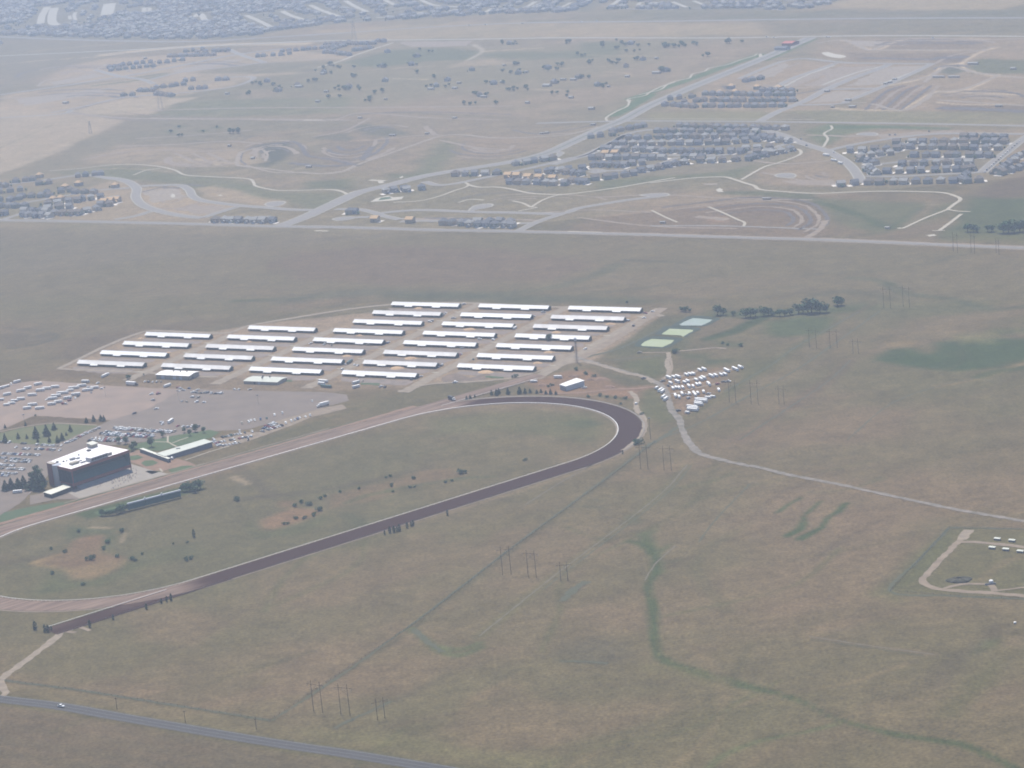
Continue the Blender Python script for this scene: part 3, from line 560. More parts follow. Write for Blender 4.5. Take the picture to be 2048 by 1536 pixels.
# ------------------------------------------------------------------ roads, streets, paths
hw = [(-500, 262), (-200, 312), (0, 345), (350, 388), (700, 450), (1050, 510), (1400, 570), (1750, 625), (2048, 668), (2600, 760), (3100, 850), (3700, 960), (4400, 1090)]
ribbon('highway_shoulder', 's', hw, 12.5, 'asphalt_old', base=.12)
ribbon('highway', 's', hw, 10.5, 'asphalt_highway', base=.22)
def offset_line(name, sheet, pts, off, w, m, base):
    c = np.array(smooth(plan(sheet, pts), 10.)); t_ = np.gradient(c, axis=0); t_ /= np.linalg.norm(t_, axis=1)[:, None]
    return ribbon(name, None, [tuple(p) for p in c + np.c_[-t_[:, 1], t_[:, 0]] * off], w, m, base=base, curve=False)
for off in (4.6, -4.6): offset_line('edge_line', 's', hw, off, .22, 'road_line', .32)
offset_line('centre_line', 's', hw, 0, .2, 'road_line', .32)
mid = [(-700, 446), (-300, 444), (0, 441), (200, 444), (400, 448.5), (560, 453), (700, 455), (860, 460), (1010, 462.5), (1200, 467), (1350, 471), (1480, 475), (1630, 479), (1780, 485), (1920, 491), (2048, 496), (2400, 512), (2700, 526)]
ribbon('road_verge', 'w', mid, 20, 'dirt_tan', base=.12, jit=.15); ribbon('section_road', 'w', mid, 10, 'street', base=.32)
offset_line('kerb', 'w', mid, -7, 1.6, 'kerb_concrete', .32); offset_line('kerb', 'w', mid[:9], 7.5, 1.4, 'kerb_concrete', .32)
par = [(560, 453), (615, 432), (666, 408), (718, 385), (780, 370), (850, 352), (940, 337), (1026, 323), (1094, 306), (1145, 284), (1197, 260), (1248, 239), (1300, 211), (1373, 179), (1439, 152), (1504, 126), (1556, 104), (1592, 88), (1621, 75)]
ribbon('pavement', 'w', par, 27, 'kerb_concrete', base=.22); ribbon('parkway', 'w', par, 23, 'street', base=.32)
offset_line('median', 'w', par[7:], 0, 2.2, 'weed_green', .42)
ribbon('far_road', 'w', [(-400, 130), (0, 112), (300, 98), (500, 88), (640, 82), (800, 80), (950, 78.5), (1100, 76), (1300, 76), (1450, 76), (1620, 73), (1800, 71.5), (2048, 73), (2500, 78)], 11, 'kerb_concrete', base=.22)
ribbon('far_highway', 'w', [(-300, 66), (0, 74), (100, 78), (240, 82), (400, 83), (520, 76), (700, 65), (850, 55), (1050, 46), (1300, 43), (1500, 40), (1750, 37), (2048, 36), (2500, 38)], 17, 'street', base=.22)
street('f', [(-620, 128), (-260, 118), (0, 115), (300, 117), (600, 119), (1000, 124), (1500, 131), (2048, 142), (2700, 156)], 9)
ribbon('footpath', 'f', [(-200, 105), (200, 103), (600, 106), (900, 108)], 2.6, 'trail', base=.22)
street('f', [(600, 117), (700, 65), (850, 5), (960, -55), (1100, -115), (1250, -170), (1310, -195)], 14)
for s_, P_, w_ in (('c', [(680, 482), (780, 430), (900, 388), (1020, 346)], 9), ('c', [(1060, 562), (1180, 515), (1330, 450), (1440, 400), (1540, 352)], 10), ('c', [(490, 432), (600, 385), (700, 345), (760, 330), (860, 322), (1060, 343), (1300, 348), (1560, 350)], 9),
                   ('c', [(960, 492), (1100, 488), (1240, 485)], 8), ('c', [(800, 576), (1000, 572), (1090, 560)], 8),
                   ('M', [(-260, 110), (-130, 150), (0, 205), (140, 250), (260, 290), (400, 370), (480, 440), (530, 510), (560, 575)], 13), ('M', [(2300, 20), (2048, 170), (1900, 285), (1760, 395), (1660, 485)], 13),
                   ('M', [(230, 290), (420, 240), (700, 190), (1100, 140), (1400, 125), (2048, 130)], 10), ('M', [(520, 355), (700, 345), (850, 300), (1200, 238), (1800, 240)], 8), ('M', [(570, 425), (760, 400), (1050, 372), (1290, 360), (1700, 350)], 8), ('M', [(600, 515), (900, 515), (1250, 500), (1640, 480)], 8),
                   ('F', [(-330, 400), (0, 305), (120, 240), (230, 185), (320, 130), (430, 100), (560, 85)], 10), ('F', [(1480, 70), (1620, 105), (1700, 130), (1790, 165)], 9), ('F', [(560, 85), (900, 70), (1280, 78), (1500, 90)], 8),
                   ('F', [(330, 195), (700, 190), (1050, 190), (1380, 170), (1560, 120)], 8), ('F', [(50, 310), (300, 310), (700, 315), (1000, 315), (1200, 310), (1560, 265), (1740, 215)], 8), ('F', [(0, 440), (60, 445), (120, 455), (70, 470), (10, 455)], 10), ('F', [(120, 455), (420, 440), (640, 385), (780, 335)], 8),
                   ('d', [(620, 455), (700, 465), (760, 485), (800, 520), (795, 570), (840, 618), (950, 655), (1080, 680), (1190, 690)], 13), ('d', [(815, 505), (930, 500), (1050, 500), (1105, 525), (1130, 565), (1200, 592), (1400, 618), (1560, 630), (1700, 642), (1830, 645)], 11), ('d', [(1400, 622), (1300, 652), (1190, 688)], 10),
                   ('d', [(670, 700), (790, 680), (880, 652)], 10), ('d', [(1480, 685), (1580, 684)], 9), ('d', [(0, 500), (250, 470), (480, 440), (620, 455)], 9), ('d', [(-80, 640), (300, 575), (560, 530), (760, 515)], 8), ('d', [(0, 705), (80, 680), (200, 645), (500, 590), (700, 560)], 8),
                   ('e', [(330, 662), (450, 650), (600, 645), (850, 655), (1100, 660), (1380, 665), (1480, 635), (1650, 605), (1800, 582), (1960, 565)], 11), ('e', [(60, 640), (190, 640), (270, 655), (340, 678), (440, 700)], 10), ('e', [(1130, 768), (1240, 715), (1390, 665)], 11), ('e', [(130, 690), (260, 685)], 9), ('e', [(440, 712), (650, 708), (1160, 722), (1240, 715)], 8),
                   ('e', [(580, 478), (660, 498), (760, 490), (900, 462), (1080, 425), (1280, 380), (1420, 345), (1520, 322), (1650, 262), (1760, 205)], 10), ('e', [(1330, 345), (1380, 310), (1300, 300)], 8),
                   ('a', [(0, 555), (350, 505), (600, 465), (720, 447), (850, 425), (1100, 375), (1350, 325), (1650, 285)], 13), ('a', [(560, 410), (640, 432), (720, 450), (830, 465), (900, 490)], 10), ('a', [(880, 465), (1080, 420), (1400, 385), (1560, 365)], 9), ('a', [(1340, 290), (1420, 325), (1550, 365)], 9),
                   ('a', [(300, 660), (480, 625), (700, 575), (900, 555)], 8), ('a', [(820, 560), (1100, 540), (1350, 510), (1470, 470), (1470, 450), (1340, 452)], 8), ('a', [(0, 690), (350, 668), (420, 645)], 9)):
    street(s_, P_, w_)
for s_, P_ in (('d', [(1545, 612), (1580, 596), (1650, 592), (1675, 600), (1640, 618), (1580, 625)]), ('e', [(835, 655), (860, 625), (900, 612), (970, 606), (988, 618), (950, 632), (900, 640)]), ('e', [(40, 700), (60, 690), (130, 682), (190, 686), (150, 700), (80, 708)]),
               ('f', [(680, 415), (700, 404), (760, 400), (800, 408), (800, 420), (780, 428), (710, 425)]), ('f', [(1128, 190), (1150, 181), (1220, 178), (1250, 185), (1235, 196), (1170, 195)]), ('f', [(-60, 522), (0, 513), (80, 510), (110, 518), (90, 528), (10, 532)])):
    g_ = plan(s_, P_); cx_, cy_ = np.mean(g_, axis=0)
    patch('pavement', None, g_, 'kerb_concrete', base=.22, rounded=True, step=4); patch('street', None, [(cx_ + (x - cx_) * .84, cy_ + (y - cy_) * .84) for x, y in g_], 'street', base=.32, rounded=True, step=4)
for s_, P_, w_ in (('f', [(-720, 600), (0, 455)], .1),
                   ('f', [(0, 455), (120, 440), (260, 426), (400, 422), (450, 432), (520, 455), (570, 470), (600, 490), (700, 500), (900, 512), (1100, 505), (1300, 500), (1500, 503), (1600, 508), (1660, 522), (1700, 545), (1660, 575), (1630, 600)], 5.5),
                   ('f', [(1630, 600), (1500, 650), (1385, 703), (1362, 700)], 4.5), ('f', [(1630, 600), (1690, 610), (1755, 612)], 4), ('f', [(1705, 625), (1640, 675), (1585, 715)], 5), ('f', [(1545, 717), (1615, 715)], 3.5),
                   ('f', [(500, 437), (620, 370), (700, 345), (780, 318), (825, 295), (820, 275), (790, 268)], 5), ('f', [(948, 258), (972, 220), (970, 205), (953, 186), (965, 175), (997, 158), (990, 140)], 4),
                   ('e', [(400, 600), (560, 590), (680, 560), (760, 530), (820, 512), (840, 497), (822, 484)], 4.5), ('e', [(840, 497), (900, 510), (1000, 510), (1080, 520), (1200, 545), (1330, 553), (1450, 548), (1700, 515), (1900, 480), (2048, 455)], 5.5),
                   ('e', [(1400, 552), (1340, 562), (1270, 588), (1205, 628)], 4.5), ('e', [(1205, 628), (1160, 605), (1095, 590)], 4.5), ('e', [(1205, 628), (1240, 630), (1130, 650)], 4), ('e', [(0, 525), (60, 528), (120, 545), (150, 572)], 4.5), ('e', [(140, 545), (200, 530), (320, 520)], 4), ('e', [(780, 600), (850, 582), (930, 586)], 4.5),
                   ('c', [(-60, 520), (0, 505), (60, 490), (100, 460), (160, 440), (215, 428), (235, 405), (300, 390), (325, 373), (420, 355), (490, 330), (540, 315), (572, 305), (587, 295)], 4), ('c', [(603, 295), (606, 315)], 6),
                   ('e', [(1655, 128), (1645, 105), (1690, 75), (1730, 55), (1770, 35), (1785, 0)], 4), ('b', [(1780, 600), (1776, 580), (1870, 560), (1900, 540), (1960, 510), (2048, 480)], 4),
                   ('d', [(290, 415), (480, 400), (600, 385), (700, 378), (800, 378), (920, 388), (1020, 410), (1090, 440), (1250, 450), (1400, 457), (1465, 465), (1485, 485), (1495, 503), (1560, 520), (1640, 530), (1800, 528), (1950, 525), (2010, 540), (2048, 572)], 4.5), ('d', [(780, 440), (860, 410), (940, 402)], 4),
                   ('f', [(320, 585), (400, 618), (480, 655), (518, 672), (512, 692)], 4), ('f', [(10, 605), (80, 640), (150, 670)], 3.5)):
    if w_ > 1: ribbon('footpath', s_, P_, w_, 'trail', base=.22, step=5)
for s_, P_, w_, m_ in (('d', [(2048, 410), (1900, 430), (1800, 428), (1700, 420), (1540, 400), (1420, 388), (1388, 375), (1392, 340), (1415, 305), (1500, 282)], 8, 'dirt_road'), ('e', [(0, 432), (60, 428), (120, 412), (200, 375), (330, 330), (500, 270), (600, 235), (680, 210), (800, 203), (1000, 222), (1250, 215), (1400, 205), (1500, 185), (1600, 155)], 9, 'dirt_road'),
                       ('d', [(380, 75), (720, 105), (1100, 112), (1500, 112), (2048, 118)], 12, 'dirt_tan'), ('d', [(1880, 118), (1780, 118)], 6, 'trail'), ('a', [(1100, 378), (1300, 330)], 8, 'dirt_tan'), ('b', [(-40, 395), (80, 360), (200, 315), (400, 250)], 8, 'trail'), ('f', [(850, 760), (930, 710), (960, 660)], 10, 'dirt_tan'), ('f', [(0, 690), (400, 690), (920, 708)], 7, 'street'), ('f', [(905, 765), (1100, 773), (1300, 781)], 5, 'trail'),
                       ('e', [(1420, 770), (1620, 775)], 6, 'trail'), ('d', [(1840, 765), (1920, 768)], 6, 'trail'),
                       # racecourse side tracks
                       ('n', [(-380, 545), (0, 660), (180, 705), (290, 755), (360, 800), (390, 880), (420, 980), (480, 1050), (510, 1147), (560, 1240), (640, 1330)], 7, 'gravel_track'), ('q', [(1600, -30), (1640, 40), (1700, 90), (1830, 130), (2048, 182)], 7, 'gravel_track'),
                       ('r', [(0, 188), (150, 225), (300, 262), (500, 300), (700, 340), (900, 386), (1050, 416), (1500, 512), (1800, 565), (2048, 608), (2500, 700), (3000, 800)], 6, 'gravel_track'), ('n', [(395, 510), (400, 560), (385, 600), (405, 690), (350, 730)], 6, 'dirt_road'), ('n', [(415, 560), (425, 640), (410, 690)], 3, 'dirt_tan'), ('n', [(180, 515), (300, 512), (395, 515)], 4, 'dirt_tan'), ('n', [(480, 502), (640, 488), (760, 475), (870, 480)], 4, 'dirt_tan'),
                       ('n', [(400, 740), (560, 690), (700, 640)], 7, 'dirt_tan'), ('n', [(390, 790), (640, 720), (840, 665), (1000, 640)], 7, 'dirt_tan'), ('n', [(420, 850), (640, 800), (830, 760)], 6, 'dirt_tan'),
                       ('m', [(-260, 420), (0, 362), (300, 345), (500, 330), (680, 310), (860, 265), (1050, 205), (1230, 180), (1350, 195), (1600, 270), (1740, 300), (1830, 350)], 6, 'dirt_road'), ('m', [(1840, 385), (1650, 400), (1500, 405), (1250, 430), (1050, 440), (900, 440)], 6, 'dirt_red'),
                       ('m', [(1640, 420), (1690, 480), (1690, 560), (1750, 640), (1760, 720), (1720, 800), (1650, 860), (1580, 905)], 6, 'dirt_road'), ('m', [(1730, 620), (1775, 700), (1740, 790)], 2, 'dirt_tan'),
                       ('r', [(1640, 672), (1600, 720), (1540, 775), (1420, 900), (1350, 975), (1300, 1030), (1298, 1070), (1380, 1108), (1600, 1132), (1780, 1142), (2048, 1165), (2400, 1190)], 6.5, 'dirt_tan'), ('r', [(1560, 765), (1680, 762), (1850, 778), (2048, 800), (2300, 830)], 6, 'dirt_tan'), ('r', [(1640, 672), (1580, 745)], 9, 'dirt_road'), ('r', [(1450, 1110), (1570, 1080), (1700, 1076), (1800, 1085), (1830, 1130)], 5, 'dirt_tan'), ('r', [(1830, 1128), (1950, 1115), (2100, 1095)], 3, 'dirt_tan'),
                       ('o', [(560, 990), (490, 1005), (440, 1045), (380, 1100), (270, 1180), (150, 1270), (40, 1350), (-40, 1420)], 8, 'dirt_road'), ('o', [(20, 1360), (0, 1400), (40, 1480), (20, 1510)], 6, 'dirt_road'), ('o', [(600, 970), (690, 1005)], 4, 'dirt_tan'), ('o', [(580, 1020), (500, 1010)], 4, 'dirt_tan')):
    ribbon('dirt_track', s_, P_, w_ * .88, m_, base=.14, jit=.32, step=5)
for s_, P_, w_, m_ in (('w', [(545, 1441), (690, 1345), (842, 1235), (1020, 1098), (1220, 950), (1310, 885), (1400, 845), (1500, 790), (1600, 735), (1700, 665), (1760, 622)], 2.2, 'rank_grass'), ('q', [(1620, 170), (1480, 330), (1250, 520), (800, 860), (620, 1000), (420, 1160), (200, 1340)], 1.5, 'worn_grass'), ('q', [(1650, 175), (1500, 345), (1270, 535), (830, 870), (640, 1020)], 1.2, 'rank_grass'),
                       ('s', [(0, 235), (500, 300), (1000, 380), (1580, 472)], 2.4, 'rank_grass'), ('r', [(1490, 655), (1270, 890), (1050, 1130), (1500, 1165), (2200, 1195)], 3, 'rank_grass'), ('r', [(1490, 655), (2250, 672)], 2.4, 'rank_grass'), ('u', [(870, 200), (1200, 250), (1560, 300)], 1.6, 'worn_grass'), ('u', [(880, 215), (1200, 262), (1500, 305)], 1.0, 'rank_grass'),
                       ('q', [(770, 1100), (830, 1035), (930, 965)], 7, 'rank_grass'), ('q', [(2048, 300), (1800, 560), (1700, 700)], 1.6, 'rank_grass'), ('v', [(250, 1264), (500, 1100), (800, 900), (950, 760)], 1.8, 'rank_grass'), ('v', [(1000, 455), (850, 540), (600, 680), (450, 790), (150, 960)], 2.2, 'rank_grass'), ('v', [(930, 1264), (1200, 1040), (1500, 925), (1780, 870)], 1.4, 'rank_grass'),
                       ('t', [(660, 170), (700, 205), (760, 255), (830, 305)], 4, 'rank_grass'), ('t', [(1520, 358), (1640, 360), (1800, 372)], 2.5, 'rank_grass'), ('t', [(540, 595), (380, 665), (200, 750)], 3, 'rank_grass'), ('m', [(2048, 700), (1900, 800), (1750, 880)], 4, 'rank_grass'), ('q', [(1540, 720), (1400, 850), (1330, 960)], 1.5, 'worn_grass'), ('w', [(1050, 1010), (1130, 960), (1240, 900)], 1.4, 'worn_grass'),
                       ('e', [(0, 335), (180, 368)], 5, 'dirt_brown'), ('w', [(250, 225), (330, 233), (520, 238), (700, 241)], 4, 'dirt_brown'), ('i', [(1330, 725), (1600, 700), (1900, 670)], 3, 'rank_grass'), ('i', [(1100, 700), (1500, 590), (1900, 400)], 4, 'rank_grass'), ('a', [(400, 655), (740, 700), (1000, 703)], 6, 'dirt_brown'), ('a', [(400, 655), (560, 610), (730, 565)], 6, 'dirt_brown')):
    ribbon('field_track', s_, P_, w_, m_, base=.10, jit=.6, step=4)
# streets far away that catch the light between the roofs
FARST = []
for s_, P_, w_ in (('A', [(460, 270), (480, 180), (540, 80)], 20), ('A', [(700, 290), (610, 270), (590, 200), (620, 90)], 24), ('A', [(1215, 170), (1250, 40)], 34), ('A', [(860, 230), (845, 180), (860, 140)], 10), ('A', [(800, 220), (790, 180)], 9), ('A', [(1640, 90), (1640, 140)], 12), ('A', [(1600, 95), (1700, 92), (1690, 145)], 11),
                   ('a', [(1440, 90), (1520, 125), (1600, 165)], 14), ('a', [(1650, 65), (1700, 90), (1790, 120)], 14), ('a', [(1815, 30), (1880, 60), (1980, 95)], 13), ('a', [(1140, 100), (1170, 80), (1200, 120)], 16), ('b', [(0, 65), (60, 95)], 12), ('b', [(120, 5), (180, 40), (250, 70)], 12), ('b', [(350, 0), (410, 30)], 12), ('b', [(560, 0), (640, 30), (800, 42)], 12),
                   ('b', [(940, 72), (990, 45), (1030, 40)], 12), ('b', [(1150, 55), (1200, 30), (1230, 10)], 12), ('b', [(1380, 45), (1440, 15)], 10), ('b', [(1660, 40), (1725, 0)], 12), ('b', [(1830, 40), (1850, 15), (1950, 15)], 10), ('b', [(300, 105), (370, 100)], 12), ('b', [(530, 80), (570, 70)], 12), ('b', [(750, 70), (800, 65)], 12), ('c', [(120, 10), (200, 40)], 10), ('c', [(420, 5), (480, 8)], 12), ('c', [(240, 5), (290, 25)], 9)):
    ribbon('street', s_, P_, w_, 'kerb_concrete', base=.24, step=12); FARST += [(q_, w_) for q_ in smooth(plan(s_, P_), 12.)]
patch('basin', 'c', [(940, 290), (975, 285), (1010, 295), (1060, 303), (1075, 312), (1045, 318), (1010, 316), (970, 308)], 'sand_white', base=.12, rounded=True)
patch('basin', 'e', [(265, 597), (300, 575), (370, 560), (400, 570), (460, 565), (450, 580), (400, 588)], 'sand_white', base=.12)
patch('basin_floor', 'e', [(310, 588), (330, 572), (380, 567), (390, 578)], 'weed_green', base=.22)
for s_, P_ in (('d', [(998, 560), (1010, 548), (1025, 552), (1020, 570), (1005, 573)]), ('d', [(1275, 560), (1290, 553), (1300, 562)]), ('f', [(362, 495), (378, 482), (395, 490), (400, 504), (380, 504)]), ('e', [(305, 475), (330, 472), (345, 484), (320, 488)]), ('e', [(435, 452), (450, 446), (460, 452), (445, 458)]), ('f', [(1508, 740), (1560, 735), (1570, 742), (1530, 748)])):
    patch('gravel_pad', s_, P_, 'sand_white', base=.12, jit=1.0, step=4)
patch('gravel_pad', 'f', [(280, 458), (370, 456), (370, 464), (300, 466)], 'dirt_road', base=.12, jit=1.0)

# graded terraces, plot edges and haul roads on the building land
def terraces(sheet, cx, cy, rx, ry, n, a0, a1, skew=0.0, w=5.0, dark=.35):
    for i in range(n):
        f = 1 - (i + random.uniform(-.25, .25)) / n * .82; P_ = []; s0 = random.uniform(0, .45); s1 = random.uniform(max(.55, s0 + .3), 1); wob = random.uniform(0, 6)
        for k in range(9):
            u_ = s0 + (s1 - s0) * k / 8; q = math.radians(a0 + (a1 - a0) * u_); g_ = f * (1 + .10 * math.sin(3 * u_ + wob) + .03 * math.sin(11 * u_ + wob)); P_.append((cx + rx * g_ * math.cos(q) + skew * math.sin(q) * g_, cy - ry * g_ * math.sin(q)))
        ribbon('graded_terrace', sheet, P_, random.uniform(.5, 1.2) * w, 'dark_soil' if random.random() < dark else random.choice(('dirt_tan', 'dirt_tan', 'dirt_tan')), base=.12, jit=.55, step=14)
for f_ in (1, .86, .72, .58, .44):
    ribbon('graded_terrace', 'f', [(640 + (x - 640) * f_, 655 + (y - 655) * f_) for x, y in ((60, 590), (250, 566), (560, 533), (850, 556), (955, 620), (965, 680), (880, 735))], 5, 'dirt_tan' if f_ in (.86, .58) else 'dark_soil', base=.12, jit=.5)
for k_ in range(6): ribbon('graded_terrace', 'c', [(1180 + 48 * k_, 602), (1235 + 52 * k_, 548), (1305 + 50 * k_, 495), (1390 + 38 * k_, 468)], 6, 'dirt_tan' if k_ % 2 else 'dark_soil', base=.12, jit=.5)
terraces('d', 1600, 320, 210, 85, 6, -20, 250, 30, 7, .55); terraces('d', 1180, 345, 240, 50, 6, 150, 390, 40, 7, .3)
terraces('e', 150, 260, 260, 110, 6, 190, 420, 50, 8, .45); terraces('e', 330, 190, 200, 45, 4, 0, 200, 30, 8, .5); terraces('e', 1000, 270, 300, 70, 5, 160, 380, 60, 8, .35); terraces('c', 1500, 250, 420, 40, 5, 0, 190, 40, 9, .4)
terraces('c', 1800, 560, 330, 70, 6, 10, 190, 60, 9, .4); terraces('c', 1660, 385, 110, 30, 3, 0, 200, 20, 9, .5); terraces('c', 760, 430, 330, 80, 5, 190, 350, 80, 9, .25); terraces('a', 450, 440, 330, 60, 5, 10, 200, 60, 10, .3); terraces('a', 500, 590, 420, 60, 5, 0, 170, 60, 10, .3); terraces('a', 1200, 400, 300, 40, 4, 10, 190, 40, 10, .3)
terraces('d', 1000, 580, 170, 60, 4, 200, 380, 20, 6, .4); terraces('M', 300, 470, 260, 90, 5, 150, 300, 30, 5, .4); terraces('e', 1200, 600, 500, 60, 4, 10, 180, 40, 5, .35); terraces('e', 900, 720, 600, 30, 3, 10, 170, 40, 6, .3)
for s_, P_, w_, m_ in (('x', [(1090, 578), (1170, 566), (1210, 590), (1232, 622), (1330, 640), (1430, 662)], 7, 'dark_soil'), ('x', [(1450, 642), (1490, 586)], 9, 'dark_soil'), ('x', [(1160, 652), (1290, 664), (1400, 660)], 12, 'dark_soil'), ('x', [(1250, 548), (1380, 522), (1480, 472)], 7, 'dirt_tan'), ('x', [(600, 442), (1000, 432), (1500, 430), (2048, 424)], 9, 'dirt_tan'), ('x', [(600, 472), (900, 476), (1300, 482), (1440, 452), (1700, 470), (2000, 480)], 7, 'dirt_tan'), ('x', [(1440, 455), (1700, 448), (2048, 458)], 6, 'dark_soil'), ('x', [(1700, 505), (1722, 525), (1742, 542)], 9, 'dirt_tan'),
                       ('x', [(430, 218), (640, 200), (900, 182), (1300, 166)], 9, 'dirt_road'), ('x', [(150, 345), (190, 320), (330, 300), (430, 255)], 7, 'dirt_road'), ('x', [(150, 345), (320, 338), (440, 318)], 6, 'dirt_road'), ('x', [(430, 270), (560, 262), (640, 240)], 7, 'dirt_tan'), ('x', [(0, 395), (200, 385), (420, 355), (520, 345)], 8, 'dirt_road'), ('x', [(30, 420), (250, 400), (500, 375)], 8, 'dirt_tan'), ('x', [(160, 430), (300, 415), (470, 405)], 7, 'dirt_road'), ('x', [(700, 290), (900, 262), (1100, 250), (1340, 232)], 7, 'dirt_road'), ('x', [(800, 330), (960, 318), (1010, 300)], 6, 'dirt_road'),
                       ('x', [(330, 640), (480, 610), (640, 600), (800, 605), (940, 600)], 6, 'dirt_tan'), ('x', [(700, 612), (780, 650)], 6, 'dirt_tan'), ('x', [(770, 612), (850, 655)], 6, 'dirt_tan'), ('x', [(830, 612), (920, 650)], 6, 'dirt_tan'), ('x', [(480, 585), (700, 578), (900, 566), (1050, 575)], 8, 'dirt_tan'), ('x', [(540, 555), (800, 540), (1010, 520)], 7, 'dirt_tan'), ('x', [(980, 660), (1100, 690), (1240, 688)], 5, 'dirt_road'), ('x', [(1010, 600), (1050, 600), (1070, 620), (1060, 645)], 5, 'dirt_road'), ('x', [(1500, 560), (1640, 545), (1760, 538)], 7, 'dirt_tan'), ('x', [(1760, 560), (1900, 590), (2048, 600)], 7, 'dirt_tan'), ('x', [(1480, 720), (1540, 725)], 7, 'trail'),
                       ('x', [(560, 770), (700, 740), (820, 745)], 5, 'dark_soil'), ('x', [(650, 752), (720, 752)], 8, 'dark_soil'), ('x', [(1700, 873), (1790, 873)], 9, 'dark_soil'), ('x', [(1810, 874), (1920, 876)], 9, 'dark_soil'),
                       ('y', [(1220, 172), (1320, 160), (1380, 180), (1430, 202), (1470, 188), (1560, 166), (1800, 162), (2048, 155)], 8, 'dirt_road'), ('y', [(1430, 202), (1600, 200), (1900, 202)], 7, 'dirt_road'), ('y', [(1690, 255), (1760, 222), (1860, 205), (1930, 186)], 8, 'dirt_tan'), ('y', [(1650, 330), (1690, 295), (1740, 268), (1800, 275), (1860, 292), (2048, 312)], 8, 'dirt_road'), ('y', [(1440, 415), (1560, 442), (1650, 402), (1690, 372), (1790, 360), (1880, 330), (1950, 300)], 8, 'dirt_road'), ('y', [(1700, 400), (1850, 410), (2048, 422)], 8, 'dirt_road'), ('y', [(1380, 370), (1500, 340), (1640, 312), (1700, 300)], 8, 'dirt_tan'), ('y', [(1700, 432), (1900, 438), (2100, 446)], 24, 'dark_soil'), ('y', [(1690, 232), (1830, 228)], 20, 'dark_soil'), ('y', [(1400, 232), (1700, 238)], 12, 'dark_soil'), ('y', [(1450, 180), (1700, 172), (1850, 176)], 10, 'dark_soil'),
                       ('y', [(960, 330), (1060, 285), (1150, 252)], 6, 'dirt_tan'), ('y', [(1080, 350), (1180, 300), (1290, 262)], 6, 'kerb_concrete'), ('y', [(1120, 340), (1330, 262)], 5, 'dirt_tan'), ('y', [(1240, 340), (1380, 290), (1480, 265)], 6, 'kerb_concrete'), ('y', [(1480, 335), (1600, 290), (1680, 258)], 6, 'kerb_concrete'), ('y', [(980, 350), (1200, 352), (1440, 352)], 6, 'dirt_road'), ('y', [(1100, 420), (1280, 415), (1420, 410)], 6, 'dirt_road'), ('y', [(0, 520), (120, 535), (330, 500)], 6, 'dark_soil'), ('y', [(100, 540), (240, 532)], 7, 'dirt_tan'), ('y', [(1180, 540), (1400, 545), (1700, 530), (2048, 535)], 9, 'dirt_tan'), ('y', [(930, 640), (1100, 655), (1300, 640)], 8, 'dirt_tan'), ('y', [(1000, 690), (1150, 720), (1300, 735)], 7, 'dirt_tan'), ('y', [(330, 790), (600, 780), (900, 795), (1200, 800)], 6, 'dirt_tan'), ('y', [(130, 850), (330, 840), (560, 850)], 5, 'dirt_tan'), ('y', [(740, 865), (860, 880)], 14, 'dirt_tan'), ('y', [(260, 870), (560, 905), (900, 915)], 5, 'dirt_tan')):
    ribbon('haul_road' if m_ != 'kerb_concrete' else 'street', s_, P_, w_ * 1.05, m_, base=.14, jit=.4, step=9)
for s_, P_ in (('c', [(700, 470), (960, 370), (1030, 385), (800, 470)]), ('c', [(1040, 370), (1240, 360), (1000, 470), (850, 472)]), ('c', [(1300, 365), (1500, 362), (1270, 465), (1080, 470)]), ('c', [(530, 430), (700, 355), (760, 340), (690, 420)]), ('c', [(1000, 500), (1220, 498), (1060, 555), (860, 565)]), ('a', [(1000, 415), (1330, 350), (1420, 350), (1100, 425)]), ('a', [(300, 480), (560, 430), (620, 445), (320, 500)]), ('a', [(100, 580), (560, 520), (620, 540), (150, 620)]),
               ('e', [(400, 690), (1000, 690), (1100, 705), (450, 700)]), ('e', [(580, 688), (720, 684), (720, 698), (580, 698)]), ('d', [(840, 530), (1040, 515), (1090, 570), (900, 600)]), ('d', [(1150, 610), (1380, 630), (1230, 670), (1000, 645)]), ('M', [(700, 130), (1500, 90), (1500, 110), (750, 175)]), ('f', [(720, 440), (1000, 440), (1010, 470), (760, 460)]), ('b', [(430, 245), (860, 240), (820, 270), (500, 275)]), ('c', [(1100, 225), (1300, 225), (1230, 255), (1130, 250)])):
    patch('building_plot', s_, P_, random.choice(('dirt_tan', 'dirt_road')), base=.02, jit=5.0, step=16)
# ------------------------------------------------------------------ stable yard ground, car parks, lawns
patch('car_park', 'j', [(-900, 540), (-500, 330), (-100, 190), (80, 130), (380, 105), (1000, 150), (1550, 180), (1790, 185), (1450, 380), (1080, 490), (340, 445), (0, 590), (-500, 720)], 'lot_dirt', base=.02, jit=1.2)
patch('car_park', 'j', [(1790, 185), (2500, 205), (3150, 215), (3380, 240), (3400, 300), (3230, 345), (2760, 480), (2420, 580), (2060, 600), (1800, 640), (1500, 690), (1240, 720), (900, 760), (500, 1000), (200, 1300), (0, 1420), (-800, 1700), (-900, 1000), (0, 700), (480, 730), (780, 620), (960, 545), (1080, 490), (1450, 380)], 'lot_gravel', base=.06, jit=.6)
patch('car_park', 'l', [(1000, 350), (1240, 290), (1420, 285), (1600, 170), (1900, 85), (2160, 40), (2200, 75), (1900, 150), (1640, 250), (1340, 360), (1090, 430), (1010, 400)], 'dirt_tan', base=.02, jit=.6)
patch('lawn', 'j', [(0, 620), (200, 570), (500, 525), (700, 530), (960, 545), (780, 620), (640, 690), (480, 735), (200, 720), (0, 700), (-300, 690), (-300, 660)], 'lawn_dry', base=.10, jit=.6)
ribbon('footpath', 'j', [(-200, 650), (0, 605), (200, 562), (480, 522), (700, 528), (950, 540)], 3.0, 'dirt_road', base=.22)
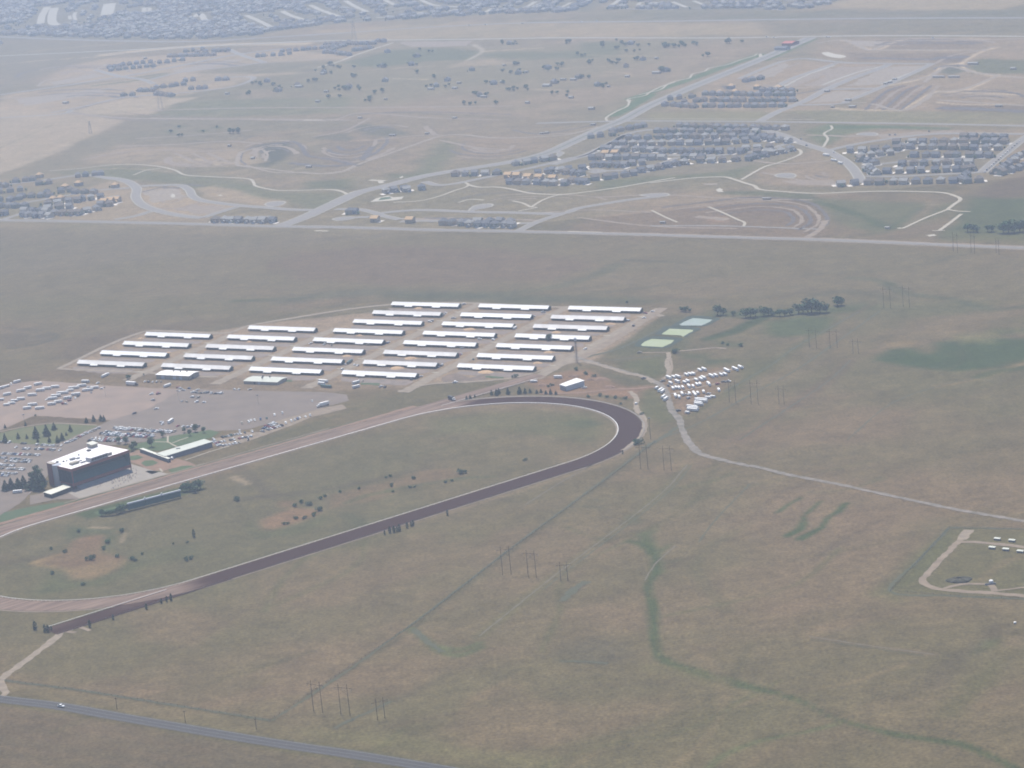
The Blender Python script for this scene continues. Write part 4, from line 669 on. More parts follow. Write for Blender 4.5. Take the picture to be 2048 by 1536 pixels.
patch('lawn', 'j', [(1180, 800), (1330, 720), (1700, 640), (2050, 585), (2140, 610), (2060, 660), (1900, 700), (1560, 790), (1350, 770), (1250, 790)], 'lawn', base=.10, jit=.5)
patch('lawn', 'L', [(170, 490), (330, 470), (430, 510), (330, 550), (180, 570)], 'lawn', base=.16, jit=.2)
patch('lawn', 'L', [(390, 620), (460, 575), (610, 565), (710, 610), (620, 660), (480, 680)], 'lawn', base=.16, jit=.2)
patch('lawn', 'L', [(470, 780), (540, 755), (760, 770), (600, 825)], 'lawn', base=.16, jit=.2)
patch('lawn', 'L', [(900, 740), (1160, 670), (1330, 665), (1420, 690), (1200, 750), (980, 820)], 'lawn', base=.16, jit=.3)
patch('lawn', 'l', [(-60, 1000), (60, 968), (400, 880), (700, 800), (720, 845), (480, 915), (250, 968), (0, 1030)], 'lawn', base=.04, jit=.5)
patch('paddock', 'L', [(170, 430), (330, 375), (560, 420), (900, 560), (1050, 530), (1250, 580), (1400, 650), (1430, 690), (1250, 665), (900, 730), (790, 770), (560, 760), (330, 640), (180, 590)], 'dirt_red', base=.08, jit=.4)
for P_ in ([(890, 115), (890, 235)], [(650, 222), (890, 230), (960, 265), (1060, 315)], [(980, 245), (1120, 190), (1270, 140)], [(1210, 565), (1400, 500), (1700, 400), (2048, 300)], [(1000, 510), (1250, 440), (1400, 400)], [(740, 720), (790, 780)]): ribbon('footpath', 'L', P_, 1.8, 'trail', base=.26, step=4)
patch('apron', 'K', [(690, 1070), (930, 1195), (1200, 1120), (1700, 990), (2048, 890), (2500, 760), (2620, 730), (2400, 690), (2200, 640), (1880, 540), (1800, 560), (1300, 800), (760, 990)], 'apron', base=.14, jit=.2)
patch('service_yard', 'K', [(0, 1130), (250, 1080), (690, 1070), (930, 1195), (500, 1200), (0, 1300)], 'lot_gravel', base=.12)
patch('verge', 'o', [(0, 100), (250, 50), (520, 8), (720, -20), (720, 0), (500, 50), (250, 110), (0, 185)], 'weed_green', base=.04, jit=.5)
TH = -0.51572; UX = (math.cos(TH), math.sin(TH)); WX = (-math.sin(TH), math.cos(TH))      # barn axis, and across it
BARN_L, BARN_V = 90.712, 42.841
_e = 1 - 2.6 / CAM_H                                     # the columns were fitted to image pixels at eaves height
COLS = {k_: (v_[0] * _e, v_[1] * _e, v_[2]) for k_, v_ in dict(A=(-133.527, 3028.254, 8), B=(-30.884, 2972.093, 8), C=(70.789, 2916.327, 7), D=(-298.612, 2972.21, 5), E=(-420.483, 2990.413, 4)).items()}
def bp(c, u, w): ox, oy, n = COLS[c]; return (ox + UX[0] * u + WX[0] * w, oy + UX[1] * u + WX[1] * w)
for c_ in 'ABCDE':
    n_ = COLS[c_][2]
    ribbon('yard_road', None, [bp(c_, BARN_L + 14, 26), bp(c_, BARN_L + 14, -BARN_V * n_ * .5), bp(c_, BARN_L + 14, -BARN_V * n_ - (6 if c_ != 'C' else -20))], 14, 'dirt_road', base=.14, jit=.15, step=6)
ribbon('yard_road', 'g', [(60, 538), (200, 470), (400, 375), (640, 285), (760, 280), (1100, 293), (1230, 290), (1370, 242), (1700, 185), (2048, 130), (2400, 95), (2800, 88), (3300, 110), (3900, 140), (4120, 165), (4180, 180)], 7, 'dirt_road', base=.14, jit=.15)
ribbon('yard_road', 'g', [(60, 538), (300, 550), (640, 562), (900, 590), (1150, 592)], 6, 'dirt_road', base=.14, jit=.15)
ribbon('yard_road', 'i', [(1930, 185), (1700, 330), (1400, 520), (1080, 700)], 12, 'dirt_tan', base=.14, jit=.12)
patch('yard', 'i', [(820, 670), (1000, 640), (1090, 680), (1060, 740), (800, 790)], 'dirt_tan', base=.10, jit=.8)
for c_ in 'ABCDE':                                       # bare ground trodden by horses between the barns
    for r_ in range(COLS[c_][2]):
        w0 = -BARN_V * r_
        P_ = [(bp(c_, random.uniform(0, 8), w0 - 5)), bp(c_, random.uniform(82, 98), w0 - 5), bp(c_, random.uniform(80, 96), w0 - random.uniform(17, 25)), bp(c_, random.uniform(35, 60), w0 - random.uniform(16, 26)), bp(c_, random.uniform(4, 14), w0 - random.uniform(17, 24))]
        patch('yard', None, P_, 'yard_soil', base=.02, jit=1.5, step=6)
        if random.random() < .55:
            u0 = random.uniform(15, 60); patch('weed_strip', None, [bp(c_, u0, w0 - 20), bp(c_, u0 + 22, w0 - 20), bp(c_, u0 + 26, w0 - 27), bp(c_, u0 + 3, w0 - 27)], 'weed_green', base=.10, jit=1.2, step=4)
        if random.random() < .75: ribbon('concrete_pad', None, [bp(c_, BARN_L + 3, w0 - 13), bp(c_, BARN_L + 12, w0 - 14)], 2.6, 'trail', base=.20, step=3)
patch('training_ring', 'i', [(-50, 900), (60, 865), (150, 860), (140, 900), (-50, 945), (-300, 950), (-340, 900), (-200, 850)], 'dirt_brown', base=.10, rounded=True)

# ------------------------------------------------------------------ the race track
TC = (-192.547, 2273.629); TA = 0.646872; HS, RR = 198.368, 129.795
tu = (math.cos(TA), math.sin(TA)); tv = (-math.sin(TA), math.cos(TA))
def tp(a, b): return (TC[0] + tu[0] * a + tv[0] * b, TC[1] + tu[1] * a + tv[1] * b)
def oval(r, n=110):
    pts = [(-HS + 2 * HS * i / 60, -r) for i in range(60)]
    pts += [(HS + r * math.sin(math.pi * i / n), -r * math.cos(math.pi * i / n)) for i in range(n)]
    pts += [(HS - 2 * HS * i / 60, r) for i in range(60)]
    pts += [(-HS - r * math.sin(math.pi * i / n), r * math.cos(math.pi * i / n)) for i in range(n)]
    return [tp(*p) for p in pts]
def dryness(x, y):                                       # the far straight and the near-left bend have dried out, the rest is watered
    a = (x - TC[0]) * tu[0] + (y - TC[1]) * tu[1]; b = (x - TC[0]) * tv[0] + (y - TC[1]) * tv[1]
    j_ = (fbm(np.array([a * .35]), np.array([b * 2.]), 25, 5)[0] - .5) * 90
    lim = 272 if b > 0 else -200
    return min(1, max(0, (lim - a + j_ * .8) / 30 + .5))
rings = [0.6, 3, 6, 9, 12, 15, 18, 21, 23.5]
tvx, tf, td = [], [], []
for d_ in rings:
    for p in oval(RR + d_): tvx.append((p[0], p[1], .21)); td.append(dryness(*p))
no = 340
for r_ in range(len(rings) - 1):
    for i_ in range(no): tf.append((r_ * no + i_, (r_ + 1) * no + i_, (r_ + 1) * no + (i_ + 1) % no, r_ * no + (i_ + 1) % no))
def track_mesh(name, v, f, d, m='track_dirt'):
    me_ = bpy.data.meshes.new(name); me_.from_pydata(v, [], f)
    ca_ = me_.color_attributes.new('dry', 'FLOAT_COLOR', 'POINT'); ca_.data.foreach_set('color', np.repeat(np.array(d), 4).astype(np.float32)); me_.materials.append(MATS[m]); me_.update()
    return tag(link(name, me_), kind='structure')
tm = bpy.data.materials.new('track_dirt'); tm.use_nodes = True; MATS['track_dirt'] = tm; nt = tm.node_tree; N_ = nt.nodes.new; LK = nt.links.new
bs = nt.nodes['Principled BSDF']; bs.inputs['Roughness'].default_value = 1; bs.inputs['Specular IOR Level'].default_value = .05
av = N_('ShaderNodeAttribute'); av.attribute_name = 'dry'; ge = N_('ShaderNodeNewGeometry'); mp = N_('ShaderNodeMapping'); mp.vector_type = 'TEXTURE'; mp.inputs['Rotation'].default_value = (0, 0, TA); mp.inputs['Scale'].default_value = (25, 1.6, 1)
LK(ge.outputs['Position'], mp.inputs[0]); nz = N_('ShaderNodeTexNoise'); nz.inputs['Scale'].default_value = .5; nz.inputs['Detail'].default_value = 4; LK(mp.outputs[0], nz.inputs['Vector'])
m1 = N_('ShaderNodeMix'); m1.data_type = 'RGBA'; m1.inputs[6].default_value = (.050, .025, .019, 1); m1.inputs[7].default_value = (.036, .019, .014, 1); LK(nz.outputs[0], m1.inputs[0])
m2 = N_('ShaderNodeMix'); m2.data_type = 'RGBA'; m2.inputs[6].default_value = (.215, .155, .118, 1); m2.inputs[7].default_value = (.125, .088, .068, 1)
mr = N_('ShaderNodeMapRange'); mr.inputs[1].default_value = .38; mr.inputs[2].default_value = .62; LK(nz.outputs[0], mr.inputs[0]); LK(mr.outputs[0], m2.inputs[0])
m3 = N_('ShaderNodeMix'); m3.data_type = 'RGBA'; LK(av.outputs[0], m3.inputs[0]); LK(m1.outputs[2], m3.inputs[6]); LK(m2.outputs[2], m3.inputs[7]); LK(m3.outputs[2], bs.inputs['Base Color'])
track_mesh('race_track', tvx, tf, td)
def strip(name, a0, a1, b0, b1, dry, n=40, z=.205, k=4, drift=0.0):
    v = []; d = []; f = []
    for i_ in range(n + 1):
        for j_ in range(k + 1):
            a = a0 + (a1 - a0) * i_ / n; b = b0 + (b1 - b0) * j_ / k + drift * i_ / n; p = tp(a, b); v.append((p[0], p[1], z)); d.append(dry(a, b))
    for i_ in range(n):
        for j_ in range(k): f.append((i_ * (k + 1) + j_, (i_ + 1) * (k + 1) + j_, (i_ + 1) * (k + 1) + j_ + 1, i_ * (k + 1) + j_ + 1))
    return track_mesh(name, v, f, d)
strip('starting_chute', -HS - 142, -HS + 20, -RR - 25.5, -RR - 4.5, lambda a, b: .0 + .22 * max(0, math.sin(a * .09) * .5 + math.sin(a * .023 + b * .3) * .5), z=.200)
strip('starting_chute', HS - 60, HS + 190, RR + 6, RR + 25, lambda a, b: .95, z=.200)
# sanded margin and the gravel between the straight and the rail
ribbon('track_margin', None, oval(RR + 25.2) + [oval(RR + 25.2)[0]], 2.2, 'dirt_tan', base=.12, curve=False)
ribbon('track_margin', None, oval(RR - 1.2) + [oval(RR - 1.2)[0]], 1.6, 'dirt_road', base=.12, curve=False)
ribbon('home_straight_margin', None, [tp(a, RR + 30) for a in np.linspace(-HS - 30, HS + 40, 60)], 8, 'dirt_red', base=.14, jit=.2, curve=False)
for b_, w_, m_ in ((28, 1.6, 'dirt_brown'), (34.5, 1.4, 'weed_green'), (37, 2.2, 'dirt_tan'), (18.5, 1.1, 'dirt_brown'), (10, .9, 'dirt_brown'), (14.5, .7, 'dirt_tan')):
    ribbon('harrow_line', None, [tp(a, RR + b_ + .5 * math.sin(a * .03 + b_)) for a in np.linspace(-HS + random.uniform(0, 60), HS - random.uniform(0, 70), 50)], w_, m_, base=.235, jit=.35, curve=False)
def rail_fence(line, label, name='rail_fence', w=.55, h=1.15, closed=False, m='white_paint'):
    t = thing(name, label, 'fence'); c = np.array(line + ([line[0]] if closed else [])); tt = np.gradient(c, axis=0); tt /= np.linalg.norm(tt, axis=1)[:, None]; nn = np.c_[-tt[:, 1], tt[:, 0]]
    mb = MB()
    for i_ in range(len(c) - 1):
        a, b = c[i_], c[i_ + 1]; A, B = nn[i_] * w / 2, nn[i_ + 1] * w / 2
        mb.slab([(a[0] - A[0], a[1] - A[1], h), (b[0] - B[0], b[1] - B[1], h), (b[0] + B[0], b[1] + B[1], h - .12), (a[0] + A[0], a[1] + A[1], h - .12)], .16)
    mb.build('rail', m, t)
    mb = MB(); L = 0
    for i_ in range(len(c) - 1):
        x, y = c[i_]; mb.box(x - .09, x + .09, y - .09, y + .09, 0, h - .14)
    tag(mb.build('post', m, t), kind='stuff'); return t
rail_fence(oval(RR), 'white running rail lining the inside of the racetrack oval', closed=True)
rail_fence([tp(a, -RR - 24.6) for a in np.linspace(-HS - 140, HS, 90)] + [tp(HS + (RR + 24.6) * math.sin(q_), -(RR + 24.6) * math.cos(q_)) for q_ in np.linspace(0.03, 2.6, 90)], 'thin grey outer rail along the back straight of the racetrack', w=.3, h=1.1, m='grey_metal')
rail_fence([tp(a, -RR - 4.2) for a in np.linspace(-HS - 141, -HS - 30, 40)], 'short white rail beside the lower starting chute', w=.7)
rail_fence([tp(a, RR + 5) for a in np.linspace(HS + 55, HS + 178, 40)], 'white rail along the starting chute beside the white shed', w=.7)
rail_fence([tp(a, RR + 24.9) for a in np.linspace(-HS - 60, HS + 20, 120)], 'grey outer rail between the home straight and the grandstand apron', w=.3, h=1.1, m='grey_metal')

# ------------------------------------------------------------------ ponds
for P_, m_ in (([(170, 455), (200, 425), (262, 402), (445, 412), (420, 438), (345, 470), (190, 462)], 'pond_water'), ([(340, 362), (375, 340), (405, 318), (600, 328), (590, 345), (555, 360), (515, 385), (500, 374), (350, 366)], 'pond_water'), ([(485, 285), (540, 255), (600, 232), (755, 245), (740, 262), (665, 293), (500, 292)], 'pond_water_pale')):
    g_ = plan('n', P_); cx_, cy_ = np.mean(g_, axis=0)
    patch('pond_bank', None, [(cx_ + (x - cx_) * 1.42, cy_ + (y - cy_) * 1.42 + 4) for x, y in g_], 'pond_bank', base=.10, rounded=True, step=5)
    patch('pond_water', None, g_, m_, base=.22, jit=.4, step=5)

# ------------------------------------------------------------------ stable barns
def barn_parts():
    L, hd, eave, rise = BARN_L, 5.3, 2.6, 2.9; y0 = .9; y1 = 2 * hd - .9; wx0, wx1 = .7, L - .7
    wl = MB()
    wl.box(wx0, wx1, y0 + 2.6, y1, 0, eave + .25, 0)                             # core of stalls
    for i in range(31):                                                         # piers of the shed row
        x = wx0 + (wx1 - wx0) * i / 30; wl.box(x - .16, x + .16, y0 - .1, y0 + .22, 0, eave + .05, 0)
    for i in range(15): x = wx0 + 1.2 + i * 6.0; wl.box(x, x + 3.6, y0 + 2.55, y0 + 2.62, .05, 1.25, 1)
    for x0, x1 in ((wx0, wx0 + .15), (wx1 - .15, wx1)):                         # gable ends
        wl.face([(x1, y0 + 1.2, 0), (x1, y1, 0), (x1, y1, eave), (x1, hd, eave + rise - .3), (x1, y0 + 1.2, eave)], 2); wl.face([(x0, y0 + 1.2, eave), (x0, hd, eave + rise - .3), (x0, y1, eave), (x0, y1, 0), (x0, y0 + 1.2, 0)], 2)
        wl.box(x0, x1, y0 + 1.2, y1, 0, eave - .02, 2)
    rf = MB(); t = .18
    rf.slab([(0, 0, eave), (L, 0, eave), (L, hd, eave + rise), (0, hd, eave + rise)], t, 0, 1)
    rf.slab([(0, hd + .002, eave + rise), (L, hd + .002, eave + rise), (L, 2 * hd, eave), (0, 2 * hd, eave)], t, 0, 1)
    rc = MB(); rc.box(-.05, L + .05, hd - .22, hd + .22, eave + rise - .08, eave + rise + .07)
    pr = []
    for f0, f1 in ((.215, .330), (.625, .742)):
        p = MB(); p.slab([(L * f0, -1.9, eave - .95), (L * f1, -1.9, eave - .95), (L * f1, .35, eave + .21), (L * f0, .35, eave + .21)], .14, 0, 1)
        for x in (L * f0 + .3, L * f1 - .3): p.box(x - .1, x + .1, -1.8, -1.6, 0, eave - 1.05, 1)
        pr.append(p.mesh('porch_roof', ['white_roof', 'barn_wall']))
    dr = MB(); dr.box(wx1 + .02, wx1 + .10, hd - 1.6, hd + 1.6, .02, 2.7, 0)
    vt = MB(); vt.box(-.45, .45, -.45, .45, 0, .7, 0); vt.box(-.6, .6, -.6, .6, .7, .8, 1)
    return dict(wall=wl.mesh('wall', ['barn_inside', 'barn_wall', 'barn_green']), roof=[rf.mesh('roof', [q, 'barn_wall']) for q in ('white_roof', 'white_roof', 'white_roof_dull', 'white_roof_new')], ridge=rc.mesh('ridge_cap', 'white_paint'), porch=pr, door=dr.mesh('end_door', 'barn_inside'))
BM = barn_parts()
ORD = ['first', 'second', 'third', 'fourth', 'fifth', 'sixth', 'seventh', 'eighth', 'ninth', 'tenth', 'eleventh', 'twelfth', 'thirteenth', 'fourteenth', 'fifteenth', 'sixteenth', 'seventeenth', 'eighteenth', 'nineteenth', 'twentieth']
BCOL = dict(C='column beside the ponds', B='second column from the ponds', A='middle barn column', D='five-barn column', E='outer four-barn column')
for c_ in 'ABCDE':
    n_ = COLS[c_][2]
    for r_ in range(n_):
        x, y = bp(c_, 0, -BARN_V * r_)
        t = thing('horse_barn', 'long white-roofed horse barn, %s from racetrack end of the %s' % (ORD[n_ - 1 - r_], BCOL[c_]), 'barn', (x, y, 0), TH, 'white horse barns in the stable yard')
        link('wall', BM['wall'], t); rf = link('roof', random.choice(BM['roof']), t); link('ridge_cap', BM['ridge'], rf); link('end_door', BM['door'], t)
        for p in BM['porch']: link('porch_roof', p, t)

def gable_building(name, label, cat, sheet, quad, eave, rise, wallm, roofm, doors=(), ridge_along=True, over=.5, parts=None):
    """quad: roof outline at eaves height: near-left, near-right, far-right, far-left"""
    g = [np.array(p) for p in plan(sheet, quad, eave)]; o = (g[0] + g[1] + g[2] + g[3]) / 4; ax = (g[1] - g[0] + g[2] - g[3]) / 2; L = np.hypot(*ax); a = math.atan2(ax[1], ax[0])
    n = np.array([-math.sin(a), math.cos(a)]); W = abs(((g[3] - g[0] + g[2] - g[1]) / 2) @ n)
    t = thing(name, label, cat, (o[0], o[1], 0), a); hl, hw_ = L / 2, W / 2
    wl = MB(); wl.box(-hl + over, hl - over, -hw_ + over, hw_ - over, 0, eave - .05, 0)
    for s in (-1, 1):
        x = s * (hl - over); P = [(x, -hw_ + over, eave - .05), (x, hw_ - over, eave - .05), (x, 0, eave + rise - .2)]; wl.face(P if s > 0 else P[::-1], 0)
    wl.build('wall', wallm, t)
    rf = MB(); rf.slab([(-hl, -hw_, eave), (hl, -hw_, eave), (hl, 0, eave + rise), (-hl, 0, eave + rise)], .15); rf.slab([(-hl, .002, eave + rise), (hl, .002, eave + rise), (hl, hw_, eave), (-hl, hw_, eave)], .15)
    r = rf.build('roof', roofm, t)
    for d0, d1, h, m in doors:
        d = MB(); d.box(-hl + L * d0, -hl + L * d1, -hw_ + over - .08, -hw_ + over + .02, .02, h); d.build('door', m, t)
    if parts: parts(t, r, hl, hw_)
    return t
def vents(xs, m='dark_metal'):
    def f(t, r, hl, hw_):
        for fx, fy in xs:
            mb = MB(); mb.box(hl * fx - .5, hl * fx + .5, hw_ * fy - .5, hw_ * fy + .5, .5, 2.2); mb.box(hl * fx - .7, hl * fx + .7, hw_ * fy - .7, hw_ * fy + .7, 2.2, 2.35); o = mb.build('roof_vent', m, r); o.location.z = 4.0
    return f
gable_building('workshop', 'tan workshop with white metal roof and pale garage doors beside the car park', 'building', 'g', [(708, 578), (960, 588), (1010, 556), (800, 546)], 4.6, 1.2, 'tan_wall', 'white_roof', [(.16, .26, 3.4, 'pale_wall'), (.5, .6, 3.4, 'pale_wall'), (.7, .78, 3.4, 'pale_wall')], parts=vents([(-.3, .3), (.1, .3), (.45, .4)]))
gable_building('stable_office', 'low office with grey-green roof near the trailers and barns', 'building', 'g', [(1338, 622), (1560, 630), (1612, 596), (1365, 586)], 3.2, 1.0, 'tan_wall', 'grey_green_roof', [(.3, .36, 2.3, 'barn_inside'), (.42, .5, 2.3, 'pale_wall')], parts=vents([(-.2, .3), (-.1, -.2), (.2, .3)]))

def quad_building(name, label, cat, sheet, quad, h, wallm, roofm, rise=.0, over=.25, fascia=None, post=False, skip_front=False):
    """a low building under a single pitched roof sheet whose four corners are traced at roof height"""
    g = plan(sheet, quad, h); c = np.mean(g, axis=0); t = thing(name, label, cat, (c[0], c[1], 0)); P = [(p[0] - c[0], p[1] - c[1]) for p in g]
    if sum(P[i - 1][0] * P[i][1] - P[i][0] * P[i - 1][1] for i in range(4)) < 0: P = P[::-1]
    rf = MB(); far = sorted(range(4), key=lambda i: P[i][1])[2:]
    rf.slab([(p[0], p[1], h + (rise if i in far else 0)) for i, p in enumerate(P)], .3, 0, 1); rf.build('roof', [roofm, fascia or wallm], t)
    Q = [(p[0] * (1 - over / max(1, math.hypot(*p)) * 2), p[1] * (1 - over / max(1, math.hypot(*p)) * 2)) for p in P]
    if post:
        for i in range(4):
            a, b = Q[i], Q[(i + 1) % 4]; n = max(1, int(math.dist(a, b) / 6))
            for k in range(n): x, y = a[0] + (b[0] - a[0]) * k / n, a[1] + (b[1] - a[1]) * k / n; mb = MB(); mb.box(-.15, .15, -.15, .15, 0, h - .3); o = mb.build('post', wallm, t); o.location = (x, y, 0)
    else:
        wl = MB(); wl.prism(Q, 0, h - .32); wl.build('wall', wallm, t)
    return t, P
ms, _P = quad_building('maintenance_shed', 'pale blue-grey metal shed with white roof on the reddish dirt yard', 'shed', 'm', [(1058, 364), (1110, 380), (1268, 335), (1200, 314)], 5.2, 'pale_wall', 'white_roof', rise=.5)
for k_ in range(3):
    a_, b_ = sorted(_P, key=lambda p: p[1])[:2]; f0 = .18 + .28 * k_
    mb = MB(); mb.box(-1.6, 1.6, -.06, .06, 0, 3.6); o_ = mb.build('roller_door', 'grey_metal', ms); o_.location = (a_[0] + (b_[0] - a_[0]) * f0, a_[1] + (b_[1] - a_[1]) * f0 - .02, .02); o_.rotation_euler.z = math.atan2(b_[1] - a_[1], b_[0] - a_[0])
pd, _P = quad_building('paddock_barn', 'long saddling barn with grey-green metal roof beside the paddock', 'building', 'L', [(675, 432), (835, 490), (1722, 232), (1572, 180)], 4.4, 'barn_wall', 'grey_green_roof', rise=.8)
pw, _P = quad_building('paddock_wing', 'narrow open-fronted saddling wing with cream roof facing the paddock lawns', 'building', 'L', [(360, 348), (430, 338), (945, 524), (890, 538)], 3.8, 'barn_wall', 'cream_roof', rise=.2)
pv_, _P = quad_building('pavilion', 'low pavilion with cream flat roof beside the grandstand', 'pavilion', 'K', [(245, 1064), (390, 1107), (770, 966), (650, 925)], 4.0, 'barn_inside', 'cream_roof', rise=.3, post=False)
mb = MB(); mb.box(-2.2, 2.2, -.5, .5, 0, .7); mb.box(-1.5, 1.5, -.3, .3, .7, 1.0); o_ = mb.build('roof_unit', 'grey_metal', pd); o_.location = (-6, -2, 4.6)

# ------------------------------------------------------------------ grandstand
ga = math.radians(45.5); g0 = at('K', 762, 636, 20.0)
gs = thing('grandstand', 'large glass-fronted brick grandstand with white flat roof facing the racetrack', 'grandstand', (g0[0], g0[1], 0), ga)
W_, DL, DR, HT = 69.0, 42.0, 50.0, 20.0
roof = MB(); roof.prism([(0, 0), (W_, 0), (W_ + .5, DR), (4, DL), (3.4, 24), (.8, 21.5)], HT - .5, HT); rfo = roof.build('roof', 'membrane_roof', gs)
fas = MB()
for a, b in (((0, 0), (W_, 0)), ((W_, 0), (W_ + .5, DR)), ((W_ + .5, DR), (4, DL)), ((.8, 21.5), (0, 0))):
    d = (Vector((b[0], b[1], 0)) - Vector((a[0], a[1], 0))).normalized(); n = Vector((d.y, -d.x, 0)) * .25
    fas.prism([(a[0] + n.x * 1.02, a[1] + n.y * 1.02), (b[0] + n.x * 1.02, b[1] + n.y * 1.02), (b[0] - n.x, b[1] - n.y), (a[0] - n.x, a[1] - n.y)], HT - 2.7, HT + .02)
fas.build('fascia', 'brick', gs)
core = MB(); core.prism([(2, 9.3), (W_ - 2, 9.3), (W_ - 1, DR - 1), (5.5, DL - 1.2), (5, 26), (2.2, 22)], 0, HT - .55); core.build('core_wall', 'tan_wall', gs)
lw = MB(); lw.prism([(1.2, 8), (2.2, 8), (3.0, 23), (2.2, 23)], 3.2, 8.5); lw.build('side_wall', 'brick', gs)
bk = MB(); bk.prism([(.2, 30), (5.6, 29.5), (6, 38), (1, 38.5)], 0, HT + .8, 0, 1); bk.build('brick_tower', ['brick', 'tan_wall'], gs)
cy = MB(); cy.prism([(3.6 + 4.6 * math.cos(2 * math.pi * i / 20), 26.2 + 4.6 * math.sin(2 * math.pi * i / 20)) for i in range(20)], 0, HT + .3, 0); cy.build('stair_drum', 'silver_panel', gs)
slab = MB(); slab.box(.4, W_ - .4, .2, 9.5, 3.2, 3.6); slab.build('deck', 'apron', gs)
bd = MB(); bd.box(-.1, W_ + .1, -.35, .2, 3.0, 5.9); bd.build('balcony_parapet', 'brick', gs)
bd = MB(); bd.box(-.3, .25, .21, 9.0, 3.0, 5.6); bd.build('balcony_parapet', 'brick', gs)
bd = MB(); bd.box(W_ - .25, W_ + .3, .21, 9.0, 3.0, 5.6); bd.build('balcony_parapet', 'brick', gs)
ncol = 16
pane = MB(); pane.box(.12, W_ / ncol - .12, -.05, .05, 0, 1.0); paneT = pane.mesh('pane', 'glass_teal'); paneD = pane.mesh('pane', 'glass_dark')
A_ = Vector((0, .6, 5.4)); B_ = Vector((0, 6.4, 12.2)); sl = (B_ - A_).length; tilt = math.atan2(B_.y - A_.y, B_.z - A_.z)
rowsN = 3
for i in range(ncol):
    for k in range(rowsN):                              # raked lower glazing
        o = link('pane', paneT, gs); p = A_.lerp(B_, (k + .02) / rowsN); o.location = (i * W_ / ncol, p.y, p.z); o.rotation_euler = (-tilt, 0, 0); o.scale = (1, 1, sl / rowsN - .16)
    for k in range(2):
        o = link('pane', paneD, gs); o.location = (i * W_ / ncol, 7.4, 12.3 + k * 2.6); o.scale = (1, 1, 2.45)
mu = MB()
for i in range(ncol + 1):
    x = i * W_ / ncol; mu.tube((x, A_.y + .05, A_.z), (x, B_.y + .05, B_.z), .12, n=4); mu.box(x - .1, x + .1, 7.3, 7.5, 12.1, 17.4)
for k in range(rowsN + 1): p = A_.lerp(B_, k / rowsN); mu.box(0, W_, p.y - .05, p.y + .1, p.z - .07, p.z + .07)
mu.box(0, W_, 6.4, 7.5, 12.05, 12.25); tag(mu.build('mullion', 'mullion', gs), kind='stuff')
for x0, s in ((.35, 1), (W_ - .35, -1)):                 # glazed returns at both ends
    for k in range(4):
        e = MB(); v0, v1 = 1.2 + k * 4.9, 5.9 + k * 4.9; lo0, lo1 = (5.7 + max(0, 0)), 5.7
        e.box(x0 - .05, x0 + .05, v0, v1, 5.7, 17.2); e.build('end_pane', 'glass_dark' if s > 0 else 'glass_teal', gs)
for x in (.6, W_ - .6):
    c = MB(); c.box(x - .35, x + .35, -.3, .4, 0, HT - 2.75); c.build('corner_column', 'brick' if x < 1 else 'dark_metal', gs)
for i in range(1, 12): c = MB(); x = i * W_ / 12; c.box(x - .3, x + .3, 1.2, 1.8, 0, 3.2); c.build('column', 'grey_metal', gs)
st = MB()
for i in range(7): st.box(4, W_ - 4, -1 - i * 1.0, 0 - i * 1.0 - .02, 0, 2.4 - i * .36)
st.build('seating_terrace', 'grey_metal', gs)
for nm, x0, x1, y0, y1, h, m in (('press_box', 24, 44.5, .6, 8.5, 3.9, 'silver_panel'), ('press_annex', 44.6, 51, 3, 9.5, 2.6, 'tan_wall'), ('lift_house', 56, 63, 40, 47, 3.4, 'tan_wall'), ('air_handler', 8.5, 17, 9, 13.5, 2.2, 'tan_wall'), ('air_handler', 19, 24, 24, 27, 1.8, 'grey_metal'), ('air_handler', 24.6, 28, 22, 24.5, 1.2, 'grey_metal'),
                                ('air_handler', 47, 50.5, 34, 37, 1.3, 'dark_metal'), ('roof_vent', 12, 13.4, 27, 28.4, 1.2, 'dark_metal'), ('roof_vent', 7.5, 9.6, 31, 32.8, 1.2, 'dark_metal'), ('roof_vent', 15, 16, 26, 27, .9, 'dark_metal'), ('roof_vent', 33, 34, 31, 32, 1.6, 'grey_metal'), ('roof_vent', 21, 24, 14, 15.2, .7, 'grey_metal'), ('duct', 9.5, 21, 13.6, 14.8, 1.0, 'grey_metal'), ('duct', 17.2, 22.5, 6.5, 8, 1.2, 'grey_metal'), ('roof_vent', 41, 42.2, 12, 13.2, 1.1, 'grey_metal')):
    b = MB(); b.box(x0, x1, y0, y1, HT + .01, HT + h, 0, 1); o = b.build(nm, [m, 'membrane_roof' if nm in ('press_box', 'press_annex', 'lift_house') else m], rfo)
for i in range(6): b = MB(); b.box(25 + i * 3.2, 27.6 + i * 3.2, .5, .6, HT + 1.1, HT + 2.9); b.build('press_window', 'glass_dark', rfo)
b = MB(); b.slab([(55.5, 39.5, HT + 3.5), (63.5, 39.5, HT + 3.5), (63.5, 47.5, HT + 4.5), (55.5, 47.5, HT + 4.5)], .25); b.build('lift_house_roof', 'cream_roof', rfo)

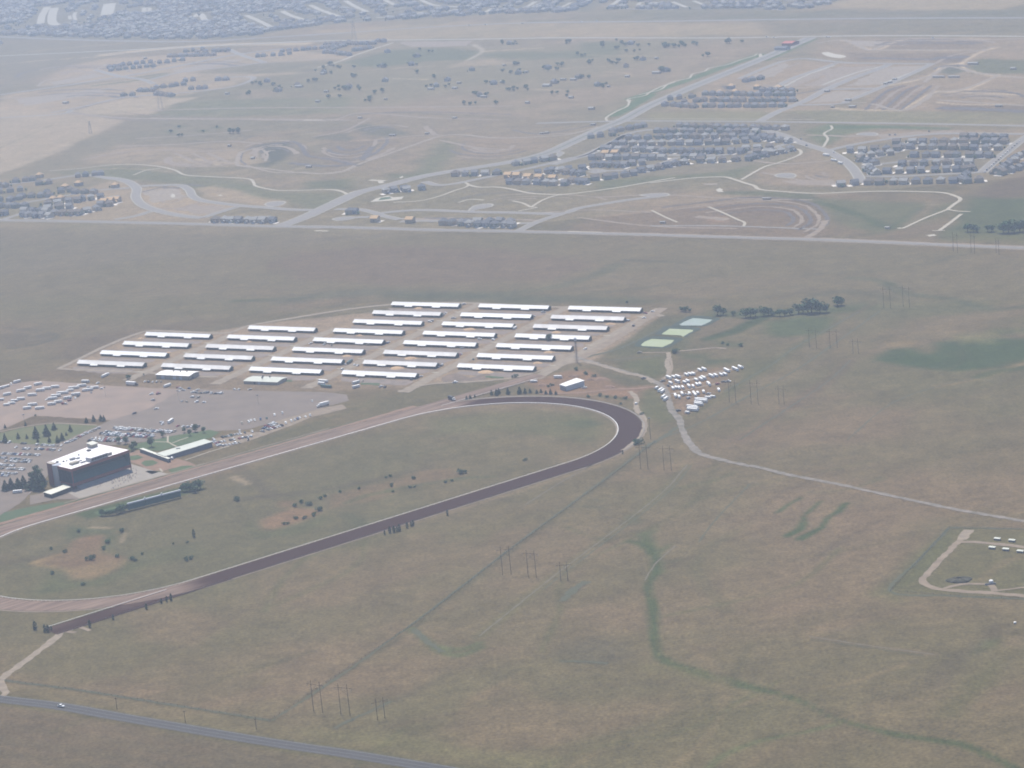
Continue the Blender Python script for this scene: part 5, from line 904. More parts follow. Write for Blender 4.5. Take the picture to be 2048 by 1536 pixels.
# ------------------------------------------------------------------ infield tote board
q_ = [np.array(p) for p in plan('l', [(255, 990), (725, 868)])]; d_ = q_[1] - q_[0]; ta = math.atan2(d_[1], d_[0]); Lt = np.hypot(*d_)
tb = thing('tote_board', 'long dark blue-green results board standing between hedges on the infield', 'results board', (q_[0][0], q_[0][1], 0), ta)
for k in range(3): mb = MB(); mb.box(Lt * k / 3 + .15, Lt * (k + 1) / 3 - .15, 0, 1.2, 1.0, 6.2); mb.build('display_panel', 'glass_teal', tb)
mb = MB(); mb.box(-.3, Lt + .3, -.2, 1.5, 6.22, 7.4); mb.build('header', 'pale_wall', tb)
for k in range(8): mb = MB(); mb.box(-.2, .2, .2, 1.0, 0, .98); o = mb.build('post', 'dark_metal', tb); o.location.x = 1 + (Lt - 2) * k / 7
for f in (.33, .645): mb = MB(); mb.box(-.5, .5, .2, 1.2, 0, 1.4); o = mb.build('sign_box', 'white_paint', tb); o.location = (Lt * f, 0, 7.42)

# ------------------------------------------------------------------ trees and shrubs
def crown_mesh(kind, seed):
    r = random.Random(seed); mb = MB(); pts = []
    if kind == 'pine':
        for i in range(330):
            z = r.random() ** 1.25; rad = (1 - z) ** .85 * .27 * (0.35 + .65 * r.random() ** .5) * (1 + .25 * math.sin(z * 31 + seed)); a = r.uniform(0, 6.283); pts.append((rad * math.cos(a), rad * math.sin(a), .10 + .9 * z, .085 * (1.15 - z * .7)))
    elif kind == 'juniper':
        for i in range(240):
            z = r.random(); rad = .17 * math.sin(math.pi * min(.97, z * .8 + .18)) * (.4 + .6 * r.random() ** .5); a = r.uniform(0, 6.283); pts.append((rad * math.cos(a), rad * math.sin(a), .04 + .94 * z, .06))
    else:
        lobes = [(r.uniform(-.22, .22), r.uniform(-.22, .22), r.uniform(.42, .78), r.uniform(.18, .28)) for _ in range(8)] if kind == 'leafy' else [(r.uniform(-.5, .5), r.uniform(-.4, .4), r.uniform(.2, .55), r.uniform(.22, .36)) for _ in range(8)]
        for i in range(430):
            lx, ly, lz, lr = r.choice(lobes); v = Vector((r.gauss(0, 1), r.gauss(0, 1), r.gauss(0, 1))).normalized() * lr * (.45 + .55 * r.random() ** .4); pts.append((lx + v.x, ly + v.y, max(.05, lz + v.z), .075 if kind == 'leafy' else .085))
    for x, y, z, s in pts:
        n = Vector((r.gauss(0, 1), r.gauss(0, 1), r.gauss(.35, 1))).normalized(); a = n.orthogonal().normalized(); b = n.cross(a); s *= r.uniform(.6, 1.3); c = Vector((x, y, z))
        mb.face([c - a * s, c - b * s * .6, c + a * s, c + b * s * .7])
    return mb
CROWN = {}
for kind, mts in (('pine', ['pine_needles']), ('juniper', ['pine_needles']), ('leafy', ['leaf_green', 'leaf_grey']), ('shrub', ['leaf_green', 'leaf_grey'])):
    CROWN[kind] = [(crown_mesh(kind, 11 * k + len(kind)).mesh('crown', m)) for k in range(3) for m in mts]
tr = MB(); tr.tube((0, 0, 0), (0, 0, .5), .035, .022, 6)
for k in range(4): a = k * 1.7; tr.tube((0, 0, .28 + .06 * k), (.16 * math.cos(a), .16 * math.sin(a), .52 + .06 * k), .016, .008, 4)
TRUNK = tr.mesh('trunk', 'bark'); tr = MB(); tr.tube((0, 0, 0), (0, 0, .9), .022, .006, 6); TRUNKP = tr.mesh('trunk', 'bark')
tr = MB(); [tr.tube((0, 0, 0), (.25 * math.cos(k * 1.3), .25 * math.sin(k * 1.3), .4), .03, .012, 4) for k in range(5)]; TRUNKS = tr.mesh('stems', 'bark')
def tree(kind, x, y, h, label, group=None, wide=1.0):
    nm = {'pine': 'pine_tree', 'juniper': 'juniper_tree', 'leafy': 'leafy_tree', 'shrub': 'shrub'}[kind]
    t = thing(nm, label, 'shrub' if kind == 'shrub' else 'tree', (x, y, 0), random.uniform(0, 6.28), group); t.scale = (h * wide, h * wide, h)
    link('crown', random.choice(CROWN[kind]), t)
    if kind == 'shrub': link('stems', TRUNKS, t)
    else: link('trunk', TRUNKP if kind in ('pine', 'juniper') else TRUNK, t)
    return t
def trees(kind, sheet, pts, label, group, wide=1.0):
    for p in pts: x, y = at(sheet, p[0], p[1]); tree(kind, x, y, p[2] * random.uniform(.7, .95), label, group, wide * random.uniform(.9, 1.15))
trees('pine', 'k', [(70, 292, 12), (235, 242, 9), (345, 240, 6), (465, 232, 14), (600, 205, 13), (695, 128, 9), (905, 152, 10), (800, 264, 9), (850, 202, 5), (635, 288, 8), (740, 292, 8), (485, 287, 6)], 'dark conifer standing on the dry lawn beside the parked cars', 'conifers on the car park lawn', 1.15)
trees('pine', 'j', [(915, 502, 8), (985, 497, 8), (845, 516, 7), (1015, 499, 7)], 'small conifer on the brown strip between the two car parks', 'conifers between the car parks', 1.2)
trees('pine', 'j', [(50, 567, 6), (250, 547, 6)], 'lone small conifer beside the curving path above the lawn', 'conifers by the curving path')
trees('shrub', 'j', [(345, 446, 2.6)], 'low dark bush at the corner of the dirt car park', None, 1.0)
trees('pine', 'k', [(75, 905, 13), (150, 885, 12), (240, 885, 15), (310, 865, 13), (430, 885, 17), (500, 900, 18), (545, 830, 17), (470, 800, 15)], 'tall dark conifer beside the left brick end of the grandstand', 'conifers beside the grandstand', 1.35)
trees('leafy', 'k', [(400, 745, 8), (500, 715, 9), (460, 660, 8), (340, 905, 8), (560, 900, 8)], 'leafy tree among the conifers at the brick end of the grandstand', 'leafy trees beside the grandstand', 1.2)
trees('leafy', 'j', [(1905, 605, 11), (1855, 640, 9), (1800, 612, 8), (1990, 612, 9), (1590, 655, 7), (1480, 750, 11), (1310, 765, 10), (1285, 790, 9), (1225, 722, 10), (1160, 715, 9)], 'leafy tree on the green lawn behind the saddling barn', 'trees on the paddock lawn', .95)
trees('leafy', 'l', [(735, 815, 8), (770, 812, 9), (800, 812, 10), (835, 806, 11), (868, 798, 11), (895, 790, 10), (850, 825, 8)], 'leafy tree in the clump at the grandstand-far end of the results board', 'tree clump beside the results board', 1.25)
trees('leafy', 'l', [(15, 1032, 7), (50, 1032, 7), (85, 1030, 7), (115, 1027, 8), (150, 1020, 8), (185, 1005, 9), (222, 992, 10)], 'leafy tree in the dark hedge row at the lower end of the results board', 'hedge row below the results board', 1.2)
trees('shrub', 'p', [(250, 415, 6.5), (650, 455, 5), (690, 430, 5), (745, 445, 6.5), (820, 405, 5), (850, 388, 4), (810, 485, 6), (1270, 260, 3.5), (1300, 250, 3), (1310, 316, 4), (1455, 265, 4), (1435, 328, 4), (1465, 325, 3), (1680, 292, 4), (1720, 282, 3), (1790, 228, 6.5), (655, 538, 4), (715, 538, 4), (780, 518, 4), (570, 578, 4), (600, 575, 3), (955, 358, 3), (1085, 334, 3.5), (1320, 357, 3)], 'green shrub scattered over the reddish infield hollows', 'infield shrubs')
trees('shrub', 'o', [(605, 245, 4.5), (935, 245, 5), (500, 405, 4), (690, 462, 6), (720, 445, 5), (1010, 462, 5.5), (1040, 468, 4), (905, 440, 4.5), (1435, 464, 5), (1470, 455, 4), (400, 570, 4), (645, 655, 3.5), (395, 380, 4), (830, 330, 5), (800, 380, 4), (1330, 340, 2.5), (1440, 330, 2.5), (1090, 420, 3)], 'green shrub round the bare red hollow near the left bend', 'shrubs by the red hollow')
trees('juniper', 'o', [(1490, 285, 10)], 'lone slim dark tree on the infield beside the back straight', None)
trees('juniper', 'o', [(690, 975, 6.5), (870, 920, 6), (1125, 838, 6), (1240, 795, 6), (1282, 780, 7), (1315, 772, 7), (345, 1015, 7), (370, 1015, 7), (270, 995, 8), (395, 1000, 5)], 'slim dark juniper beside the lower starting chute', 'junipers by the lower chute', 1.3)
trees('juniper', 'p', [(1262, 648, 6), (1297, 635, 7), (1325, 632, 7.5), (1345, 628, 6), (1362, 622, 7), (1415, 600, 6), (1442, 590, 6), (1455, 585, 7), (1690, 515, 7)], 'slim dark juniper on the outer edge of the back straight', 'junipers along the back straight', 1.25)
trees('shrub', 'q', [(1285, 28, 7)], 'dark round bush beside the outer rail of the far bend', None); trees('juniper', 'q', [(1180, 98, 5)], 'single small dark tree beside the outer track rail', None)
trees('pine', 'm', [(505, 452, 7), (545, 455, 8), (565, 442, 7), (640, 446, 9), (735, 442, 9), (780, 440, 7), (820, 434, 7), (875, 438, 5), (910, 434, 6), (950, 444, 6), (988, 444, 7), (1032, 447, 6), (300, 488, 6), (330, 480, 6), (368, 470, 4)], 'small conifer in the line between the chute rail and the far bend', 'conifers above the far bend', 1.2)
trees('shrub', 'm', [(695, 308, 6), (1200, 248, 4.5), (1280, 282, 5), (1300, 470, 3.5), (1735, 612, 3.5), (1000, 375, 4), (780, 990, 4), (970, 385, 3), (1395, 460, 4), (1450, 472, 4), (1520, 476, 3.5), (1600, 482, 3.5), (1345, 300, 4), (1560, 528, 3)], 'bush on the rough ground round the metal shed and far bend', 'bushes round the maintenance yard')
trees('leafy', 'n', [(800, 205, 13), (845, 205, 12), (1030, 225, 13), (1070, 225, 15), (1110, 218, 12), (1180, 212, 13), (1215, 208, 12), (1310, 215, 9), (1350, 212, 10), (1395, 205, 9), (1465, 190, 12), (1500, 190, 13), (1540, 188, 15), (1570, 188, 19), (1640, 188, 13), (1690, 185, 12), (1780, 128, 13), (1810, 125, 12), (1260, 215, 8), (930, 212, 7)], 'leafy cottonwood in the line along the ditch behind the ponds', 'cottonwoods along the ditch', 1.3)
trees('leafy', 'n', [(540, 180, 7), (570, 183, 6), (510, 175, 6)], 'small leafy tree near the corner of the stable yard above the ponds', 'trees above the ponds', 1.4)
trees('shrub', 'n', [(460, 515, 7), (990, 460, 6), (60, 105, 4), (840, 440, 4), (885, 455, 3.5)], 'dark bush near the dirt tracks below the ponds', 'bushes below the ponds')
trees('leafy', 'i', [(752, 520, 9), (765, 515, 8)], 'leafy tree growing against the front of a barn in the pond column', 'tree in front of a barn', 1.0)
trees('leafy', 'f', [(1740, 722, 13), (1770, 722, 13), (1790, 725, 11), (1850, 722, 11), (1870, 722, 11), (1935, 728, 16), (1965, 728, 18), (1995, 728, 17), (2025, 722, 18), (2060, 720, 17), (2100, 720, 15), (2150, 720, 16)], 'large leafy tree in the grove beside the section road', 'grove beside the section road', 1.3)
trees('leafy', 'd', [(1345, 195, 11), (1365, 198, 13), (1395, 195, 12), (1000, 195, 8), (1045, 215, 8), (1065, 212, 6), (1050, 165, 7), (1190, 190, 6), (1270, 165, 6)], 'dark tree standing alone on the open pasture before the estates', 'trees on the open pasture', 1.25)
trees('leafy', 'g', [(530, 610, 6), (545, 605, 5), (640, 583, 3)], 'dark tree between the workshop and the dirt car park', 'trees by the workshop', 1.2)
EST = [(100, 395, 12, 115, 18), (160, 450, 6, 45, 12), (535, 430, 3, 15, 8), (655, 460, 4, 30, 10), (150, 520, 14, 95, 16), (890, 560, 8, 60, 10), (850, 612, 8, 60, 5), (975, 605, 4, 30, 5), (1090, 530, 9, 50, 12), (1185, 525, 3, 12, 8), (1090, 425, 8, 60, 9), (1110, 378, 7, 40, 8), (1310, 415, 9, 60, 12), (1380, 385, 5, 20, 8), (1560, 368, 9, 45, 10), (1680, 370, 9, 45, 10), (1790, 258, 12, 110, 20), (1500, 325, 6, 25, 10),
       (1080, 258, 9, 60, 10), (1990, 275, 7, 30, 8), (1990, 415, 5, 35, 8), (1610, 505, 6, 45, 14), (1370, 558, 8, 80, 10), (1340, 488, 4, 30, 10), (1500, 458, 6, 50, 8), (580, 303, 5, 60, 8), (540, 333, 4, 30, 6), (650, 505, 8, 80, 10), (1000, 493, 6, 60, 6), (330, 392, 5, 50, 4), (510, 384, 5, 45, 5), (1640, 275, 6, 30, 15), (1700, 300, 4, 30, 15), (1800, 300, 5, 50, 6), (1850, 355, 4, 40, 6), (1420, 255, 5, 40, 6), (300, 545, 6, 60, 6), (265, 590, 5, 30, 10)]
for cx, cy, n, rx, ry in EST: trees('leafy', 'b', [(cx + random.uniform(-rx, rx), cy + random.uniform(-ry, ry), random.uniform(6, 10)) for _ in range(max(2, int(n * .62)))], 'distant leafy tree sheltering a farmstead in the rural estates', 'trees of the rural estates', 1.35)
for cx, cy, n, rx, ry in ((1510, 495, 9, 50, 10), (1630, 520, 9, 40, 22), (1440, 553, 6, 60, 8), (1900, 425, 9, 110, 14), (2000, 525, 5, 60, 8), (1950, 572, 5, 40, 6), (1815, 480, 6, 40, 8)): trees('leafy', 'a', [(cx + random.uniform(-rx, rx), cy + random.uniform(-ry, ry), random.uniform(6, 10)) for _ in range(max(2, int(n * .62)))], 'distant leafy tree sheltering a farmstead in the rural estates', 'trees of the rural estates', 1.35)
for cx, cy, n, rx, ry in ((110, 258, 9, 50, 8), (210, 255, 9, 50, 10), (450, 242, 6, 55, 8), (80, 388, 5, 25, 8), (310, 315, 4, 30, 5)): trees('leafy', 'c', [(cx + random.uniform(-rx, rx), cy + random.uniform(-ry, ry), random.uniform(8, 13)) for _ in range(max(2, int(n * .62)))], 'distant leafy tree near the dual carriageway and far road', 'trees near the dual carriageway', 1.35)

# ------------------------------------------------------------------ houses
def house_meshes(w, d, h, wallm, roofm, style):
    wl = MB(); wl.box(-w / 2, w / 2, -d / 2, d / 2, 0, h)
    gx_, gw, gh = w / 2 - 3.2, 5.4, 2.8
    wl.box(gx_ - gw + 3.1, gx_ + 3.1, -d / 2 - 4.2, -d / 2 + .1, 0, gh)          # garage wing
    rf = MB(); o = .55; W, D = w / 2 + o, d / 2 + o; r = D * .62
    if style == 'hip':
        k = W - D * .85; e = [(-W, -D, h), (W, -D, h), (W, D, h), (-W, D, h)]; a, b = (-k, 0, h + r), (k, 0, h + r)
        rf.face([e[0], e[1], b, a]); rf.face([e[2], e[3], a, b]); rf.face([e[1], e[2], b]); rf.face([e[3], e[0], a]); rf.face(e[::-1])
    else:
        rf.slab([(-W, -D, h), (W, -D, h), (W, 0, h + r), (-W, 0, h + r)], .25); rf.slab([(-W, .002, h + r), (W, .002, h + r), (W, D, h), (-W, D, h)], .25)
        for s in (-1, 1): P = [(s * w / 2, -d / 2, h), (s * w / 2, d / 2, h), (s * w / 2, 0, h + r - .4)]; wl.face(P if s > 0 else P[::-1])
    x0, x1 = gx_ - gw + 2.7, gx_ + 3.5; xm = (x0 + x1) / 2; y0 = -d / 2 - 4.7; y1 = -d / 2 + (.2 if h > gh + 1 else 2.5)
    rf.slab([(x0, y0, gh), (xm, y0, gh + 1.7), (xm, y1, gh + 1.7), (x0, y1, gh)][::-1], .2); rf.slab([(xm + .002, y0, gh + 1.7), (x1, y0, gh), (x1, y1, gh), (xm + .002, y1, gh + 1.7)][::-1], .2)
    gd = MB(); gd.box(gx_ - gw + 3.9, gx_ + 2.3, -d / 2 - 4.28, -d / 2 - 4.2, .05, 2.4)
    return wl.mesh('walls', wallm), rf.mesh('roof', roofm), gd.mesh('garage_door', 'pale_wall'), (wl, rf)
mat('house_roof_pale', (.30, .29, .27)); HOUSES = []
for k, (wm, rm) in enumerate((('grey', 'slate'), ('tan', 'slate'), ('sage', 'brown'), ('cream', 'grey'), ('blue', 'slate'), ('tan', 'brown'), ('grey', 'grey'), ('sage', 'slate'), ('cream', 'pale'), ('tan', 'pale'))):
    HOUSES.append((wm, rm) + house_meshes(9.6 + (k % 3) * .9, 9.6 + (k % 2), 5.8 if k % 4 else 5.2, 'house_wall_' + wm, 'house_roof_' + rm, 'hip' if k % 2 else 'gable')[:3])
PLY = house_meshes(11, 10, 5.6, 'house_wall_tan', 'plywood', 'gable')[:3]
drv = MB(); drv.box(-3, 3, -6.5, 6.5, .02, .40); DRIVE = drv.mesh('driveway', 'driveway')
HLIST = []                                              # (x, y, angle, kind, estate)
def row(sheet, a, b, estate, gap=15.5, jitter=2.0, flip=None):
    p, q = [np.array(v) for v in plan(sheet, [a, b])]; L = np.hypot(*(q - p)); n = max(1, int(round(L / gap))); an = math.atan2(q[1] - p[1], q[0] - p[0]); f = random.random() < .5 if flip is None else flip
    for i in range(n + (1 if L > 5 else 0)):
        c = p + (q - p) * (i / max(1, n)); HLIST.append((c[0] + random.uniform(-jitter, jitter), c[1] + random.uniform(-jitter, jitter), an + (math.pi if f else 0) + random.uniform(-.12, .12), 'done', estate))
def ply(sheet, pts, estate):
    for p in pts: x, y = at(sheet, *p); HLIST.append((x, y, heading(sheet, p[0], p[1], 10, 0) + random.choice((0, math.pi)), 'ply', estate))
E1 = 'dense estate beside the dual carriageway'
for a, b in (((790, 66), (1740, 88)), ((600, 112), (1480, 118)), ((350, 170), (700, 166)), ((780, 160), (1620, 165)), ((220, 226), (1150, 218)), ((1210, 215), (1480, 190)), ((1560, 176), (1760, 200)), ((120, 272), (620, 282)), ((650, 290), (1340, 296)), ((1400, 268), (1600, 258)), ((20, 350), (640, 352)), ((860, 345), (1000, 348)), ((980, 380), (1400, 358)), ((1470, 345), (1780, 275)), ((1480, 305), (1570, 300)), ((380, 405), (460, 400)), ((440, 468), (850, 392)), ((40, 412), (320, 418)), ((60, 538), (390, 492)), ((20, 158), (190, 140)), ((200, 112), (480, 62))): row('F', a, b, E1)
E2 = 'dense estate between the two wide estate streets'
for a, b in (((890, 220), (1040, 216)), ((1130, 212), (1880, 216)), ((450, 296), (900, 278)), ((920, 262), (1800, 272)), ((560, 345), (830, 318)), ((1060, 338), (1740, 342)), ((570, 375), (680, 410)), ((930, 418), (1560, 405)), ((640, 450), (690, 500)), ((800, 488), (1440, 470)), ((1500, 470), (1570, 460)), ((370, 605), (500, 592)), ((630, 590), (1510, 572)), ((1540, 575), (1650, 565)), ((1790, 490), (2040, 330)), ((1860, 500), (2100, 420)), ((1500, 170), (1860, 176)), ((1460, 560), (1520, 520))): row('M', a, b, E2, 16.5)
E3 = 'small dark estate beside the green strip of the dual carriageway'
for a, b in (((530, 448), (600, 436)), ((90, 580), (240, 590)), ((110, 548), (220, 538)), ((300, 522), (780, 526)), ((260, 556), (780, 556)), ((300, 588), (720, 586)), ((180, 566), (250, 560)), ((620, 500), (780, 505))): row('c', a, b, E3, 15)
E4 = 'half-built estate by the section road with plywood roofs'
for a, b in (((0, 208), (60, 220)), ((230, 158), (420, 140)), ((500, 190), (630, 178)), ((0, 296), (250, 268)), ((160, 390), (250, 380)), ((290, 360), (640, 340)), ((620, 308), (900, 278)), ((960, 300), (1200, 300)), ((0, 478), (330, 480)), ((620, 450), (1000, 412)), ((1050, 392), (1300, 362)), ((300, 590), (640, 610)), ((620, 512), (900, 490)), ((700, 575), (1030, 572)), ((1100, 545), (1250, 515)), ((1280, 470), (1400, 462)), ((0, 580), (80, 572)), ((0, 400), (130, 400)), ((330, 540), (600, 545)), ((980, 95), (1300, 60)), ((-300, 500), (-20, 490)), ((-300, 400), (-20, 390)), ((-300, 590), (-20, 580)), ((-300, 290), (-20, 280))): row('D', a, b, E4, 15)
ply('D', [(520, 95), (1500, 410), (1420, 420), (1340, 432), (1480, 225), (1000, 200), (830, 245), (770, 392), (690, 398)], E4)
row('d', (1270, 712), (1590, 716), 'row along the section road', 14)
E5 = 'new estate along the dual carriageway'
for a, b in (((760, 446), (1010, 436)), ((1120, 382), (1330, 350)), ((1240, 436), (1500, 408)), ((1080, 490), (1400, 498)), ((1440, 486), (1530, 488)), ((1330, 420), (1500, 440)), ((360, 545), (460, 530)), ((480, 535), (560, 525))): row('e', a, b, E5, 15)
row('e', (700, 730), (840, 732), 'row along the section road', 14); row('e', (850, 738), (1100, 744), 'row along the section road', 13); row('e', (900, 722), (1080, 726), 'row along the section road', 14)
ply('e', [(1075, 455), (1125, 456), (1190, 464), (1255, 466), (1335, 472), (1645, 326), (1700, 324)], E5); ply('e', [(295, 712), (500, 718)], 'row along the section road'); row('e', (140, 665), (165, 665), 'row along the section road')
ply('c', [(380, 518), (450, 484), (465, 514), (590, 488), (700, 492)], E3)
E6 = 'far new estate along the boulevard beyond the bare fields'
for a, b in (((650, 415), (900, 390)), ((720, 385), (880, 368)), ((930, 372), (1070, 356)), ((990, 335), (1250, 326)), ((1090, 305), (1180, 295)), ((1280, 300), (1330, 300)), ((1500, 335), (1600, 326)), ((1650, 306), (2000, 276)), ((1640, 325), (1700, 318)), ((1900, 308), (2040, 326)), ((1900, 268), (2040, 256)), ((820, 536), (900, 536)), ((910, 520), (1080, 498)), ((920, 556), (1000, 565)), ((1080, 478), (1130, 474)), ((1270, 472), (1320, 470)), ((1120, 525), (1200, 520)), ((730, 562), (770, 560)), ((1160, 312), (1330, 300)), ((640, 400), (700, 395))): row('a', a, b, E6, 15)
for a, b in (((0, 312), (130, 264)), ((60, 264), (280, 260)), ((170, 300), (260, 285)), ((310, 246), (350, 246)), ((0, 285), (60, 275))): row('b', a, b, E6, 15)
E7 = 'rural estates of scattered farmsteads'
for p in ((340, 392), (510, 382), (370, 308), (540, 333), (720, 474), (650, 508), (860, 414), (1130, 434), (1310, 403), (990, 494), (1480, 458), (1600, 503), (1860, 353), (1760, 393), (2000, 418), (910, 563), (350, 478), (140, 514), (1790, 260), (1080, 260), (1340, 488)):
    x, y = at('b', *p); HLIST.append((x, y, random.uniform(0, 3.1), 'done', E7))
for p in ((1740, 505), (1630, 535), (1560, 480), (1900, 430)): x, y = at('a', *p); HLIST.append((x, y, random.uniform(0, 3.1), 'done', E7))
HLIST.sort(key=lambda h: math.hypot(h[0], h[1]))
ROOFW = dict(slate='slate-roofed', brown='brown-roofed', grey='grey-roofed', pale='pale-roofed'); WALLW = dict(grey='grey', tan='tan', sage='sage-green', cream='cream', blue='blue-grey')
restH = []
for i, (x, y, an, kind, est) in enumerate(HLIST):
    if i >= 300: restH.append((x, y, an, kind)); continue
    if kind == 'ply': ws, rs, gd = PLY; lab = 'unfinished house with bare plywood roof in the %s' % est.replace(' with plywood roofs', '').replace(' between the dual carriageway and', ' by')
    else: wn_, rn_, ws, rs, gd = random.choice(HOUSES); lab = '%s-walled %s house in the %s' % (WALLW[wn_], ROOFW[rn_], est)
    t = thing('house', lab, 'house', (x, y, 0), an, 'houses of the ' + est); link('walls', ws, t); link('roof', rs, t)
    if kind != 'ply': link('garage_door', gd, t)
    if random.random() < .8: dw = link('driveway', DRIVE, t); dw.location = (random.choice((-1, 1)) * 7.9, random.uniform(-8, 3), 0)
# ---- everything beyond the nearest 300: the far suburb, one mass
fw, ff, fm = [], [], []
def far_house(V, Fc, Mi, x, y, a, w, d, h, mw, mr):
    c, s = math.cos(a), math.sin(a); n = len(V); r = d * .33
    for lx, ly, z in ((-w / 2, -d / 2, 0), (w / 2, -d / 2, 0), (w / 2, d / 2, 0), (-w / 2, d / 2, 0), (-w / 2, -d / 2, h), (w / 2, -d / 2, h), (w / 2, d / 2, h), (-w / 2, d / 2, h), (-w / 2 + d * .3, 0, h + r), (w / 2 - d * .3, 0, h + r)): V.append((x + lx * c - ly * s, y + lx * s + ly * c, z))
    for q, m in (((0, 1, 5, 4), mw), ((1, 2, 6, 5), mw), ((2, 3, 7, 6), mw), ((3, 0, 4, 7), mw), ((4, 5, 9, 8), mr), ((6, 7, 8, 9), mr), ((5, 6, 9), mr), ((7, 4, 8), mr)): Fc.append(tuple(n + k for k in q)); Mi.append(m)
for x, y, an, kind in restH: far_house(fw, ff, fm, x + random.uniform(-1.5, 1.5), y + random.uniform(-1.5, 1.5), an, random.uniform(9.5, 11.5), 10, 5.4, random.choice((0, 1, 2)), 7 if kind == 'ply' else random.choice((3, 4, 5)))
def poly_in(g, x, y):
    ins = False
    for i in range(len(g)):
        p, q = g[i - 1], g[i]
        if (p[1] > y) != (q[1] > y) and x < (q[0] - p[0]) * (y - p[1]) / (q[1] - p[1]) + p[0]: ins = not ins
    return ins
TV, TF_ = [], []
def far_tree(x, y, h):
    n = len(TV); r = h * random.uniform(.38, .55); k = 6
    for z, rr in ((h * .12, .55), (h * .45, 1.0), (h * .8, .62)):
        for i in range(k): a = 6.283 * i / k + z; j = random.uniform(.7, 1.2); TV.append((x + r * rr * j * math.cos(a), y + r * rr * j * math.sin(a), z))
    TV.append((x, y, h))
    for L in range(2):
        for i in range(k): TF_.append((n + L * k + i, n + L * k + (i + 1) % k, n + (L + 1) * k + (i + 1) % k, n + (L + 1) * k + i))
    for i in range(k): TF_.append((n + 2 * k + i, n + 2 * k + (i + 1) % k, n + 3 * k))
S1 = plan('w', [(-420, 66), (-100, 70), (0, 70), (120, 74), (250, 78), (400, 78), (500, 72), (600, 55), (700, 46), (850, 36), (1000, 28), (1150, 24), (1180, 8), (1230, -40), (-300, -40)])
S2 = plan('w', [(1200, 18), (1300, 20), (1400, 19), (1500, 21), (1620, 18), (1660, 8), (1700, -12), (1740, -40), (1260, -40), (1200, 5)])
S3 = plan('a', [(0, 255), (60, 248), (120, 235), (90, 250), (30, 262), (-200, 300), (-200, 270)])
streets_c = []
for h_ in HLIST:                                          # saplings in the gardens
    for _ in range(random.choice((0, 1, 1, 2))): far_tree(h_[0] + random.uniform(-11, 11), h_[1] + random.uniform(-11, 11), random.uniform(2.5, 5.5))
for poly, an0, sd in ((S1, .62, 3), (S2, 2.2, 5), (S3, .9, 6)):
    r_ = random.Random(sd); gx0 = min(p[0] for p in poly); gx1 = max(p[0] for p in poly); gy0 = min(p[1] for p in poly); gy1 = min(9300, max(p[1] for p in poly)); cx, cy = (gx0 + gx1) / 2, (gy0 + gy1) / 2; R_ = math.hypot(gx1 - gx0, gy1 - gy0) / 2
    c, s = math.cos(an0), math.sin(an0)
    for rr in range(int(-R_ / 27), int(R_ / 27)):
        for cc in range(int(-R_ / 16), int(R_ / 16)):
            lx = cc * 16 + r_.uniform(-1.5, 1.5); ly = rr * 27 + (5 if rr % 2 else -5) + 38 * math.sin(lx / 190 + rr * .04) + 22 * math.sin(lx / 77 + 2)
            x, y = cx + lx * c - ly * s, cy + lx * s + ly * c
            if y > 9300 or not poly_in(poly, x, y): continue
            q = r_.random(); vn = float(fbm(np.array([x]), np.array([y]), 260, 77, 2)[0])
            if any(abs(x - q_[0]) < w_ * .5 + 13 and abs(y - q_[1]) < w_ * .5 + 26 for q_, w_ in FARST): continue
            if vn > .62: q = 1 if r_.random() < .8 else q
            if rr % 2 and cc % 2 == 0: streets_c.append((cx, cy, c, s, cc * 16, rr, 0))
            if q < .78: far_house(fw, ff, fm, x, y, an0 + r_.uniform(-.12, .12) + (r_.random() < .3) * 1.57, r_.uniform(11, 15), r_.uniform(9.5, 12), r_.uniform(4.8, 6.2), r_.choice((0, 1, 2, 6)), r_.choice((3, 3, 4, 5, 5, 8, 8)))
            if r_.random() < (.34 if vn < .45 else .12): far_tree(x + r_.uniform(-9, 9), y + r_.uniform(7, 13) * r_.choice((-1, 1)), r_.uniform(3.5, 7))
sv_, sf_ = [], []
for cx, cy, c, s, lx0, rr, _ in streets_c:                # kerb-to-kerb concrete streets between the back-to-back rows
    n = len(sv_)
    for lx in (lx0 - 17, lx0 + 17):
        for o in (8.5, 17.5):
            ly = rr * 27 + o - 5 + 38 * math.sin(lx / 190 + rr * .04) + 22 * math.sin(lx / 77 + 2); ly += 5; sv_.append((cx + lx * c - ly * s, cy + lx * s + ly * c, .2))
    sf_.append((n, n + 2, n + 3, n + 1))
me_ = bpy.data.meshes.new('far_streets'); me_.from_pydata(sv_, [], sf_); me_.materials.append(MATS['street']); me_.update(); tag(link('far_streets', me_), kind='structure')
me_ = bpy.data.meshes.new('far_houses'); me_.from_pydata(fw, [], ff)
for m in ('house_wall_grey', 'house_wall_tan', 'house_wall_sage', 'house_roof_slate', 'house_roof_brown', 'house_roof_grey', 'house_wall_cream', 'plywood', 'house_roof_pale'): me_.materials.append(MATS[m])
me_.polygons.foreach_set('material_index', np.array(fm, dtype=np.int32)); me_.update()
tag(link('far_houses', me_), 'far suburb of countless grey-roofed houses fading into the haze', 'suburb', kind='stuff')
me_ = bpy.data.meshes.new('far_trees'); me_.from_pydata(TV, [], TF_); me_.materials.append(MATS['leaf_grey']); me_.update()
tag(link('far_trees', me_), 'garden trees massed between the roofs of the far suburb', 'trees', kind='stuff')
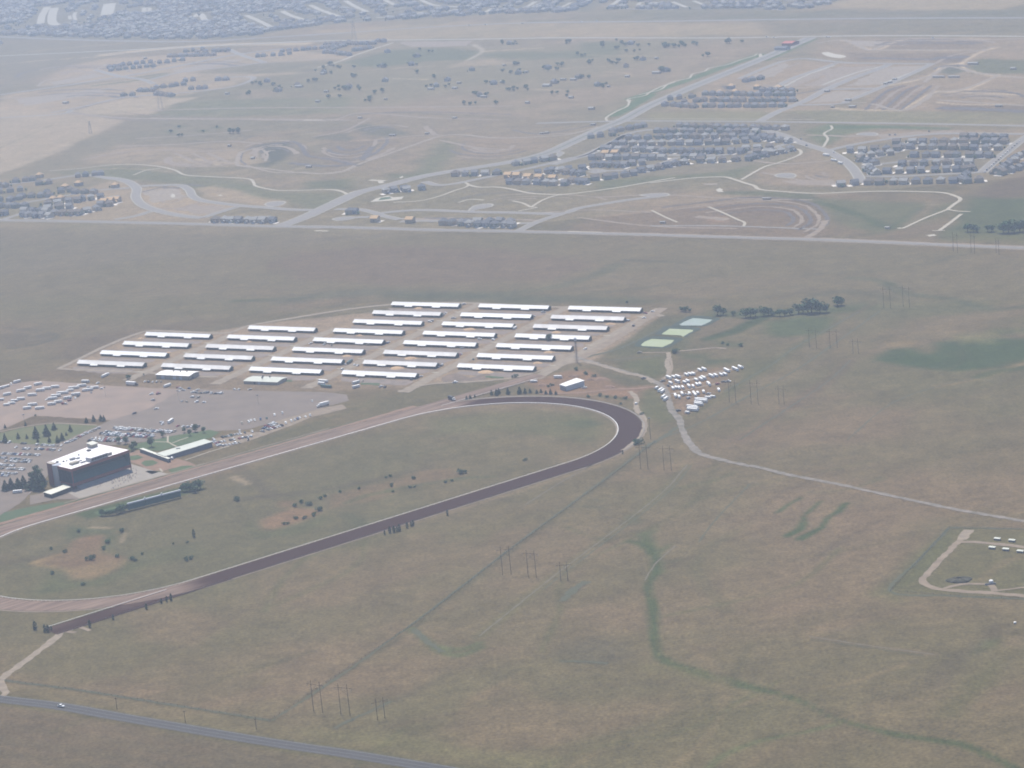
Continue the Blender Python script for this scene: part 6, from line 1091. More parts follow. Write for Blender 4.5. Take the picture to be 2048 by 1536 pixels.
# estate barns and sheds with pale roofs out among the farmsteads
def outbuilding(sheet, x, y, w, d, h, label, rm='house_roof_pale', an=None, wallm='house_wall_tan'):
    w *= .68; d *= .75; h *= .8; px, py = at(sheet, x, y); t = thing('outbuilding', label, 'shed', (px, py, 0), heading(sheet, x, y, 10, 0) if an is None else an, 'pale outbuildings')
    mb = MB(); mb.box(-w / 2, w / 2, -d / 2, d / 2, 0, h); mb.build('wall', wallm, t)
    mb = MB(); mb.slab([(-w / 2 - .4, -d / 2 - .4, h), (w / 2 + .4, -d / 2 - .4, h), (w / 2 + .4, 0, h + d * .18), (-w / 2 - .4, 0, h + d * .18)], .2); mb.slab([(-w / 2 - .4, .002, h + d * .18), (w / 2 + .4, .002, h + d * .18), (w / 2 + .4, d / 2 + .4, h), (-w / 2 - .4, d / 2 + .4, h)], .2); mb.build('roof', rm, t)
for p in ((1300, 505, 22, 14), (1560, 640, 14, 10), (1440, 575, 12, 8), (1185, 605, 10, 8), (785, 490, 10, 8), (930, 570, 16, 8), (1940, 430, 22, 10), (1765, 388, 10, 8), (1770, 452, 12, 8), (1660, 510, 8, 6), (1940, 345, 10, 7), (1050, 386, 8, 6), (1035, 484, 9, 7), (1455, 470, 18, 8), (355, 585, 8, 6), (620, 525, 18, 8), (760, 520, 14, 8), (1180, 425, 10, 7), (1395, 470, 16, 7), (10, 285, 10, 8), (70, 262, 10, 8), (770, 68, 30, 16), (990, 45, 26, 12)): outbuilding('b', p[0], p[1], p[2], p[3], 4, 'pale-roofed farm outbuilding among the scattered rural estates')
for p in ((1750, 510, 22, 10), (1330, 552, 12, 7), (1860, 598, 12, 7), (1890, 435, 14, 8), (385, 605, 16, 10), (1910, 540, 12, 8), (850, 345, 10, 8)): outbuilding('a', p[0], p[1], p[2], p[3], 4, 'pale-roofed outbuilding at the edge of the bare far fields')
for p in ((1480, 345, 8, 8), (1343, 272, 8, 6), (1808, 395, 14, 6)): outbuilding('d', p[0], p[1], p[2], p[3], 3.5, 'small white-roofed site hut on the earthworks beside the winding track')
for p in ((205, 108, 10, 6), (760, 108, 10, 6), (395, 210, 16, 6), (598, 200, 10, 6), (1270, 200, 10, 5), (1300, 196, 8, 5), (1570, 147, 12, 6)): outbuilding('e', p[0], p[1], p[2], p[3], 3.2, 'small white site hut on the open ground above the winding track')
for p in ((1000, 590, 8, 6), (1085, 552, 14, 8), (1290, 462, 9, 7), (1315, 455, 9, 7), (1340, 438, 9, 7), (1110, 588, 16, 8), (1990, 380, 12, 10), (1770, 352, 26, 10), (1580, 425, 30, 6), (1665, 425, 28, 6), (1910, 585, 16, 6), (970, 503, 12, 8)): outbuilding('c', p[0], p[1], p[2], p[3], 3.5, 'pale site cabin on the graded building plots beyond the far estate')
for p in ((1865, 255, 10, 6), (70, 675, 10, 5), (1300, 705, 8, 6), (640, 545, 16, 5)): outbuilding('f', p[0], p[1], p[2], p[3], 3, 'pale hut on the graded plots beside the curving footpath')
px, py = at('c', 770, 245); t = thing('red_roofed_building', 'low red-roofed building beside the far end of the dual carriageway', 'building', (px, py, 0), heading('c', 770, 245, 10, 0)); mb = MB(); mb.box(-11, 11, -14, 14, 0, 5); mb.build('wall', 'brick', t); mb = MB(); mb.slab([(-12, -15, 5), (12, -15, 5), (12, 0, 7.5), (-12, 0, 7.5)], .3); mb.slab([(-12, .002, 7.5), (12, .002, 7.5), (12, 15, 5), (-12, 15, 5)], .3); mb.build('roof', 'red_roof', t)
px, py = at('c', 725, 272); t = thing('dark_roofed_building', 'dark-roofed building next to the red-roofed one on the carriageway', 'building', (px, py, 0), heading('c', 725, 272, 10, 0)); mb = MB(); mb.box(-12, 12, -9, 9, 0, 5); mb.build('wall', 'house_wall_grey', t); mb = MB(); mb.slab([(-13, -10, 5), (13, -10, 5), (13, 0, 7), (-13, 0, 7)], .3); mb.slab([(-13, .002, 7), (13, .002, 7), (13, 10, 5), (-13, 10, 5)], .3); mb.build('roof', 'house_roof_slate', t)

# ------------------------------------------------------------------ vehicles
def car_mesh(kind, paint):
    L, W = {'sedan': (4.6, 1.8), 'suv': (4.8, 1.95), 'pickup': (5.6, 2.0)}[kind]; w = W / 2; b = MB()
    if kind == 'sedan': low = [(-L / 2, .35), (L / 2, .35), (L / 2, .68), (L / 2 - .15, .80), (L / 2 - 1.25, .95), (-L / 2 + .9, .98), (-L / 2 + .05, .92)]; cab = [(L / 2 - 1.3, .94), (-L / 2 + .75, .97), (-L / 2 + 1.35, 1.40), (L / 2 - 2.0, 1.42)]
    elif kind == 'suv': low = [(-L / 2, .45), (L / 2, .45), (L / 2, .9), (L / 2 - .1, 1.0), (L / 2 - 1.15, 1.12), (-L / 2, 1.12)]; cab = [(L / 2 - 1.2, 1.11), (-L / 2 + .02, 1.11), (-L / 2 + .25, 1.72), (L / 2 - 1.95, 1.75)]
    else: low = [(-L / 2, .5), (L / 2, .5), (L / 2, 1.0), (L / 2 - .1, 1.08), (L / 2 - 1.4, 1.15), (-L / 2, 1.15)]; cab = [(L / 2 - 1.45, 1.14), (-L / 2 + 1.9, 1.14), (-L / 2 + 2.1, 1.78), (L / 2 - 2.2, 1.8)]
    def extr(P, w0, w1, m, topm=None):
        n = len(b.v); k = len(P); zs = [p[1] for p in P]; lo, hi = min(zs), max(zs)
        f = lambda z: w0 + (w1 - w0) * (z - lo) / (hi - lo + 1e-6)
        b.v += [(p[0], -f(p[1]), p[1]) for p in P] + [(p[0], f(p[1]), p[1]) for p in P]
        b.f.append(tuple(n + i for i in range(k))); b.m.append(m); b.f.append(tuple(n + k + i for i in range(k - 1, -1, -1))); b.m.append(m)
        for i in range(k): j = (i + 1) % k; b.f.append((n + i, n + k + i, n + k + j, n + j)); b.m.append(m)
    extr(low, w, w * .97, 0)
    for x in (-L * .31, L * .31):
        for y in (-w + .1, w - .1): b.tube((x, y - .11, .33), (x, y + .11, .33), .33, n=10, m=1)
    x0, x1 = cab[2][0], cab[3][0]; z = max(cab[2][1], cab[3][1]); b.slab([(x0 - .08, -w * .88, z + .05), (x1 + .15, -w * .88, z + .05), (x1 + .15, w * .88, z + .05), (x0 - .08, w * .88, z + .05)], .17, 0)
    if kind == 'pickup': b.box(-L / 2 + .12, -L / 2 + 1.8, -w + .12, w - .12, 1.152, 1.16, 1)
    body = b.mesh('body', ['paint_' + paint, 'tyre']); b = MB(); extr(cab, w * .95, w * .78, 0); return body, b.mesh('windows', 'car_glass')
CARS = {}
def car(x, y, an, colour=None, kind=None, place='', z=.14, group=None):
    colour = colour or random.choices(list(CARCOL), [38, 28, 9, 8, 5, 5, 7, 2])[0]; kind = kind or random.choices(['sedan', 'suv', 'pickup'], [5, 4, 2])[0]
    if (kind, colour) not in CARS: CARS[kind, colour] = car_mesh(kind, colour)
    kn = {'sedan': 'saloon car', 'suv': 'tall estate car', 'pickup': 'pickup truck'}[kind]
    t = thing('pickup_truck' if kind == 'pickup' else 'parked_car', '%s %s %s' % (colour, kn, place), 'car', (x, y, z), an, group or 'vehicles ' + place)
    b, g = CARS[kind, colour]; link('body', b, t); link('windows', g, t); return t
def car_row(sheet, a, b, n, place, nose=(0, 0), fill=.86, gap=None):
    p, q = [np.array(v) for v in plan(sheet, [a, b])]; d = q - p; L = np.hypot(*d); an = math.atan2(d[1], d[0]) + math.pi / 2 + math.radians(nose[0])
    n = max(1, min(n, int(L / 2.95))) if n > 1 else 1
    for i in range(n + 1 if n > 1 else 1):
        if random.random() > fill: continue
        c = p + d * (i / max(1, n)); car(c[0] + random.uniform(-.2, .2), c[1] + random.uniform(-.2, .2), an + random.choice((0, math.pi)) + random.uniform(-.06, .06), place=place)
PL1 = 'parked in the rows behind the grandstand roof'
for a, b, n in (((10, 437), (530, 458), 24), ((205, 358), (240, 360), 2), ((305, 374), (500, 380), 11), ((545, 382), (650, 386), 6), ((690, 390), (765, 394), 4), ((250, 303), (360, 310), 6), ((395, 315), (480, 322), 5), ((545, 326), (650, 332), 6), ((0, 492), (100, 496), 6), ((150, 500), (390, 524), 13), ((80, 535), (450, 545), 18), ((0, 582), (170, 592), 9), ((0, 625), (300, 642), 16), ((0, 690), (200, 694), 11), ((0, 715), (100, 720), 5)): car_row('k', a, b, n, PL1)
PL2 = 'parked along the edge of the tree-dotted dry lawn'
car_row('k', (690, 338), (830, 328), 8, PL2); car_row('k', (850, 300), (960, 255), 9, PL2, (30, 0)); car_row('k', (980, 235), (1260, 112), 24, PL2, (30, 0)); car_row('j', (20, 708), (90, 712), 4, PL2, fill=.7)
PL3 = 'parked in the packed rows above the grandstand entrance'
for a, b, n in (((1120, 568), (1700, 604), 36), ((1140, 582), (1690, 616), 34), ((985, 626), (1500, 650), 32), ((1030, 612), (1490, 636), 30), ((1040, 638), (1480, 662), 26), ((870, 694), (1240, 700), 24), ((900, 680), (1010, 670), 8), ((1040, 672), (1230, 684), 14), ((1710, 550), (1835, 560), 8), ((1870, 556), (1935, 556), 3)): car_row('j', a, b, n, PL3)
PL4 = 'parked loosely on the open gravel below the workshop'
for p in ((1490, 237), (1540, 237), (1545, 230), (1495, 299), (1525, 384), (1310, 430), (1740, 178), (1760, 186), (1750, 210), (1790, 202), (1845, 184), (1880, 223), (1930, 198), (1920, 227), (1960, 230), (1990, 227), (2020, 227), (1880, 268), (1930, 270), (1775, 310), (1822, 314), (1918, 317), (1990, 320), (1578, 517), (1585, 532), (2060, 232), (2100, 236), (2160, 230)): x, y = at('j', *p); car(x, y, random.uniform(0, 6.28), place=PL4)
for p in ((1415, 117), (1450, 120), (1490, 122), (1530, 122), (1570, 120), (1885, 84)): x, y = at('j', *p); car(x, y, heading('j', p[0], p[1], 10, -8), place='parked against the tan workshop')
for p in ((690, 715), (740, 712), (970, 735), (1010, 738), (1260, 682), (1290, 682), (1365, 682), (1150, 708), (1165, 710)): x, y = at('g', *p); car(x, y, random.uniform(0, 6.28), place='parked on the grey gravel near the stable office')
PL5 = 'parked in the rows beyond the saddling barn'
for p in ((1265, 212), (1325, 200), (1345, 187), (1378, 185), (1430, 177), (1485, 167), (1555, 140), (1625, 122), (1655, 210), (1705, 192), (1735, 182), (1760, 174), (1780, 162), (1830, 154), (1872, 144), (1245, 285), (1290, 295), (1355, 285), (1320, 358), (1890, 14)): x, y = at('l', *p); car(x, y, heading('l', p[0], p[1], 8, 14) + random.uniform(-.1, .1), place=PL5)
for a, b, n in (((1450, 284), (1615, 232), 16), ((1460, 258), (1570, 215), 11), ((1480, 240), (1550, 210), 7), ((1010, 352), (1250, 305), 13), ((1030, 386), (1345, 328), 20), ((1095, 412), (1240, 384), 8), ((1015, 372), (1060, 410), 5)): car_row('l', a, b, n, PL5, (8, 0))
for p in ((1655, 160), (1680, 150), (1470, 258), (1490, 240), (1570, 294), (1350, 322), (1330, 330), (890, 548), (905, 538), (250, 562), (325, 572), (700, 568), (465, 768), (590, 777), (560, 772), (435, 817), (1440, 783), (1455, 775), (1410, 790), (1640, 667), (1650, 660), (1660, 602), (1740, 592), (1980, 512), (1775, 714), (1140, 922), (830, 994), (870, 1002), (1590, 948), (1190, 890), (1240, 890), (640, 938), (110, 552)): x, y = at('h', *p); car(x, y, random.uniform(0, 6.28), place='standing beside the horse barns')
for p in ((1560, 320), (1575, 318), (1745, 242), (1820, 225), (1130, 610), (1310, 422), (1340, 420), (1370, 400), (1730, 290), (600, 275), (700, 232), (50, 510), (190, 515), (1625, 372)): x, y = at('i', *p); car(x, y, random.uniform(0, 6.28), place='standing beside the horse barns')
x, y = at('m', 1690, 527); car(x, y, 1.2, 'white', 'suv', 'on the dirt track beside the far bend'); x, y = at('m', 205, 352); car(x, y, .3, 'white', 'pickup', 'on the dirt road below the barns'); x, y = at('m', 1715, 107); car(x, y, .3, 'tan', 'pickup', 'standing on grass below the nearest pond'); x, y = at('m', 1265, 395); car(x, y, .3, 'white', 'pickup', 'beside the pale metal shed'); x, y = at('m', 1750, 320); car(x, y, .4, 'black', 'pickup', 'on the dirt road junction above the yard')
x, y = at('n', 480, 994); car(x, y, .3, 'black', 'suv', 'alone on the gravel of the trailer yard'); x, y = at('n', 562, 890); car(x, y, .7, 'silver', 'suv', 'beside the lower trailer row in the trailer yard'); x, y = at('n', 800, 775); car(x, y, .5, 'red', 'suv', 'at the end of the third trailer row')
for p in ((850, 757), (890, 752), (395, 788), (350, 752), (540, 862), (722, 856), (1005, 640)): x, y = at('n', *p); car(x, y, random.uniform(0, 6.2), random.choice(('white', 'silver', 'grey')), 'pickup', 'parked among the trailers in the trailer yard')
for p in ((110, 142), (890, 225), (735, 278), (760, 262), (680, 303), (620, 334), (990, 186), (860, 172), (955, 132), (640, 335), (460, 292)): x, y = at('j', *p); car(x, y, random.uniform(0, 6.2), 'red' if p == (680, 303) else None, None, 'parked among the trailers on the dirt lot')
x, y = at('s', 357, 393); t = car(x, y, heading('s', 357, 393, 10, 1.5), 'white', 'pickup', 'driving on the two-lane highway', z=.33); x, y = at('s', 345, 389); 
for p in ((640, 204), (680, 208), (970, 205), (985, 205), (1550, 210)): x, y = at('c', *p); car(x, y, heading('c', p[0], p[1], 10, 0), 'white', 'suv', 'on the far road behind the estates', z=.32)
for p in ((1590, 124), (845, 150), (1155, 138), (1500, 128), (940, 146)): x, y = at('b', *p); car(x, y, heading('b', p[0], p[1], 10, 0), 'white', 'suv', 'on the far pale highway', z=.32)
for p in ((60, 238), (310, 300), (10, 180), (1180, 110), (820, 140), (870, 140)): x, y = at('M', *p); car(x, y, heading('M', p[0], p[1], 10, 4), random.choice(('white', 'grey', 'black')), 'suv', 'parked on the curving estate street', z=.42)
for k in range(16): x, y = at('M', random.choice((1740, 1800, 1860, 1920, 1700, 1980)) + random.uniform(-20, 20), 0); pp = (1690 + k * 21, 480 - k * 18.5); x, y = at('M', *pp); car(x, y, heading('M', pp[0], pp[1], 12, -10), None, None, 'parked along the straight estate street', z=.42)

def trailer_mesh(L, W, H, kind):
    b = MB(); w = W / 2
    prof = [(-w, .55), (w, .55), (w, H - .35), (w - .22, H - .08), (w - .5, H), (-w + .5, H), (-w + .22, H - .08), (-w, H - .35)]; n = len(prof); x0, x1 = -L / 2, L / 2
    k = len(b.v); b.v += [(x0 + (.15 if z > H - .5 else 0), y, z) for y, z in prof] + [(x1 - (.5 if z > 1.2 else 0), y, z) for y, z in prof]
    for i in range(n): j = (i + 1) % n; b.f.append((k + i, k + j, k + n + j, k + n + i)[::-1]); b.m.append(0)
    b.f.append(tuple(k + i for i in range(n))); b.m.append(0); b.f.append(tuple(k + n + i for i in range(n - 1, -1, -1))); b.m.append(0)
    shell = b.mesh('shell', 'white_paint' if kind != 'green' else 'paint_green')
    c = MB(); c.box(-L / 2 + .2, L / 2 - .3, -w + .25, w - .25, .35, .54); c.tube((L / 2 - .3, -.5, .45), (L / 2 + 1.2, 0, .5), .07, n=4); c.tube((L / 2 - .3, .5, .45), (L / 2 + 1.2, 0, .5), .07, n=4)
    for x in (-L * .12 - .42, -L * .12 + .42):
        for y in (-w + .08, w - .08): c.tube((x, y - .1, .36), (x, y + .1, .36), .36, n=8)
    ch = c.mesh('chassis', 'tyre')
    s = MB(); m = max(2, int(L / 2.2))
    for i in range(m):
        xa = -L / 2 + .6 + (L - 1.6) * i / m
        for y in (-w - .02, w - .0): s.box(xa, xa + .9, y, y + .02, H * .55, H * .55 + .55)
    return shell, ch, s.mesh('window_strip', 'car_glass')
TR = {}
def trailer(sheet, x, y, L, ddx, ddy, label, group, kind='white', H=None):
    L = round(L); px, py = at(sheet, x, y); key = (L, kind)
    if key not in TR: TR[key] = trailer_mesh(L, 2.25, 2.35 if L < 9 else 2.9, kind)
    t = thing('camper_trailer' if L < 9 else 'horse_trailer', label, 'trailer', (px, py, .12), heading(sheet, x, y, ddx, ddy) + random.uniform(-.06, .06) + random.choice((0, math.pi)), group)
    s, c, w = TR[key]; link('shell', s, t); link('chassis', c, t); tag(link('window_strip', w, t), kind='stuff')
def trailer_rows(sheet, rows, group, start):
    for rn, (ddx, ddy, items) in rows.items():
        for i, it in enumerate(items):
            L = it[2] if len(it) > 2 else random.choice((7, 8, 8, 9, 10)); trailer(sheet, it[0], it[1], L, ddx, ddy, 'white %s, %s from %s in the %s' % ('horse trailer' if L >= 9 else 'camper trailer', ORD[i], start, rn), group)
trailer_rows('n', {'yard row beside the ponds': (36, 15, [(400, 728), (440, 720), (475, 720), (545, 702), (575, 697), (600, 694), (655, 664), (690, 660)]),
                   'yard row second from the ponds': (36, 17, [(415, 770), (470, 760), (530, 764), (555, 754), (625, 744), (665, 740), (685, 730), (750, 714), (785, 707), (830, 702), (860, 697), (875, 668, 13), (945, 657, 12), (985, 642, 9)]),
                   'yard row third from the ponds': (22, 22, [(435, 814), (460, 808), (485, 810), (515, 807), (565, 798), (600, 798), (632, 782), (655, 778), (728, 780, 11)]),
                   'yard row fourth from the ponds': (18, 26, [(455, 877), (485, 884), (510, 862), (570, 857), (605, 852), (618, 867), (638, 852), (685, 842), (810, 827)]),
                   'row across the dirt road': (28, -20, [(300, 810, 6), (330, 830, 9), (350, 840, 9), (355, 882, 8), (375, 902, 9)]),
                   'yard edge row facing open pasture': (36, 3, [(552, 1012, 5), (595, 992, 12), (600, 980, 12), (590, 967, 12), (645, 947, 10), (640, 934, 9), (665, 919, 14), (665, 907, 14), (720, 889, 7), (760, 882, 6)])}, 'trailers in the trailer yard', 'the dirt road')
trailer_rows('j', {'outermost row of the dirt lot': (34, -8, [(0, 187), (65, 167), (165, 124, 9), (-60, 210), (-130, 235)]), 'second row of the dirt lot': (34, -6, [(-60, 275), (70, 247, 9), (205, 212, 10), (270, 184), (372, 147, 9)]),
                   'third row of the dirt lot': (36, -2, [(5, 297), (115, 332), (65, 347), (140, 307), (205, 292, 9), (315, 252), (395, 207, 10), (455, 190), (540, 174, 9)]), 'crowded row on the dirt lot': (38, -4, [(265, 382, 9), (318, 347, 10), (390, 382, 10), (505, 342, 9), (570, 320), (515, 287, 10), (545, 262, 11), (610, 234, 13), (660, 282), (740, 247, 10), (685, 207, 8), (720, 184, 12), (800, 162, 10), (855, 205, 12), (925, 182, 9)])}, 'trailers on the dirt lot', 'the far end')
for p in ((1020, 66, 11), (1042, 54, 8)): trailer('j', p[0], p[1], p[2], 30, -14, 'pale trailer standing alone on the rough grass above the dirt lot', 'trailers on the rough grass')
trailer('j', 1632, 163, 10, 28, -10, 'white trailer alone below the tan workshop', None); trailer('j', 835, 122, 9, 34, 0, 'white trailer on the upper edge of the dirt lot', None)
for p, k in (((240, 945, 12), 'white'), ((220, 970, 9), 'white'), ((270, 1000, 14), 'green')): trailer('h', p[0], p[1], p[2], 40, 4, '%s trailer in the close trio by the stable office' % k, 'trailers by the stable office', k)
for p in ((575, 958, 9), (575, 1002, 9)): trailer('h', p[0], p[1], p[2], 30, -8, 'white trailer in the pair on the grey gravel below the barns', 'pair of trailers below the barns')
trailer('i', 408, 398, 8, 30, -18, 'white trailer at the end of a barn in the second column', None); trailer('m', 1050, 313, 9, 40, 0, 'white trailer beside the chute rail near the metal shed', None); trailer('m', 850, 347, 8, 40, 0, 'small trailer against the chute rail', None); trailer('h', 510, 748, 13, 30, -18, 'long dark stock trailer parked at a barn end', None, 'green'); trailer('k', 225, 935, 9, 30, -3, 'white trailer at the foot of the grandstand conifers', None); trailer('l', 640, 528, 5, 20, 14, 'small white trailer at the end of the saddling wing', None)
for k, p in enumerate(((240, 328, 14), (310, 376, 13), (370, 402, 10))): trailer('M', p[0], p[1], p[2], 40, 6, 'long white site trailer beside the curving estate street', 'site trailers by the estate street')
def semi(sheet, x, y, ddx, ddy, label, boxm='white_paint', cabm='paint_white', L=14):
    px, py = at(sheet, x, y); t = thing('lorry', label, 'truck', (px, py, .12), heading(sheet, x, y, ddx, ddy))
    b = MB(); b.box(-L / 2, L / 2 - 3.4, -1.28, 1.28, 1.15, 4.1); b.build('cargo_box', boxm, t)
    c = MB(); c.box(-L / 2 + .3, L / 2 - .2, -.5, .5, .7, 1.1)
    for fx in (-.42, -.33, .18, .40):
        for yy in (-1.1, 1.1): c.tube((L * fx, yy - .14, .5), (L * fx, yy + .14, .5), .5, n=10)
    c.build('chassis', 'tyre', t)
    d = MB(); d.box(L / 2 - 3.0, L / 2 - 1.5, -1.2, 1.2, 1.12, 3.0); d.box(L / 2 - 1.5, L / 2, -1.05, 1.05, 1.12, 1.95); d.build('cab', cabm, t)
    w = MB(); w.box(L / 2 - 1.49, L / 2 - 1.44, -1.0, 1.0, 2.0, 2.8); w.build('windscreen', 'car_glass', t)
semi('j', 1290, 150, 40, 3, 'white articulated lorry with dark cab at the edge of the dirt lot', cabm='paint_black', L=16); semi('l', 1985, 56, -40, 10, 'white articulated lorry on the gravel beside the home straight'); semi('m', 180, 494, 40, 12, 'dark water truck with white cab standing on the home straight', 'dark_metal', L=11)
px, py = at('j', 1665, 512); t = thing('bus', 'white coach parked diagonally on the gravel car park', 'bus', (px, py, .12), heading('j', 1665, 512, 30, -20)); b = MB(); b.box(-5.5, 5.5, -1.25, 1.25, .5, 3.1, taper=.12); b.build('body', 'white_paint', t); b = MB(); [b.box(-5.45 + i * 1.35, -4.3 + i * 1.35, y, y + .04, 1.7, 2.5) for i in range(8) for y in (-1.24, 1.2)]; b.build('windows', 'car_glass', t); b = MB(); [b.tube((x, y - .12, .48), (x, y + .12, .48), .48, n=10) for x in (-3.4, 3.6) for y in (-1.1, 1.1)]; b.build('wheels', 'tyre', t)

# ------------------------------------------------------------------ power lines, masts, lights
def h_frame(sheet, base_a, base_b, h, label, group):
    a, b = [np.array(p) for p in plan(sheet, [base_a, base_b])]; c = (a + b) / 2; d = b - a; an = math.atan2(d[1], d[0]); w = min(9.5, max(5.5, np.hypot(*d))) / 2
    t = thing('transmission_tower', label, 'power pole', (c[0], c[1], 0), an, group)
    for s in (-1, 1): p = MB(); p.tube((s * w, 0, 0), (s * w * .96, 0, h), .21, .14, 8); p.build('pole', 'wood_pole', t)
    p = MB(); p.box(-w - 3.4, w + 3.4, -.08, .08, h - 3.1, h - 2.9); p.build('crossarm', 'wood_pole', t)
    p = MB(); p.tube((-w, .1, h - 8), (w, .1, h - 3.4), .045, n=4); p.tube((w, -.1, h - 8), (-w, -.1, h - 3.4), .045, n=4); p.build('cross_brace', 'wood_pole', t)
    for x in (-w - 3.1, 0, w + 3.1): p = MB(); p.tube((x, 0, h - 3.2), (x, 0, h - 5), .12, n=5); p.build('insulator', 'grey_metal', t)
PG = 'wooden H-frame power poles crossing the pasture'
for sh, a, b, h, lab in (('t', (80, 650), (133, 658), 23, 'H-frame power pole nearest the highway, on the racetrack side of its pair'), ('t', (240, 670), (293, 675), 23, 'H-frame power pole nearest the highway, on the pasture side of its pair'), ('t', (460, 702), (492, 694), 16, 'shorter lone H-frame pole nearest the highway'),
                         ('q', (360, 922), (418, 917), 24, 'H-frame power pole above the dark scar in the grass, on the racetrack side'), ('q', (535, 938), (590, 942), 23, 'H-frame power pole above the dark scar in the grass, on the pasture side'), ('q', (770, 962), (793, 960), 16, 'shorter lone pole just above the dark scar'),
                         ('q', (1302, 198), (1352, 198), 23, 'H-frame power pole by the far bend, on the racetrack side'), ('q', (1462, 208), (1512, 208), 23, 'H-frame power pole by the far bend, on the dirt-road side'),
                         ('n', (897, 922), (950, 925), 23, 'H-frame power pole right beside the trailer yard'), ('n', (1075, 936), (1133, 938), 24, 'H-frame power pole second from the trailer yard'), ('n', (1310, 935), (1338, 937), 18, 'shorter H-frame pole third from the trailer yard'),
                         ('v', (692, 680), (737, 682), 21, 'H-frame power pole below the green marsh, nearer the ponds'), ('v', (823, 682), (868, 682), 20, 'H-frame power pole below the green marsh, farther from the ponds'), ('v', (975, 718), (995, 718), 16, 'shorter pole beside the pair below the green marsh'),
                         ('v', (1162, 430), (1205, 432), 24, 'H-frame power pole on the ditch beyond the marsh, nearer the cottonwoods'), ('v', (1285, 423), (1325, 428), 24, 'H-frame power pole on the ditch beyond the marsh, farther from the cottonwoods'),
                         ('v', (1595, 72), (1635, 84), 24, 'H-frame power pole at the section road nearest the grove'), ('v', (1707, 78), (1745, 92), 24, 'H-frame power pole at the section road, second from the grove'), ('v', (1870, 82), (1893, 94), 18, 'shorter pole beside the pair at the section road')): h_frame(sh, a, b, h, lab, PG)
def mast(sheet, x, y, h, label, head='lamp', m='wood_pole', r=.22, group=None):
    px, py = at(sheet, x, y); t = thing('pole', label, 'pole', (px, py, 0), heading(sheet, x, y, 10, 0), group); p = MB(); p.tube((0, 0, 0), (0, 0, h), r, r * .7, 8); p.build('shaft', m, t)
    if head == 'lamp': p = MB(); p.box(-1.1, 1.1, -.3, .3, h - .1, h + .8); p.build('lamp_head', 'grey_metal', t)
    elif head == 'arm': p = MB(); p.box(-1.2, 1.2, -.08, .08, h - 1.1, h - .9); p.build('crossarm', 'wood_pole', t)
    elif head == 'tank': p = MB(); p.prism([(1.5 * math.cos(k * .785), 1.5 * math.sin(k * .785)) for k in range(8)], h - .5, h + 2.2); p.tube((0, 0, h + 2.2), (0, 0, h + 3.2), 1.5, .3, 8); p.build('cabin', 'pale_wall', t); p = MB(); [p.tube((1.4 * sx, 1.4 * sy, 0), (.7 * sx, .7 * sy, h - .5), .12, n=4) for sx in (-1, 1) for sy in (-1, 1)]; p.build('legs', 'dark_metal', t)
mast('s', 685, 405, 9, 'thin wooden pole beside the highway nearest the driven pickup', 'arm'); mast('s', 1085, 482, 9, 'second thin wooden pole beside the highway', 'arm'); mast('s', 1500, 522, 8, 'third thin wooden pole near the fence corner by the highway', 'arm')
mast('i', 1046, 745, 24, 'tall stewards mast with small cabin on top at the stable yard corner', 'tank', 'dark_metal', .3); mast('m', 1808, 812, 20, 'tall lamp mast outside the far bend of the track', 'lamp')
for p in ((1030, 250), (1740, 285), (240, 520)): mast('j', p[0], p[1], 9, 'slim lamp post standing on the open car park', 'lamp', 'grey_metal', .12, 'car park lamp posts')
mast('l', 1410, 35, 9, 'slim lamp post on the gravel lot near the home straight', 'lamp', 'grey_metal', .12)
def lattice(sheet, x, y, h, label):
    px, py = at(sheet, x, y); t = thing('lattice_tower', label, 'pylon', (px, py, 0), .4); p = MB(); w0, w1 = h * .12, h * .025
    P = lambda k, s: ((w0 + (w1 - w0) * s) * (1 if k in (0, 1) else -1), (w0 + (w1 - w0) * s) * (1 if k in (0, 3) else -1), h * s)
    for k in range(4): p.tube(P(k, 0), P(k, 1), .22, .15, 5)
    p.build('leg_frame', 'grey_metal', t); p = MB()
    for s in range(7):
        for k in range(4): p.tube(P(k, s / 7), P((k + 1) % 4, (s + 1) / 7), .10, n=4)
    p.build('bracing', 'grey_metal', t)
    for s in (.72, .84, .96): p = MB(); p.box(-h * .13, h * .13, -.2, .2, h * s - .2, h * s + .2); p.build('crossarm', 'grey_metal', t)
lattice('d', 940, 50, 36, 'steel lattice pylon at the edge of the bare pale field'); lattice('b', 172, 238, 42, 'steel lattice pylon by the far road near the new estate'); lattice('d', 530, 195, 22, 'small steel pylon on the striped bare field')

# ------------------------------------------------------------------ fenced compound on the pasture
for i, p in enumerate(((1848, 748), (1958, 760), (1810, 813), (1912, 826), (2020, 841), (2110, 768), (2160, 850))):
    px, py = at('r', *p); t = thing('field_shelter', 'small white-roofed shelter in the double row inside the fenced compound', 'shelter', (px, py, 0), heading('r', p[0], p[1], 10, 1), 'shelters in the fenced compound')
    b = MB(); b.box(-2.4, 2.4, -1.1, 1.1, 0, 1.5); b.build('wall', 'barn_wall', t); b = MB(); b.slab([(-2.7, -1.3, 1.55), (2.7, -1.3, 1.55), (2.7, 1.3, 1.9), (-2.7, 1.3, 1.9)], .15); b.build('roof', 'grey_green_roof', t)
px, py = at('r', 1803, 1075); t = thing('storage_tank', 'small pale domed tank beside the compound track loop', 'tank', (px, py, 0)); b = MB(); b.prism([(1.7 * math.cos(k * .524), 1.7 * math.sin(k * .524)) for k in range(12)], 0, 2.4); b.build('shell', 'pale_wall', t); b = MB()
for a0, r0, a1, r1 in ((2.4, 1.7, 2.9, 1.35), (2.9, 1.35, 3.2, .7), (3.2, .7, 3.3, .05)): b.tube((0, 0, a0), (0, 0, a1), r0, r1, 12)
